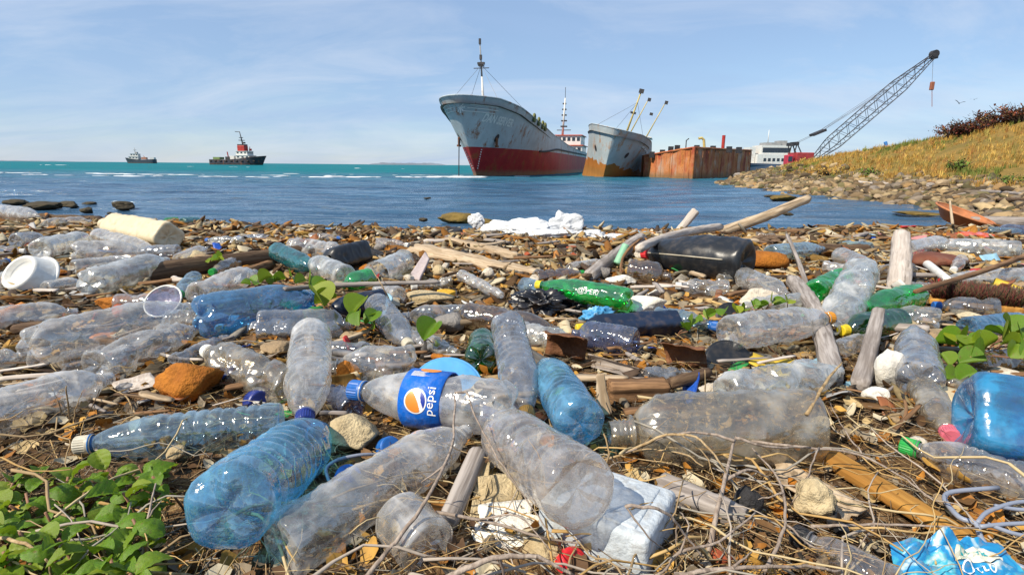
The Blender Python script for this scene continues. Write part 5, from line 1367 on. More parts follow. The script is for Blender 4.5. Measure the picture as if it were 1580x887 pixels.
# black jerrycan
JC = bottle('glossy black jerrycan with a red cap and a pale seam, lying on its side', (1154, 406), (993, 390), 72, 'jug', BLACKP, 'red', name='jerrycan', cat='jerrycan', square=0.08, flat=0.0, group=None, rn=0.024, lift=-0.01)
Rj, Lj = JC['r'], JC['L']; bpy.context.view_layer.update()
cdj = JC.matrix_world.inverted() @ CAM; aj = math.atan2(cdj.y, cdj.x)
jb = [o for o in JC.children if o.name.startswith('body')][0].data.vertices
seam = []
for s_ in lin(0.12, 0.92, 26):
    best = min(jb, key=lambda q: abs(q.co.z - s_ * Lj) * 3 + (Vector((q.co.x, q.co.y)).normalized() - Vector((math.cos(aj + .12), math.sin(aj + .12)))).length * Rj)
    seam.append(best.co * 1.0 + Vector((best.co.x, best.co.y, 0)).normalized() * 0.002)
v, f = tube(seam, 0.0035, 6); obj('seam', mesh('seam', v, f), solid('pale_seam', (0.40, 0.36, 0.28), 0.6), JC)
# black bottle with a squarish body
bottle('black glossy bottle with rounded corners behind the green shoots', (562, 388), (498, 404), 36, 'can', BLACKP, 'beige', square=0.5, lift=0.02)
# cream jug near the water
bottle('big cream stained jug lying near the water', (262, 366), (160, 346), 42, 'can', CREAMP, name='plastic_jug', cat='jug', square=0.3, group=None, crush=0.06, rn=0.04)
# big blue canister cut by the frame
bottle('big bright blue canister at the edge of the picture, behind the green capped bottle', (1484, 640), (1780, 700), 138, 'can', plastic('bright_blue_canister', (0.05, 0.46, 0.80), 0.8, 0.12, (0.02, 0.34, 0.66), 0.18), name='canister', cat='canister', square=0.5, group=None, petal=False)
# tub, bowl, lid
def dish(label, px, py, w, prof, mat, tilt=(0, 0), name='plastic_tub', cat='tub', zl=0.0):
    p = on(px, py, zl); k = w * depth(p) / FPX / 2
    v, f = lathe([(z * k, r * k) for z, r in prof], 40)
    m = Matrix.Translation(p) @ Matrix.Rotation(tilt[0], 4, 'X') @ Matrix.Rotation(tilt[1], 4, 'Y')
    root = thing(name, label, cat, m); return root, k, v, f
r_, k, v, f = dish('round white tub lying upside down with a recessed base', 56, 432, 72, [(0, 1.0), (0.05, 1.03), (0.10, 0.98), (0.72, 0.80), (0.80, 0.76), (0.83, 0.70), (0.80, 0.62), (0.62, 0.56), (0.60, 0)], WHITEP, (R(52), R(-10)), zl=0.05)
obj('tub_wall', mesh('tub_wall', v, f), WHITEP, r_)
v, f = lathe([(-0.02 * k, 1.0 * k), (0.0, 1.10 * k), (0.07 * k, 1.10 * k), (0.08 * k, 1.0 * k)], 40); obj('rim', mesh('rim', v, f), WHITEP, r_)
r_, k, v, f = dish('violet white plastic bowl lying open above the big clear soda bottle', 258, 470, 54, [(0, 0), (0.02, 0.5), (0.18, 0.82), (0.40, 0.95), (0.46, 1.0), (0.42, 0.90), (0.22, 0.74), (0.08, 0.45), (0.06, 0)], WHITEP, (R(48), 0), 'plastic_bowl', 'bowl', 0.06)
obj('bowl_wall', mesh('bowl_wall', v, f), plastic('violet_white_plastic', (0.6, 0.58, 0.75), 0.6, 0.2, (0.50, 0.47, 0.62)), r_)
v, f = tube([(k * math.cos(a), k * math.sin(a), 0.45 * k) for a in lin(0, 2 * math.pi, 33)], 0.05 * k, 6); obj('rim', mesh('rim', v, f), WHITEP, r_)
for lab, px, py, w, tl, mt, z_ in (('black rubber disc leaning behind the trailing leaves', 1128, 492, 52, R(60), BLACKP, 0.0), ('big black rubber flap below the orange capped bottle', 1124, 566, 84, R(55), BLACKP, 0.0), ('light blue bucket lid edge showing behind the blue label', 690, 600, 110, R(35), solid('light_blue_plastic', (0.10, 0.36, 0.70), 0.4, 0.2, 20, 0.05, 0.1), 0.02)):
    r_, k, v, f = dish(lab, px, py, w, [(0, 0), (0, 0.9), (0.03, 0.98), (0.08, 1.0), (0.13, 0.97), (0.15, 0.85), (0.13, 0.6), (0.14, 0)], mt, (tl, R(6)), 'plastic_disc' if 'lid' in lab else 'rubber_disc', 'lid' if 'lid' in lab else 'rubber', z_)
    obj('disc', mesh('disc', v, f), mt, r_)
    v, f = tube([(k * .97 * math.cos(a), k * .97 * math.sin(a), 0.1 * k) for a in lin(0, 2 * math.pi, 33)], 0.04 * k, 6); obj('rim', mesh('rim', v, f), mt, r_)
# orange basket by the water
r_, k, v, f = dish('faded orange basket lying tipped over at the water edge', 1478, 346, 80, [(0, 0), (0.0, 0.55), (0.06, 0.66), (0.42, 0.94), (0.46, 1.0), (0.42, 0.92), (0.08, 0.62), (0.03, 0)], None, (R(16), R(14)), 'orange_basket', 'basket', 0.03)
obj('basket_wall', mesh('basket_wall', v, f), solid('faded_orange_plastic', (0.46, 0.17, 0.065), 0.6, 0.4, 9, 0.1, 0.35), r_)
v, f = tube([(k * math.cos(a), k * math.sin(a), 0.45 * k) for a in lin(0, 2 * math.pi, 33)], 0.04 * k, 6); obj('rim', mesh('rim', v, f), solid('faded_orange_plastic', (0.58, 0.20, 0.07)), r_)
G('thin pale stick standing in the orange basket', (1470, 346), (1466, 310), 4, 3, PALEWOOD, name='stick', cat='stick', z0=0.10, z1=0.26, bend=0.02)
# loose caps
def loose_cap(label, px, py, w, c, tilt):
    p = on(px, py, 0.012); r = w * depth(p) / FPX / 2
    root = thing('bottle_cap', label, 'cap', Matrix.Translation(p) @ Matrix.Rotation(tilt, 4, 'X') @ Matrix.Rotation(tilt * .7, 4, 'Y'), 'loose bottle caps')
    v, f = lathe([(0, .97 * r), (0, 1.03 * r), (.8 * r, r), (.92 * r, .92 * r), (.95 * r, .8 * r), (.95 * r, 0)], 40); obj('cap_shell', mesh('cap_shell', v, f, False), capm(c), root)
    v, f = lathe([(.02 * r, .96 * r), (-.12 * r, .98 * r), (-.16 * r, 1.04 * r), (-.02 * r, 1.05 * r)], 32); obj('tamper_ring', mesh('tamper_ring', v, f), capm(c), root)
loose_cap('loose blue cap beside the cream stone', 597, 692, 34, 'blue', R(50)); loose_cap('loose blue cap above the long cloudy bottle', 535, 742, 40, 'blue', R(30))
loose_cap('loose navy cap left of the speckled bottle', 394, 620, 36, 'navy', R(70)); loose_cap('loose red cap at the bottom edge by the foam box', 876, 872, 48, 'red', R(40))
loose_cap('loose black cap among the twigs at the lower right', 1282, 802, 26, 'black', R(60)); loose_cap('second loose black cap right below the coral lump', 1296, 818, 20, 'black', R(20))
loose_cap('loose amber cap under the clear bottle with the round base', 757, 690, 34, 'amber', R(60)); loose_cap('loose beige cap near the long thin stick', 606, 470, 18, 'beige', R(50))

# crumpled sheets: black bag, blue rag, blue wrapper, scrap metal
def crumple(label, px, py, w, h, d, mat, seed, name, cat, fold=0.45, zl=0.0, rot=0.0, n=4, parent=None):
    p = on(px, py, zl); k = depth(p) / FPX / 2; V, F = ICO[n]; o = Vector((seed * 1.3, seed * 0.7, 2.0)); out = []
    for a in V:
        r = 1 - fold * 0.9 * abs(noise.noise(a * 1.7 + o)) * 1.6 - fold * 0.5 * abs(noise.noise(a * 4.1 + o)) + 0.25 * noise.noise(a * 0.9 + o)
        out.append(Vector((a.x * w * k * r, a.y * w * k * d * r, a.z * h * k * r + h * k * 0.75)))
    ob = obj(name, mesh(name, out, F), mat, None, Matrix.Translation(p) @ Matrix.Rotation(rot, 4, 'Z'))
    return tag(ob, label, cat)
BAG = solid('black_bag_film', (0.012, 0.013, 0.018), 0.3, 0.3, 8, 0.3, 0.2, spec=0.6)
crumple('crumpled black plastic bag left of the bright green bottle', 836, 486, 110, 52, 0.6, BAG, 3, 'plastic_bag', 'bag', 0.7)
crumple('crumpled black bag piece under the bright green bottle', 880, 482, 70, 30, 0.5, BAG, 8, 'plastic_bag', 'bag', 0.7)
crumple('ragged blue and white cloth behind the yellow cap of the navy canister', 922, 506, 62, 44, 0.5, solid('blue_white_cloth', (0.06, 0.30, 0.58), 0.7, 0.5, 18, 0.3, 0.5, (0.5, 0.58, 0.62)), 5, 'rag', 'rag', 0.5)
crumple('blue and yellow plastic scrap at the water edge', 512, 362, 46, 12, 0.4, solid('blue_yellow_plastic', (0.03, 0.28, 0.68), 0.5, 0.2, 9, 0.1, 0.5, (0.6, 0.42, 0.03)), 6, 'plastic_scrap', 'plastic', 0.3)
crumple('dark wrack of seaweed along the water edge', 640, 371, 110, 14, 0.3, solid('dark_seaweed', (0.022, 0.016, 0.014), 0.85, 0.5, 20, 0.9, 0.3), 7, 'seaweed', 'seaweed', 0.6)
crumple('dark seaweed lump right of the styrofoam', 985, 366, 44, 10, 0.4, solid('dark_seaweed', (0.02, 0.02, 0.02)), 9, 'seaweed', 'seaweed', 0.6)
crumple('orange and violet plastic wrapper behind the long milky bottle', 1506, 372, 84, 16, 0.4, solid('orange_violet_film', (0.55, 0.10, 0.03), 0.45, 0.4, 9, 0.2, 0.5, (0.32, 0.26, 0.45)), 10, 'wrapper', 'wrapper', 0.5)
crumple('small blue plastic scrap left of the bleached white post', 1345, 374, 26, 10, 0.5, solid('blue_scrap', (0.01, 0.08, 0.42), 0.4), 11, 'plastic_scrap', 'plastic', 0.4)
crumple('tangle of dry brown root fibre behind the pale blue bottle', 1185, 380, 70, 22, 0.5, solid('root_fibre', (0.17, 0.11, 0.07), 0.9, 0.6, 40, 0.9, 0.3), 12, 'root_tangle', 'roots', 0.5)
crumple('brown clump of seaweed left of the small ribbed bottle', 42, 452, 60, 30, 0.6, solid('brown_weed', (0.12, 0.085, 0.045), 0.9, 0.6, 30, 0.9, 0.3), 13, 'seaweed', 'seaweed', 0.5)
RUSTM = solid('rusty_scrap_metal', (0.20, 0.085, 0.035), 0.75, 0.5, 14, 0.5, 0.4, (0.06, 0.025, 0.03), metal=0.2)
def sheet(label, pts, mat, name, cat, curl=0.02, seed=1, th=0.003):
    """a bent plate through four image corners given with their heights"""
    c = [on(a, b_, z_) for a, b_, z_ in pts]; n = 12; V, F = [], []
    nn = (c[1] - c[0]).cross(c[3] - c[0]).normalized()
    for s_ in (0, 1):
        for i in range(n):
            for j in range(n):
                u, w = i / (n - 1), j / (n - 1)
                p = c[0].lerp(c[1], u).lerp(c[3].lerp(c[2], u), w)
                p = p + nn * (curl * math.sin(math.pi * w) + 0.4 * curl * noise.noise(Vector((u * 3, w * 3, seed))) + s_ * th)
                e = 1 if i in (0, n - 1) or j in (0, n - 1) else 0
                p = p + (c[1] - c[0]) * (0.05 * e * noise.noise(Vector((u * 6, w * 6, seed + 4))))
                V.append(p - c[0])
    N_ = n * n
    for i in range(n - 1):
        for j in range(n - 1):
            q = (i * n + j, (i + 1) * n + j, (i + 1) * n + j + 1, i * n + j + 1); F.append(tuple(reversed(q))); F.append(tuple(a + N_ for a in q))
    ring = [i * n for i in range(n)] + [(n - 1) * n + j for j in range(1, n)] + [i * n + n - 1 for i in range(n - 2, -1, -1)] + [j for j in range(n - 2, 0, -1)]
    for a, b_ in zip(ring, ring[1:] + ring[:1]): F.append((a, b_, b_ + N_, a + N_))
    o = obj(name, mesh(name, V, F), mat, None, Matrix.Translation(c[0])); return tag(o, label, cat)
sheet('curled grey metal strip right of the sawn planks', [(908, 545, 0.05), (1000, 572, 0.03), (1000, 588, 0.02), (912, 566, 0.02)], solid('grey_tin', (0.33, 0.28, 0.24), 0.6, 0.4, 20, 0.3, 0.5), 'metal_strip', 'metal', 0.02, 2)
sheet('rusty brown metal plate with orange edges, right of the violet bottle', [(1018, 530, 0.08), (1088, 540, 0.07), (1092, 568, 0.01), (1030, 566, 0.01)], RUSTM, 'metal_plate', 'metal', 0.03, 5)
sheet('dark rusty metal flap behind the sawn plank', [(838, 512, 0.10), (900, 525, 0.09), (902, 556, 0.02), (840, 548, 0.02)], RUSTM, 'metal_plate', 'metal', 0.03, 7)
sheet('grey pinkish slab leaning right of the white cup', [(632, 424, 0.02), (656, 388, 0.10), (662, 398, 0.08), (646, 432, 0.01)], solid('grey_pink_board', (0.42, 0.36, 0.36), 0.8, 0.2, 20, 0.2, 0.3), 'board', 'board', 0.005, 8, 0.012)
sheet('thin torn brown bark plate in front of the curled metal strip', [(905, 588, 0.03), (962, 596, 0.02), (955, 612, 0.005), (910, 606, 0.01)], RUSTM, 'metal_plate', 'metal', 0.01, 9)
sheet('white board scrap lying in front of the black flap', [(1196, 700, 0.02), (1340, 782, 0.01), (1300, 800, 0.005), (1200, 742, 0.01)], PALEWOOD, 'board', 'board', 0.006, 12)
# blue printed wrapper at the bottom right
W0 = [on(a, b_, z_) for a, b_, z_ in ((1372, 838, 0.035), (1540, 838, 0.03), (1600, 905, 0.02), (1385, 905, 0.02))]
wr = thing('snack_wrapper', 'crumpled blue and white printed wrapper at the lower right corner', 'wrapper', Matrix.Translation(W0[0]))
t = NT('blue_printed_film'); v = t.coord('Object'); a = t.noise(v, 26, 3, 0.5, dist=1.2); b = t.noise(v, 70, 4)
k = t.ramp(a, [(0.30, (0.52, 0.58, 0.58)), (0.40, (0.05, 0.36, 0.48)), (0.50, (0.012, 0.18, 0.42)), (0.60, (0.02, 0.26, 0.50)), (0.68, (0.45, 0.54, 0.55))])
k = t.mix(t.math('MULTIPLY', t.ramp(b, [(0.55, 0.0), (0.7, 1.0)]), 0.5), k, (0.20, 0.14, 0.09)); t.principled(k, 0.35, t.bump(b, 0.3, 0.004), 0.5)
def wrap_pt(u, w):
    p = W0[0].lerp(W0[1], u).lerp(W0[3].lerp(W0[2], u), w) - W0[0]
    h = abs(noise.noise(Vector((u * 3.1, w * 3.1, 4.0)))) * 0.035 + 0.012 * abs(noise.noise(Vector((u * 8, w * 8, 1.0))))
    return p + Vector((0, 0, h * (0.3 + 0.7 * math.sin(math.pi * min(1, max(0, u))) )))
n = 34; V = [wrap_pt(i / (n - 1), j / (n - 1)) for i in range(n) for j in range(n)]
V += [a - Vector((0, 0, 0.0015)) for a in V]
F = [(i * n + j, (i + 1) * n + j, (i + 1) * n + j + 1, i * n + j + 1) for i in range(n - 1) for j in range(n - 1)]; F = [tuple(reversed(q)) for q in F] + [tuple(a + n * n for a in q) for q in F]
obj('film', mesh('film', V, F), t.m, wr)
def wrap_print(vf, u0, w0, su, sw, name, mat, lift=0.002):
    vv, ff = vf; obj(name, mesh(name, [wrap_pt(u0 + a.x * su, w0 - a.y * sw) + Vector((0, 0, lift)) for a in vv], ff, False), mat, wr)
wrap_print(disc(1.0), 0.70, 0.42, 0.20, 0.20, 'oval_emblem', solid('cream_print', (0.62, 0.62, 0.52), 0.4, 0.1, 20, 0, 0.1))
wrap_print(text_vf('ESTRE', 1.0), 0.54, 0.46, 0.085, 0.16, 'emblem_lettering', solid('teal_print', (0.02, 0.35, 0.40), 0.4, 0.1, 20, 0, 0.1), 0.004)
wrap_print(text_vf('Otto', 1.0), 0.50, 0.80, 0.13, 0.24, 'lettering', white_l, 0.003)

sheet('cracked white foam tile lying flat left of the foam box', [(738, 778, .03), (822, 768, .03), (820, 832, .02), (748, 842, .02)], FOAM, 'foam_tile', 'foam', 0.006, 21, 0.012)
sheet('cream foam sheet below the neck of the wide round based bottle', [(735, 735, .045), (800, 728, .05), (806, 768, .03), (742, 774, .03)], CREAM, 'foam_tile', 'foam', 0.008, 22, 0.008)
sheet('thin cream foam strip beside the wooden tube', [(724, 800, .02), (740, 708, .05), (756, 712, .05), (744, 806, .02)], CREAM, 'foam_tile', 'foam', 0.004, 23, 0.008)
sheet('white foam scrap behind the foam tile', [(812, 792, .03), (862, 800, .03), (858, 830, .015), (820, 826, .015)], FOAM, 'foam_tile', 'foam', 0.006, 24, 0.01)
sheet('pale board scrap on the straw left of the large rust orange rock', [(170, 590, .02), (232, 574, .03), (250, 592, .02), (190, 606, .01)], WHITEWOOD, 'board', 'board', 0.006, 25)
sheet('yellowish torn sheet right of the speckled bottle', [(505, 580, .05), (560, 574, .04), (560, 604, .01), (508, 612, .01)], YELLOWWOOD, 'board', 'board', 0.01, 26)
# white branched plastic rack
def px_tube(mb, pts, r, seg=8):
    P = [on(a, b_, z_) - O_ for a, b_, z_ in pts]
    Q = []
    for i in range(len(P) - 1):
        for s_ in range(4): Q.append(P[i].lerp(P[i + 1], s_ / 4))
    Q.append(P[-1])
    for _ in range(2): Q = [Q[0]] + [(Q[i - 1] + Q[i] * 2 + Q[i + 1]) / 4 for i in range(1, len(Q) - 1)] + [Q[-1]]
    mb.tube(Q, r, seg)
O_ = on(1510, 830, 0)
rack = thing('plastic_rack', 'pale grey branched plastic rack in front of the green capped bottle', 'rack', Matrix.Translation(O_))
RACK = solid('pale_grey_plastic', (0.24, 0.27, 0.34), 0.45, 0.15, 20, 0.05, 0.15)
b = MB(); px_tube(b, [(1540, 752, .03), (1462, 758, .03), (1455, 770, .03), (1480, 800, .03), (1508, 806, .03), (1512, 830, .02), (1540, 860, .01), (1590, 880, .01)], 0.0036); b.build('main_bar', RACK, rack, sm=True)
for pts in ([(1508, 806, .03), (1520, 790, .035), (1560, 775, .035), (1600, 772, .03)], [(1512, 812, .03), (1550, 808, .03), (1600, 806, .03)], [(1524, 808, .03), (1560, 822, .025), (1600, 830, .02)], [(1535, 780, .035), (1570, 786, .03), (1600, 786, .03)]):
    b = MB(); px_tube(b, pts, 0.0029); b.build('side_bar', RACK, rack, sm=True)
O_ = on(540, 730, 0); b = MB(); px_tube(b, [(512, 752, .01), (500, 722, .03), (520, 708, .04), (560, 700, .04), (600, 702, .02)], 0.0028)
tag(b.build('plastic_wire', RACK, None, Matrix.Translation(O_), sm=True), 'curved thin white wire loop left of the loose blue cap', 'wire')

# brush head with red brown bristles
br_a, br_b = on(1432, 462, 0.03), on(1578, 478, 0.03); O_ = (br_a + br_b) / 2
brush = thing('brush_head', 'worn brush head with dark red brown bristles, below the red capped bottle', 'brush', Matrix.Translation(O_))
fr = frame(br_a - O_, br_b - O_); Lb_ = (br_b - br_a).length
b = MB(); v, f = rbox((0.035, 0.012, Lb_ / 2), 0.008); b.add([fr @ (a + Vector((0, 0, Lb_ / 2))) for a in v], f); b.build('brush_block', YELLOWWOOD, brush)
items = []; pr = [tube([(0, 0, 0), (0.1, 0, 0.5), (0.25, 0, 1.0)], [0.02, 0.017, 0.01], 3)]
for i in range(1500):
    z = rnd.uniform(0.01, Lb_ - 0.01); x = rnd.uniform(-0.03, 0.03); p = fr @ Vector((x, 0.010, z)); s_ = rnd.uniform(0.05, 0.075)
    tl = Vector((rnd.gauss(0, .35), rnd.gauss(-0.1, .3), 1.0)).normalized()
    m = tl.to_track_quat('Z', 'Y').to_matrix().to_4x4() @ Matrix.Rotation(rnd.uniform(0, 6.28), 4, 'Z') @ Matrix.Diagonal((s_ * .8, s_ * .8, s_, 1)); m.translation = p
    items.append((0, m, rnd.choice(((0.10, 0.03, 0.025), (0.16, 0.03, 0.03), (0.05, 0.03, 0.02), (0.13, 0.08, 0.04), (0.04, 0.05, 0.02)))))
o = scatter('bristles', pr, items, attr_mat('bristle_fibre', 0.6, 0.3, 100)); o.parent = brush

# ------------------------------------------------------------------ living plants
def leaf_mat(name, c, c2, yel=(0.30, 0.34, 0.02)):
    t = NT(name); v = t.coord('Object'); rn_ = t.rand()
    n = t.noise(v, 40, 4)
    k = t.mix(t.ramp(n, [(0.35, 0.0), (0.65, 1.0)]), c2, c); k = t.mix(t.math('MULTIPLY', t.ramp(t.noise(v, 9, 4, off=t.math('MULTIPLY', rn_, 40.0)), [(0.60, 0.0), (0.68, 1.0)]), 0.7), k, (0.16, 0.10, 0.03)); k = t.mix(t.ramp(rn_, [(0.5, 0.0), (1.0, 0.75)]), k, yel)
    b = t.node('ShaderNodeBsdfPrincipled'); t.set(b, 'Base Color', k); t.set(b, 'Roughness', 0.42); t.set(b, 'Specular IOR Level', 0.4)
    t.l.new(t.bump(t.noise(v, 160, 3), 0.25, 0.003), b.inputs['Normal'])
    tl = t.node('ShaderNodeBsdfTranslucent', Color=t.mix(0.5, k, (0.35, 0.5, 0.02)))
    m = t.node('ShaderNodeMixShader'); m.inputs[0].default_value = 0.32; t.l.new(b.outputs[0], m.inputs[1]); t.l.new(tl.outputs[0], m.inputs[2]); t.l.new(m.outputs[0], t.out.inputs[0])
    return t.m
VINE = leaf_mat('round_leaf_green', (0.14, 0.26, 0.012), (0.07, 0.16, 0.010)); SHRUB = leaf_mat('quilted_leaf_green', (0.17, 0.31, 0.014), (0.055, 0.13, 0.008), (0.24, 0.29, 0.025))
STEM = solid('reddish_stem', (0.26, 0.13, 0.075), 0.6, 0.3, 40, 0.1, 0.1)
def leaf_vf(nu, nt, width, fold, curl, quilt, notch, seed):
    V, F = [], []
    for i in range(nu):
        u = i / (nu - 1)
        w = width * (math.sin(math.pi * u ** 0.85) ** 0.62 if quilt else (4 * u * (1 - u)) ** 0.5) if 0 < u < 1 else (0.02 if quilt else 0.16)
        for j in range(nt):
            s_ = -1 + 2 * j / (nt - 1); x = u + (notch * (1 - abs(s_)) if i == nu - 1 else 0)
            z = fold * abs(s_) * w - curl * (u - 0.4) ** 2 + 0.02 * noise.noise(Vector((u * 3, s_ * 2, seed)))
            if quilt: z += quilt * abs(math.sin(math.pi * (4.5 * u + 1.2 * abs(s_)))) * (1 - 0.4 * abs(s_)) - 0.02 * (1 if j == nt // 2 else 0)
            V.append(Vector((x, s_ * w * 0.5, z)))
    for i in range(nu - 1):
        for j in range(nt - 1): F.append((i * nt + j, (i + 1) * nt + j, (i + 1) * nt + j + 1, i * nt + j + 1))
    return V, F
def leaf_set(mat, ps):
    r = []
    for i, a in enumerate(ps):
        v, f = leaf_vf(*a); me = mesh('leaf', v, f); me.materials.append(mat); r.append(me)
    return r
ROUND = leaf_set(VINE, [(11, 9, 1.0, 0.45, 0.15, 0, -0.06, 1), (11, 9, 0.95, 0.75, 0.2, 0, -0.05, 2), (11, 9, 1.02, 0.30, 0.3, 0, -0.06, 3), (11, 9, 0.98, 0.55, -0.1, 0, -0.05, 4)])
QUILT = leaf_set(SHRUB, [(19, 9, 0.80, 0.25, 0.7, 0.06, 0, 1), (19, 9, 0.74, 0.4, 0.5, 0.065, 0, 2), (19, 9, 0.86, 0.15, 0.9, 0.06, 0, 3), (19, 9, 0.78, -0.2, 0.9, 0.06, 0, 4)])
def add_leaf(root, O, meshes, p, size, yaw, pitch, roll):
    o = bpy.data.objects.new('leaf', rnd.choice(meshes)); link(o); o.parent = root
    o.matrix_basis = Matrix.Translation(p - O) @ Matrix.Rotation(yaw, 4, 'Z') @ Matrix.Rotation(-pitch, 4, 'Y') @ Matrix.Rotation(roll, 4, 'X') @ Matrix.Diagonal((size, size, size, 1))
    return o
def vine(label, leaves, stem):
    """leaves: (px, py, width px, height above ground, facing) ; stem: px polyline with heights"""
    O = on(stem[0][0], stem[0][1], 0.0)
    root = thing('morning_glory', label, 'plant', Matrix.Translation(O), 'beach morning glory creeping over the litter')
    b = MB(); P = [on(*s_) - O for s_ in stem]; b.tube(P, 0.0028, 6); b.build('vine_stem', STEM, root, sm=True)
    for px, py, w, z_, yaw in leaves:
        p = on(px, py, z_); s_ = w * depth(p) / FPX
        yw = R(yaw); st = p - Vector((math.cos(yw), math.sin(yw), 0.0)) * s_ * 0.5
        add_leaf(root, O, ROUND, st, s_ * rnd.uniform(.75, .98), yw, R(rnd.uniform(0, 45)), R(rnd.uniform(-55, 55)))
        near = min(P, key=lambda q: (q - (st - O)).length); mid = (near + (st - O)) / 2 + Vector((0, 0, 0.008))
        b = MB(); b.tube([near, mid, st - O], 0.0016, 5); b.build('leaf_stalk', STEM, root, sm=True)
vine('morning glory shoots with folded round leaves over the square dark bottle', [(485, 470, 44, .09, 150), (510, 468, 46, .09, 20), (480, 440, 34, .12, 100), (497, 440, 30, .13, 40), (560, 482, 46, .08, 60), (556, 498, 30, .07, 100), (540, 500, 30, .06, 200), (582, 500, 34, .06, 10), (578, 492, 26, .08, 70), (575, 510, 24, .05, 300), (452, 432, 32, .10, 120), (466, 436, 26, .10, 60)],
     [(600, 520, .01), (575, 506, .04), (545, 492, .05), (520, 484, .06), (500, 462, .08), (480, 445, .09), (450, 440, .08), (420, 436, .05)])
vine('single yellow green round leaf by the dark green bottle', [(668, 520, 44, .06, 60), (676, 536, 16, .03, 320)], [(655, 548, .0), (662, 540, .02), (668, 530, .04)])
vine('morning glory sprig with small leaves left of the folded round leaves', [(400, 438, 22, .08, 90), (388, 436, 20, .07, 150), (412, 434, 22, .09, 30), (424, 438, 20, .07, 80), (378, 440, 16, .06, 200), (434, 434, 22, .08, 40)], [(372, 446, .0), (395, 442, .05), (418, 440, .06), (440, 440, .05)])
vine('tiny green sprig by the dark log', [(326, 404, 16, .06, 90), (336, 402, 18, .07, 30), (344, 405, 15, .05, 340), (330, 408, 14, .04, 180), (340, 398, 13, .08, 80)], [(330, 414, .0), (336, 406, .04), (342, 402, .06)])
vine('trailing vine with small round leaves left of the orange capped bottle', [(1052, 512, 22, .04, 200), (1064, 498, 20, .05, 90), (1078, 500, 22, .04, 300), (1092, 486, 24, .06, 80), (1102, 492, 24, .05, 20), (1116, 484, 22, .06, 60), (1132, 482, 22, .06, 100), (1148, 480, 20, .06, 40), (1160, 474, 20, .07, 90), (1172, 470, 20, .08, 30), (1190, 466, 20, .08, 70), (1205, 470, 22, .07, 10), (1216, 466, 20, .08, 60), (1180, 478, 20, .06, 330), (1050, 505, 16, .04, 150), (1124, 494, 18, .04, 280)],
     [(1040, 524, .0), (1060, 508, .02), (1090, 498, .03), (1120, 492, .04), (1150, 486, .04), (1180, 480, .05), (1215, 476, .05)])
vine('morning glory patch with many round leaves beside the blue canister', [(1462, 532, 38, .06, 150), (1485, 525, 40, .08, 30), (1500, 532, 42, .08, 60), (1520, 528, 44, .08, 340), (1545, 520, 40, .09, 50), (1560, 530, 40, .09, 10), (1575, 518, 38, .10, 60), (1532, 546, 48, .06, 0), (1502, 564, 40, .05, 340), (1470, 586, 40, .03, 200), (1495, 590, 34, .03, 0), (1455, 560, 26, .05, 90), (1565, 548, 36, .07, 30), (1548, 508, 34, .11, 80), (1484, 546, 34, .06, 180), (1512, 548, 40, .07, 20), (1580, 536, 34, .08, 0), (1530, 512, 32, .10, 120), (1590, 552, 36, .07, 20)],
     [(1450, 600, .0), (1470, 575, .02), (1495, 555, .03), (1520, 545, .04), (1545, 535, .05), (1580, 530, .05)])
# quilted green shrub in the lower left corner: several stems, leaves in rosettes
O = on(130, 860, 0.0); sh_ = thing('leafy_shrub', 'low green shrub with quilted leaves in the lower left corner', 'plant', Matrix.Translation(O))
spots = [(40, 760), (105, 735), (165, 725), (215, 718), (70, 790), (130, 760), (190, 760), (235, 735), (30, 820), (90, 830), (150, 800), (205, 800), (45, 870), (110, 880), (170, 860), (225, 850), (15, 780), (140, 845), (60, 730), (5, 850), (200, 885), (75, 900), (150, 900), (230, 770), (-20, 800), (-15, 880), (180, 830), (20, 745)]
for i, (px, py) in enumerate(spots):
    h = rnd.uniform(0.03, 0.075) * (0.75 if py < 735 else 1); q = on(px, py, h); g0 = Vector((q.x + rnd.uniform(-.03, .03), q.y + rnd.uniform(-.02, .03), 0.0))
    b = MB(); b.tube([g0 - O, (g0 + q) / 2 - O + Vector((0.005, 0, 0)), q - O], 0.0018, 5); b.build('stem', STEM, sh_, sm=True)
    y0 = rnd.uniform(0, 360)
    for k_ in range(rnd.choice((5, 6, 7))):
        s_ = rnd.uniform(0.022, 0.040); yw = R(y0 + k_ * 137.5 + rnd.uniform(-15, 15))
        add_leaf(sh_, O, QUILT, q - Vector((0, 0, 0.006 * k_)) + Vector((math.cos(yw), math.sin(yw), 0)) * 0.004, s_, yw, R(rnd.uniform(-12, 38)), R(rnd.uniform(-25, 25)))

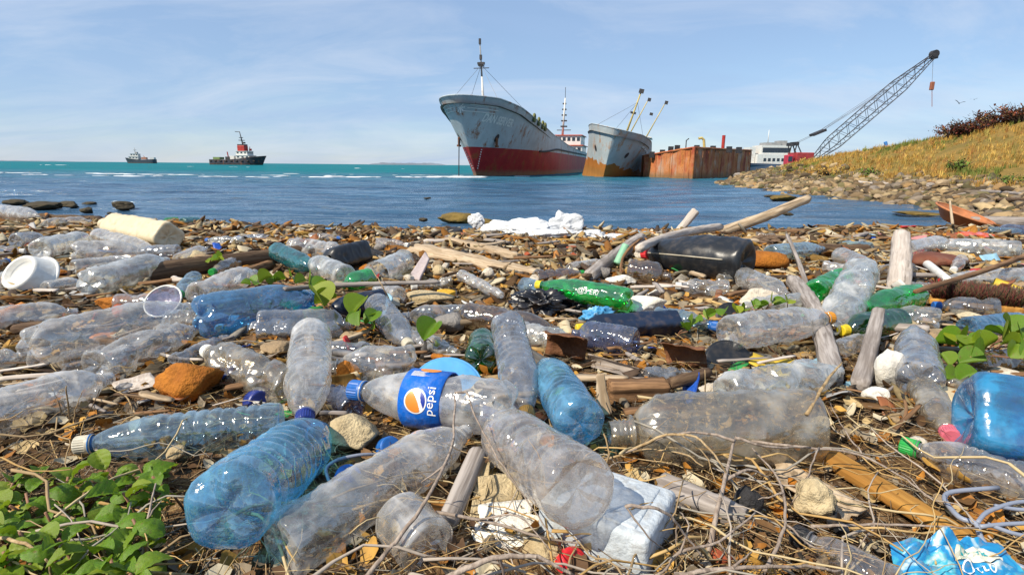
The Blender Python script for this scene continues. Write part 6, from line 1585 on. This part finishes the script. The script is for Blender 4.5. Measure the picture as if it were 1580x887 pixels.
# ------------------------------------------------------------------ dry twigs of the foreground
TWIG = wood_mat('dry_grey_twig', (0.42, 0.35, 0.29), (0.23, 0.18, 0.145), scale=1.5)
TWIG2 = wood_mat('dry_straw_twig', (0.50, 0.38, 0.22), (0.30, 0.20, 0.10), scale=1.5)
def smooth_line(P, n=5, it=2):
    Q = []
    for i in range(len(P) - 1):
        for s_ in range(n): Q.append(P[i].lerp(P[i + 1], s_ / n))
    Q.append(P[-1])
    for _ in range(it): Q = [Q[0]] + [(Q[i - 1] + Q[i] * 2 + Q[i + 1]) / 4 for i in range(1, len(Q) - 1)] + [Q[-1]]
    return [q + Vector((rnd.gauss(0, .0006), rnd.gauss(0, .0006), rnd.gauss(0, .0006))) for q in Q]
def twig(label, main, r, sides=(), mat=TWIG):
    O = on(*main[0]); root = thing('dry_twig', label, 'twig', Matrix.Translation(O), 'dry twigs over the foreground litter')
    L_ = smooth_line([on(*a) - O for a in main]); n_ = len(L_)
    b = MB(); b.tube(L_, [r * (1 - 0.55 * i / (n_ - 1)) for i in range(n_)], 7); b.build('main_stem', mat, root, sm=True)
    for sd in sides:
        P = smooth_line([on(*a) - O for a in sd]); m_ = len(P)
        b = MB(); b.tube(P, [r * 0.6 * (1 - 0.6 * i / (m_ - 1)) for i in range(m_)], 6); b.build('side_twig', mat, root, sm=True)
twig('forked grey twig hanging over the blue label down to the bottom edge', [(560, 895, .03), (610, 836, .06), (660, 770, .10), (700, 690, .12), (702, 610, .15)], .0032, [[(702, 606, .15), (722, 604, .15), (730, 640, .14), (770, 710, .11), (812, 770, .08), (860, 838, .04)], [(690, 715, .11), (650, 745, .09)]])
twig('bare twig crossing in front of the white foam tile', [(672, 790, .05), (740, 800, .06), (830, 828, .05), (900, 840, .04)], .0026, [[(740, 800, .06), (800, 790, .09), (850, 850, .06)]])
twig('thick grey twig along the bottom edge in front of the foam tile', [(690, 890, .05), (760, 858, .07), (830, 856, .07), (890, 890, .05)], .0038, [[(770, 858, .07), (782, 900, .03)]])
twig('tall grey branch standing between the foam box and the coral lump', [(1085, 880, .0), (1100, 820, .04), (1115, 750, .07), (1135, 672, .10)], .0044, [[(1135, 675, .10), (1180, 690, .09), (1250, 690, .07)], [(1118, 740, .07), (1160, 720, .08), (1190, 742, .05)], [(1133, 680, .1), (1100, 668, .10), (1040, 668, .09), (960, 700, .06)]])
twig('arched straw coloured twig over the big brown stained bottle', [(960, 700, .05), (1030, 668, .11), (1075, 672, .12), (1110, 710, .10), (1128, 745, .06)], .0024, [[(1030, 668, .11), (990, 690, .07)], [(1048, 668, .11), (1090, 700, .08), (1104, 745, .05)]], TWIG2)
twig('long bare twig with side shoots right of the foam box', [(1010, 890, .02), (1050, 850, .06), (1110, 838, .07), (1165, 790, .08)], .0024, [[(1050, 850, .06), (1065, 808, .09), (1050, 790, .09)], [(1110, 838, .07), (1140, 870, .04)]])
twig('bent grey twig over the pale blue box corner', [(965, 780, .13), (1010, 782, .13), (1040, 800, .11), (1058, 826, .08), (1085, 860, .05)], .0022, [[(1045, 805, .1), (1042, 840, .07)], [(965, 780, .13), (1000, 830, .10), (1025, 846, .07)]])
twig('slanting pale twig above the yellow plank', [(1244, 640, .10), (1280, 580, .14), (1300, 560, .15)], .0034, [[(1262, 610, .12), (1230, 625, .10)]], TWIG2)
twig('long thin twig running across above the yellow plank', [(1160, 680, .06), (1240, 690, .07), (1330, 700, .06), (1400, 740, .05), (1440, 772, .04)], .0024, [[(1262, 690, .07), (1245, 740, .05), (1220, 780, .02)], [(1330, 700, .06), (1300, 660, .08), (1280, 620, .09)]])
twig('thin twig fanning out from beside the coral lump', [(1175, 890, .02), (1215, 810, .05), (1205, 740, .06), (1160, 690, .07)], .0026, [[(1215, 810, .05), (1260, 850, .04), (1290, 830, .04)], [(1208, 760, .06), (1170, 770, .05)]])
twig('level brown twig lying over the yellow plank', [(1250, 812, .03), (1350, 808, .04), (1440, 812, .045), (1510, 814, .04)], .0022, [[(1350, 808, .04), (1320, 850, .02)]])
twig('thin twig from the plant across the straw at the lower left', [(-10, 828, .05), (40, 838, .06), (75, 862, .05), (80, 890, .03)], .0024, [], TWIG2)
twig('dark bare twig standing up out of the leafy shrub', [(220, 870, .02), (228, 800, .06), (240, 745, .09)], .0022, [[(228, 800, .06), (250, 770, .08)]])
twig('pale grass stalk lying at the bottom edge by the blue bottle', [(180, 880, .02), (260, 884, .03), (330, 892, .02)], .0028, [], TWIG2)
twig('upright dry stalks behind the pale blue bottle', [(110, 656, .0), (104, 620, .05), (102, 595, .09)], .0022, [[(112, 660, .0), (118, 625, .05), (128, 602, .08)], [(100, 650, .0), (88, 615, .05), (82, 600, .07)]], TWIG2)
twig('curved white stalk lying above the diamond patterned bottle', [(210, 640, .01), (195, 610, .03), (170, 600, .04)], .002, [], TWIG2)
twig('thin curved stalk over the white cup', [(608, 478, .02), (590, 440, .12), (574, 416, .15)], .0024, [], TWIG2)
twig('thin grey twig in front of the milky crushed bottle', [(1090, 622, .02), (1088, 570, .10)], .0018, [], TWIG2)
twig('tangled straw coloured twig left of the big brown stained bottle', [(930, 710, .02), (1000, 690, .06), (1060, 700, .07), (1085, 720, .06)], .002, [[(960, 704, .04), (1010, 712, .05), (1050, 716, .05)], [(990, 694, .06), (1045, 690, .08)]], TWIG2)
twig('bare twig lying in front of the black capped bottle', [(1040, 886, .04), (1130, 876, .05), (1230, 872, .04), (1300, 880, .03)], .003, [[(1130, 876, .05), (1160, 850, .06)]])

# ------------------------------------------------------------------ countable small things: stones and sticks, each told apart by what it lies near
MARKS = [(345, 790, 'the big bright blue bottle'), (220, 670, 'the beige capped pale blue bottle'), (60, 620, 'the large hazy bottle'), (452, 830, 'the long cloudy bottle'), (660, 610, 'the blue label'), (895, 755, 'the wide round based bottle'), (470, 640, 'the navy cap'), (380, 570, 'the white capped crumpled bottle'), (585, 555, 'the lobed soda bottle'),
    (890, 640, 'the ribbed blue bottle'), (805, 610, 'the amber capped bottle'), (1100, 650, 'the big brown stained bottle'), (1220, 585, 'the milky crushed bottle'), (1460, 660, 'the pink cap'), (1410, 690, 'the green cap'), (1500, 660, 'the blue canister'), (1440, 850, 'the blue printed wrapper'), (150, 510, 'the large clear soda bottle'), (380, 480, 'the big pale blue soda bottle'),
    (460, 500, 'the square dark bottle'), (190, 430, 'the starred cloudy bottle'), (55, 410, 'the white tub'), (300, 420, 'the dark log'), (210, 355, 'the cream jug'), (430, 390, 'the teal bottle'), (525, 395, 'the black glossy bottle'), (605, 412, 'the white cup'), (605, 500, 'the beige capped ribbed bottle'), (790, 490, 'the brown ribbed bottle'), (742, 548, 'the dark green bottle base'), (900, 450, 'the bright green bottle'),
    (850, 465, 'the black bag'), (970, 500, 'the navy canister'), (940, 525, 'the violet bottle'), (1080, 400, 'the black jerrycan'), (840, 350, 'the styrofoam heap'), (740, 400, 'the big driftwood slab'), (940, 400, 'the grey log end'), (1180, 330, 'the big driftwood branch'), (1175, 402, 'the rusty block'), (1200, 505, 'the orange cap'), (1385, 400, 'the white post'), (1500, 455, 'the brush head'), (1510, 545, 'the round leaf patch'), (1475, 330, 'the orange basket'),
    (1340, 500, 'the yellow capped dark green bottle'), (1400, 790, 'the yellow plank'), (1254, 765, 'the coral lump'), (960, 810, 'the foam box'), (780, 810, 'the foam tile'), (290, 590, 'the rust orange rock'), (546, 665, 'the big cream stone'), (130, 800, 'the leafy shrub'), (1060, 545, 'the rusty metal plate'), (1550, 385, 'the long milky bottle'), (710, 740, 'the wooden tube'), (1040, 770, 'the half buried log'), (640, 363, 'the dark wrack'), (100, 340, 'the pale shore board'), (1285, 430, 'the crumpled green bottle'), (1125, 540, 'the black rubber flap'), (1010, 585, 'the broken wood block')]
USED = set()
def near_label(px, py, head):
    for d2, mx_, my_, ph in sorted(((px - a) ** 2 + ((py - b_) * 1.4) ** 2, a, b_, c) for a, b_, c in MARKS)[:3]:
        dx, dy = px - mx_, (py - my_) * 1.3
        rel = ('right of' if dx > 0 else 'left of') if abs(dx) > abs(dy) else ('in front of' if dy > 0 else 'behind')
        L_ = f'{head} {rel} {ph}'
        if L_ not in USED: USED.add(L_); return L_
    return None
SMATS = [('tan', TANST), ('grey', GREYST), ('brown', BROWNST), ('cream', CREAM), ('white', WHITEST), ('dark', DARKST), ('orange', ORANGE), ('brick red', REDST)]
SW = [26, 18, 16, 14, 12, 6, 6, 3]
ns = 0
for tr in range(900):
    if ns >= 120: break
    z_ = rnd.random()
    if z_ < 0.52: px, py = rnd.uniform(560, 1010), rnd.uniform(366, 436)
    elif z_ < 0.75: px, py = rnd.uniform(0, 1580), rnd.uniform(352, 470)
    else: px, py = rnd.uniform(0, 1580), 440 + 430 * rnd.random() ** 1.3
    p = on(px, py, 0.0)
    if p.y > crest(p.x) - 0.02: continue
    w = rnd.choice((7, 9, 11, 13, 16, 20)) * (1 + max(0, py - 400) / 330)
    cn, mt = rnd.choices(SMATS, SW)[0]; szn = 'small' if w < 11 * (1 + max(0, py - 400) / 330) else 'larger'
    lab = near_label(px, py, f'{szn} {cn} {"rounded" if tr % 2 else "angular"} stone')
    if not lab: continue
    stone(lab, px, py, w, w * rnd.uniform(0.5, 0.9), mt, 1000 + tr, rnd.uniform(0.6, 1.0), n=2, rot=rnd.uniform(0, 6.28), facets=6 if tr % 2 else 12, group='loose stones on the beach'); ns += 1
nk = 0
for tr in range(1500):
    if nk >= 230: break
    px, py = rnd.uniform(0, 1580), 364 + 290 * rnd.random() ** 1.9
    p = on(px, py, 0.02)
    if p.y > crest(p.x) - 0.05: continue
    ln = rnd.uniform(0.05, 0.15) * (0.6 + 0.25 * p.y); a_ = rnd.gauss(0, 0.7); d_ = Vector((math.cos(a_), math.sin(a_), 0)) * ln / 2
    nm, mt = rnd.choice((('grey', GREYWOOD), ('pale', PALEWOOD), ('brown', BROWNWOOD), ('dark', BARKWOOD), ('bleached', WHITEWOOD)))
    lab = near_label(px, py, f'{"thick" if tr % 2 else "thin"} {nm} wood piece')
    if not lab: continue
    r_ = ln * (rnd.uniform(0.07, 0.12) if tr % 2 else rnd.uniform(0.025, 0.05))
    v, f = log_vf(ln, r_, r_ * rnd.uniform(.5, 1), 5000 + tr, 0.15, 8, 10, 0.2, square=0.7 if tr % 3 else 0)
    if tr % 3:
        for a in v: a.y *= 0.45
    o = obj('wood_piece', mesh('wood_piece', v, f), mt, None, frame(p - d_ + Vector((0, 0, r_ + .004)), p + d_ + Vector((0, 0, r_ + rnd.uniform(0, .02))))); tag(o, lab, 'driftwood', 'loose wood on the beach'); nk += 1

# more small crushed bottles wedged into the gaps
nk = 0
for tr in range(900):
    if nk >= 34: break
    px, py = rnd.uniform(-10, 1590), rnd.uniform(366, 560)
    if min((px - a) ** 2 + ((py - b_) * 2) ** 2 for a, b_ in BPOS) < (34 + (py - 366) * 0.22) ** 2 or (640 < px < 960 and py < 420): continue
    nm, mt = rnd.choice((('clear', CLEAR), ('hazy', HAZY), ('smoky', SMOKE), ('milky', MILKY), ('stained', DIRTY), ('pale blue', PALEBLUE), ('rosy', PINKISH), ('brown', AMBER)))
    lab = near_label(px, py, f'small crushed {nm} bottle')
    if not lab: continue
    w = (13 + (py - 360) * 0.13) * rnd.uniform(.85, 1.2); a_ = rnd.gauss(0, .5); dx, dy = math.cos(a_) * w * 1.6 * rnd.choice((-1, 1)), math.sin(a_) * w * .55
    bottle(lab, (px - dx, py - dy), (px + dx, py + dy), w, rnd.choice(('plain', 'ring', 'soda', 'waist')), mt, rnd.choice((None, None, None, 'blue', 'white', 'green')), crush=rnd.uniform(.2, .45)); nk += 1
# coloured scraps of plastic, foam and tin
SCRAPC = [('white', (0.68, 0.67, 0.62), 10), ('cream', (0.58, 0.48, 0.30), 10), ('orange', (0.58, 0.20, 0.02), 7), ('blue', (0.02, 0.14, 0.45), 3), ('pale blue', (0.26, 0.46, 0.58), 5), ('red', (0.50, 0.03, 0.03), 4), ('green', (0.03, 0.28, 0.07), 4), ('yellow', (0.60, 0.42, 0.04), 5), ('black', (0.02, 0.02, 0.022), 6), ('grey', (0.34, 0.34, 0.34), 6), ('rusty', (0.26, 0.09, 0.03), 8), ('pink', (0.50, 0.22, 0.22), 2)]
def shard_vf(seed):
    q = random.Random(seed); n1, n2 = 6, 5; V = []; cu, tw = q.uniform(-.5, .5), q.uniform(-.25, .25); L1, L2 = q.uniform(.1, .3), q.uniform(.1, .3)
    for s_ in (0, 1):
        for a in range(n1):
            for b_ in range(n2):
                u, w = a / (n1 - 1) - .5, (b_ / (n2 - 1) - .5) * (1 - L1 * (a / n1)) * .75
                V.append(Vector((u * (1 - L2 * abs(w)) + .06 * noise.noise(Vector((u * 5, w * 5, seed))), w + .09 * noise.noise(Vector((u * 6, w * 6, seed + 9))), cu * (u * u + .6 * w * w) + tw * u * w * 2 + .05 * noise.noise(Vector((u * 4, w * 4, seed + 3))) + .05 * s_)))
    N_ = n1 * n2; F = []
    for a in range(n1 - 1):
        for b_ in range(n2 - 1):
            k = (a * n2 + b_, (a + 1) * n2 + b_, (a + 1) * n2 + b_ + 1, a * n2 + b_ + 1); F.append(tuple(reversed(k))); F.append(tuple(i + N_ for i in k))
    ring = [a * n2 for a in range(n1)] + [(n1 - 1) * n2 + b_ for b_ in range(1, n2)] + [a * n2 + n2 - 1 for a in range(n1 - 2, -1, -1)] + [b_ for b_ in range(n2 - 2, 0, -1)]
    return V, F + [(a, b_, b_ + N_, a + N_) for a, b_ in zip(ring, ring[1:] + ring[:1])]
SH = [mesh('plastic_scrap', *shard_vf(i)) for i in range(14)]
nk = 0
for tr in range(1200):
    if nk >= 230: break
    px, py = rnd.uniform(0, 1580), 360 + 300 * rnd.random() ** 1.4
    p = on(px, py, 0.0)
    if p.y > crest(p.x) - 0.04: continue
    nm, c_, w_ = rnd.choices(SCRAPC, [a[2] for a in SCRAPC])[0]; shp = rnd.choice(('curled', 'flat', 'bent', 'torn'))
    lab = near_label(px, py, f'{shp} {nm} scrap')
    if not lab: continue
    me = SH[rnd.randrange(14)].copy(); me.materials.append(solid(nm.replace(' ', '_') + '_scrap', c_, 0.55, 0.25, 40, 0.1, 0.3))
    s_ = rnd.uniform(14, 44) * (1 + max(0, py - 400) / 420) * depth(p) / FPX
    s_ = min(s_, 0.11)
    o = obj('plastic_scrap', me, None, None, trs((p.x, p.y, beach_z(p.x, p.y) + rnd.uniform(.008, .02)), (rnd.gauss(0, .45), rnd.gauss(0, .35), rnd.uniform(0, 6.28)), (s_, s_ * rnd.uniform(.5, 1.1), s_ * .8))); tag(o, lab, 'plastic', 'scraps of plastic, foam and tin'); nk += 1

# ------------------------------------------------------------------ litter nobody could count
STRAWC = [(0.46, 0.31, 0.13), (0.38, 0.24, 0.09), (0.30, 0.21, 0.11), (0.22, 0.15, 0.08), (0.12, 0.075, 0.04), (0.30, 0.27, 0.22), (0.46, 0.36, 0.20), (0.07, 0.045, 0.03)]
LEAFC = [(0.36, 0.15, 0.022), (0.26, 0.11, 0.022), (0.42, 0.24, 0.055), (0.14, 0.075, 0.03), (0.42, 0.31, 0.15), (0.09, 0.05, 0.025), (0.46, 0.40, 0.28), (0.20, 0.16, 0.11)]
PEBC = [(0.34, 0.25, 0.15), (0.24, 0.20, 0.15), (0.16, 0.10, 0.055), (0.44, 0.35, 0.22), (0.55, 0.48, 0.37), (0.09, 0.07, 0.055), (0.34, 0.15, 0.045), (0.20, 0.18, 0.17), (0.30, 0.20, 0.10)]
def spot(y0, y1, e=1.0):
    y = y0 + (y1 - y0) * rnd.random() ** e; x = rnd.uniform(-1, 1) * (1.06 * y + 0.35); return x, y
sp_ = []
for i in range(6):
    q = random.Random(i); c1, c2 = q.uniform(-.25, .25), q.uniform(-.15, .3)
    sp_.append(tube([(-.5, 0, 0), (-.2, c1 * .5, c2 * .35), (.15, c1 * .7, c2 * .5), (.5, c1 * .1, c2 * .2)], [.010, .012, .011, .007], 3))
items = []
for i in range(11500):
    x, y = spot(0.42, 1.6, 1.25) if i < 7200 else spot(1.4, 4.1)
    s_ = rnd.uniform(0.03, 0.15); th = s_ * rnd.uniform(0.5, 1.4) if s_ < .08 else s_ * rnd.uniform(.25, .8)
    z_ = beach_z(x, y) + rnd.uniform(0.0, 0.016)
    items.append((rnd.randrange(6), trs((x, y, z_), (rnd.uniform(0, 6.28), rnd.gauss(0, .16), rnd.uniform(0, 6.28)), (s_, th, th)), rnd.choice(STRAWC)))
scatter('straw', sp_, items, attr_mat('dry_straw', 0.75, 0.3, 80), True, 'dry straw and fine stalks strewn over the whole beach', 'straw')
items = []
for i in range(120):
    if i < 80: px, py = rnd.uniform(820, 1500), rnd.uniform(640, 900)
    else: px, py = rnd.uniform(-50, 820), rnd.uniform(600, 900)
    z_ = rnd.uniform(.015, .06); p = on(px, py, z_); s_ = rnd.uniform(.10, .32); th = s_ * rnd.uniform(.35, .6)
    items.append((rnd.randrange(6), trs(p, (rnd.uniform(0, 6.28), rnd.gauss(0, .16), rnd.gauss(.5, .9)), (s_, th * .9, th * .9)), rnd.choice(STRAWC[:3] + STRAWC[5:7] + [(.38, .32, .26)])))
fine = []
for i in range(6):
    q_ = random.Random(90 + i); P = [Vector((-.5 + j / 9, .10 * noise.noise(Vector((j * .35, i, 0))) * 2, .12 * noise.noise(Vector((j * .3, i, 5))) * 2)) for j in range(10)]
    fine.append(tube(P, [.016 - .0009 * j for j in range(10)], 5))
scatter('dry_stalks', fine, items, attr_mat('dry_stalk', 0.8, 0.3, 60), True, 'long dry stalks lying tangled over the foreground bottles', 'stalks', True)
lp_ = []
for i in range(6):
    q = random.Random(40 + i); V = []; n1, n2 = 4, 3
    for a in range(n1):
        for b_ in range(n2):
            u, w = a / (n1 - 1), b_ / (n2 - 1) * 2 - 1
            V.append((u - .5, w * .38 * math.sin(math.pi * (0.12 + .8 * u)) + q.uniform(-.05, .05), .25 * (u - .5) ** 2 * q.uniform(0, 2) + q.uniform(.05, .35) * abs(w) * .6 + q.uniform(-.05, .05)))
    lp_.append((V, [(a * n2 + b_, (a + 1) * n2 + b_, (a + 1) * n2 + b_ + 1, a * n2 + b_ + 1) for a in range(n1 - 1) for b_ in range(n2 - 1)]))
items = []
for i in range(9000):
    x, y = spot(0.42, 4.2, 1.2); s_ = rnd.uniform(0.012, 0.045) * (.8 + .15 * y)
    items.append((rnd.randrange(6), trs((x, y, beach_z(x, y) + rnd.uniform(.002, .014)), (rnd.gauss(0, .5), rnd.gauss(0, .5), rnd.uniform(0, 6.28)), (s_, s_ * rnd.uniform(.6, 1.2), s_)), rnd.choice(LEAFC)))
scatter('fallen_leaves', lp_, items, attr_mat('dead_leaf', 0.7, 0.4, 90), True, 'dead brown leaves and bark flakes strewn over the whole beach', 'leaf litter')
pp_ = [rock_vf(700 + i, 1, 10, 0.1) for i in range(8)]
items = []
for i in range(2600):
    x, y = spot(0.5, 4.6, 0.8)
    if i % 3 == 0: x, y = rnd.gauss(0.1, 1.1), rnd.uniform(2.2, 4.3)
    elif rnd.random() < .4: continue
    if y > crest(x) + .35: continue
    s_ = rnd.uniform(0.004, 0.016) * (0.6 + 0.28 * y)
    items.append((rnd.randrange(8), trs((x, y, beach_z(x, y) + s_ * .25), (rnd.uniform(0, 6), rnd.uniform(0, 6), rnd.uniform(0, 6)), (s_ * rnd.uniform(.8, 2.0), s_, s_ * rnd.uniform(.4, .9))), sc(rnd.choice(PEBC), rnd.uniform(.5, 1.1))))
scatter('gravel', pp_, items, attr_mat('gravel_stone', 0.85, 0.4, 120), True, 'small pebbles, shell grit and coral bits between the litter', 'gravel')
items = []
for i in range(10000):
    x, y = spot(1.0, 4.5, 0.7); s_ = rnd.uniform(0.02, 0.075) * (.7 + .24 * y)
    if y > crest(x) + .3: continue
    items.append((rnd.randrange(4), trs((x, y, beach_z(x, y) + .006), (rnd.gauss(0, .3), rnd.gauss(0, .25), rnd.uniform(0, 6.28)), (s_, s_ * rnd.uniform(.12, .35), s_ * rnd.uniform(.06, .18))), sc(rnd.choice(STRAWC + LEAFC), rnd.uniform(.35, 1.05))))
scatter('wood_chips', [rock_vf(800 + i, 1, 8, 0.05) for i in range(4)], items, attr_mat('chip_wood', 0.8, 0.5, 90), True, 'splinters and wood chips washed up along the beach', 'wood chips')

# ------------------------------------------------------------------ the point and the hill
def land_pt(px, py, y0=11.0, y1=70.0):
    """where the ray through a picture point meets the far shore"""
    d = ray(px, py); y = y0
    while y < y1:
        p = CAM + d * (y / d.y)
        if bank_z(p.x, p.y) > p.z: return p
        y += 0.1
    return None
BM = [(1110, 285, 'the tip of the point'), (1160, 285, 'the barge end of the point'), (1240, 290, 'the crane'), (1300, 295, 'the middle of the point'), (1360, 305, 'the low grassy slope'), (1430, 315, 'the broad grassy slope'), (1500, 320, 'the hill foot'), (1560, 325, 'the orange basket side of the hill')]
MARKS = BM
nr = 0
for tr in range(2500):
    if nr >= 150: break
    px = rnd.uniform(1085, 1590); yb = 281 + (px - 1085) * 0.105; yt = 268 + (px - 1085) * 0.03
    py = rnd.uniform(yt, yb)
    p = land_pt(px, py)
    if p is None or p.x - coast(p.y) > 4.5: continue
    w = rnd.uniform(5, 17) * (0.7 + (px - 1085) / 800); cn = rnd.choice(('tan', 'pale', 'brown', 'grey', 'ochre')); shp = rnd.choice(('flat', 'blocky', 'rounded', 'slanted', 'long', 'upright', 'wedge shaped'))
    szn = 'small' if w < 10 else 'large' if w > 17 else 'mid sized'
    lab = near_label(px, py, f'{szn} {shp} {cn} shore rock')
    if not lab: continue
    mt = {'tan': BANKROCK, 'pale': stone_mat('pale_bank_rock', (0.38, 0.30, 0.20), (0.20, 0.15, 0.10), 3.5), 'brown': stone_mat('brown_bank_rock', (0.22, 0.155, 0.09), (0.10, 0.07, 0.04), 3.5), 'grey': stone_mat('grey_bank_rock', (0.30, 0.26, 0.22), (0.16, 0.13, 0.11), 3.5), 'ochre': stone_mat('ochre_bank_rock', (0.36, 0.22, 0.09), (0.18, 0.11, 0.05), 3.5)}[cn]
    hh = w * {'flat': .3, 'long': .3, 'upright': .9, 'rounded': .7}.get(shp, .5)
    stone(lab, px, py, w, hh, mt, 2000 + tr, rnd.uniform(.7, 1.1), 'shore_rock', 'rock', n=2, rot=rnd.uniform(0, 6), Y=p.y, zbase=p.z, group='rocks along the point', sink=0.4, rough=0.1, flat_=True); nr += 1
bp = [rock_vf(760 + i, 1, 14, 0.3) for i in range(6)]
items = []
for i in range(13000):
    y = 7 + 44 * rnd.random() ** 1.3; d = rnd.gauss(1.6, 1.3); x = coast(y) + d
    if d < -0.6 or d > 5: continue
    s_ = (.025 + .15 * rnd.random() ** 4) * (0.8 + y / 50)
    items.append((rnd.randrange(6), trs((x, y, bank_z(x, y) + s_ * .2), (rnd.uniform(-.4, .4), rnd.uniform(-.6, .6), rnd.uniform(0, 6)), (s_ * rnd.uniform(1, 2.4), s_, s_ * rnd.uniform(.5, 1.1))), sc(rnd.choice(((.30, .21, .11), (.19, .13, .07), (.36, .27, .15), (.09, .065, .04), (.13, .11, .05), (.20, .16, .12))), rnd.uniform(.5, 1.15))))
scatter('shore_rubble', bp, items, attr_mat('rubble_stone', 0.9, 0.4, 8), True, 'loose rubble between the rocks at the foot of the point', 'rubble')
for i, (a, b_, c, d_, lab) in enumerate(((1470, 292, 1590, 284, 'long pale driftwood trunk along the hill foot'), (1500, 300, 1575, 306, 'grey driftwood branch on the shore rocks near the basket'), (1430, 288, 1500, 282, 'thin brown driftwood branch at the grass edge'), (1540, 314, 1600, 318, 'dark driftwood branch low on the rocks behind the basket'), (1320, 284, 1370, 288, 'pale driftwood stick in the middle of the point'))):
    A, E = land_pt(a, b_), land_pt(c, d_)
    if A is None or E is None: continue
    A.z += .1; E.z += .12; v, f = log_vf((E - A).length, .07, .04, 400 + i, .08); tag(obj('shore_log', mesh('shore_log', v, f), (PALEWOOD, GREYWOOD, BROWNWOOD, BARKWOOD, WHITEWOOD)[i], None, frame(A, E)), lab, 'driftwood', 'driftwood on the point')
gp = []
for i in range(5):
    q = random.Random(60 + i); V, F = [], []
    for b_ in range(9):
        a0 = q.uniform(0, 6.28); bx_, by_ = q.gauss(0, .16), q.gauss(0, .16); ln = q.uniform(.6, 1.1); lx, ly = math.cos(a0) * q.uniform(.1, .5), math.sin(a0) * q.uniform(.1, .5); px_, py_ = -math.sin(a0) * .035, math.cos(a0) * .035; n0 = len(V)
        V += [(bx_ - px_, by_ - py_, 0), (bx_ + px_, by_ + py_, 0), (bx_ + lx * .4 + px_ * .8, by_ + ly * .4 + py_ * .8, ln * .6), (bx_ + lx * .4 - px_ * .8, by_ + ly * .4 - py_ * .8, ln * .6), (bx_ + lx, by_ + ly, ln * .95)]
        F += [(n0, n0 + 1, n0 + 2, n0 + 3), (n0 + 3, n0 + 2, n0 + 4)]
    gp.append((V, F))
GC = [(.50, .33, .08), (.40, .23, .045), (.52, .34, .09), (.32, .19, .045), (.24, .20, .05), (.34, .17, .05)]
items = []
for i in range(19000):
    y = 10 + 42 * rnd.random() ** 1.1; x = coast(y) + 2.6 + 17 * rnd.random() ** 1.2
    d = fbm(x, y, 11, .35, 3)
    if d < rnd.uniform(-.7, .15) or x > 1.15 * y + 4: continue
    c = rnd.choice(GC) if fbm(x, y, 3, .25, 2) < .24 else rnd.choice(((.12, .16, .03), (.16, .18, .035)))
    s_ = rnd.uniform(.12, .30) * (1.5 if rnd.random() < .15 else 1)
    items.append((rnd.randrange(5), trs((x, y, bank_z(x, y) - .02), (rnd.gauss(0, .1), rnd.gauss(0, .1), rnd.uniform(0, 6)), (s_, s_, s_)), sc(c, rnd.uniform(.75, 1.2))))
scatter('grass', gp, items, attr_mat('dry_grass', 0.8, 0.3, 4), True, 'tall dry yellow grass covering the hill on the point', 'grass')
# brush on the hill crest
def brush_bush(label, px, py, Y, w, h, n, leafc, seed, dark, green=0.0):
    if Y is None:       # on the crest of the hill as seen from the beach
        Y = max((15 + .25 * i for i in range(100)), key=lambda yy: (bank_z(at(px, py, yy).x, yy) - CAM_Z) / yy) - 0.6
    p = at(px, py, Y); p.z = bank_z(p.x, p.y) - 0.05; k = Y / FPX; q = random.Random(seed)
    root = thing('hill_shrub', label, 'shrub', Matrix.Translation(p), 'shrubs on the hill')
    b = MB(); tips = []
    for i in range(n):
        a0 = q.uniform(0, 6.28); e = Vector((math.cos(a0) * w * k * q.uniform(.2, .55), math.sin(a0) * w * k * q.uniform(.2, .5), h * k * q.uniform(.45, 1.05)))
        m_ = e * .5 + Vector((q.gauss(0, .05), q.gauss(0, .05), .12 * h * k)); b.tube([(e.x * .1, e.y * .1, 0), m_, e, e * 1.12 + Vector((q.gauss(0, .12), 0, q.gauss(.03, .08)))], [.026, .018, .010, .005], 4); tips.append((m_, e))
    b.build('branches', dark, root)
    items = []
    for i in range(n * 9):
        m_, e = q.choice(tips); c = m_.lerp(e, q.uniform(.0, 1.1)) + Vector((q.gauss(0, .09), q.gauss(0, .09), q.gauss(0, .07))); s_ = q.uniform(.05, .13)
        items.append((q.randrange(6), trs(c, (q.uniform(0, 6), q.uniform(0, 6), q.uniform(0, 6)), (s_, s_, s_)), sc(q.choice(leafc), q.uniform(.6, 1.3))))
    o = scatter('foliage', lp_, items, attr_mat('shrub_leaf', 0.7, 0.3, 6)); o.parent = root; 
REDL = [(.16, .035, .02), (.10, .03, .02), (.20, .07, .025), (.06, .03, .02), (.13, .09, .03)]; GRNL = [(.10, .16, .025), (.07, .11, .02), (.15, .17, .03)]
DKB = solid('dark_brush_wood', (.05, .03, .025), .9, .3, 3, .2, .1)
brush_bush('reddish dry bush at the left end of the hill brush', 1468, 216, None, 46, 20, 60, REDL, 1, DKB)
brush_bush('dark bare bush below the flying birds', 1500, 204, None, 60, 19, 90, REDL + [(.03, .02, .02)], 2, DKB)
brush_bush('brown bush on the hill crest next to the bare one', 1536, 194, None, 66, 22, 90, REDL + [(.2, .14, .06)], 3, DKB)
brush_bush('red brown bush at the top of the hill', 1576, 184, None, 70, 24, 90, REDL, 4, DKB)
brush_bush('green bush among the dry brush of the hill', 1484, 224, 24.4, 26, 16, 24, GRNL, 5, DKB)
brush_bush('small green bush low on the grassy slope', 1340, 268, 27, 24, 12, 20, GRNL, 6, DKB)
brush_bush('green patch of bush at the right slope edge', 1570, 262, 18, 40, 14, 24, GRNL, 7, DKB)
brush_bush('low green bush beside the crane', 1248, 266, 46, 40, 8, 20, GRNL + GC, 8, DKB)
brush_bush('reddish bush on the skyline between crane and blue arm', 1300, 250, 44, 26, 14, 24, REDL + GRNL, 9, DKB)
brush_bush('ochre bush on the low end of the hill', 1280, 282, 30, 50, 14, 30, GC, 10, DKB)
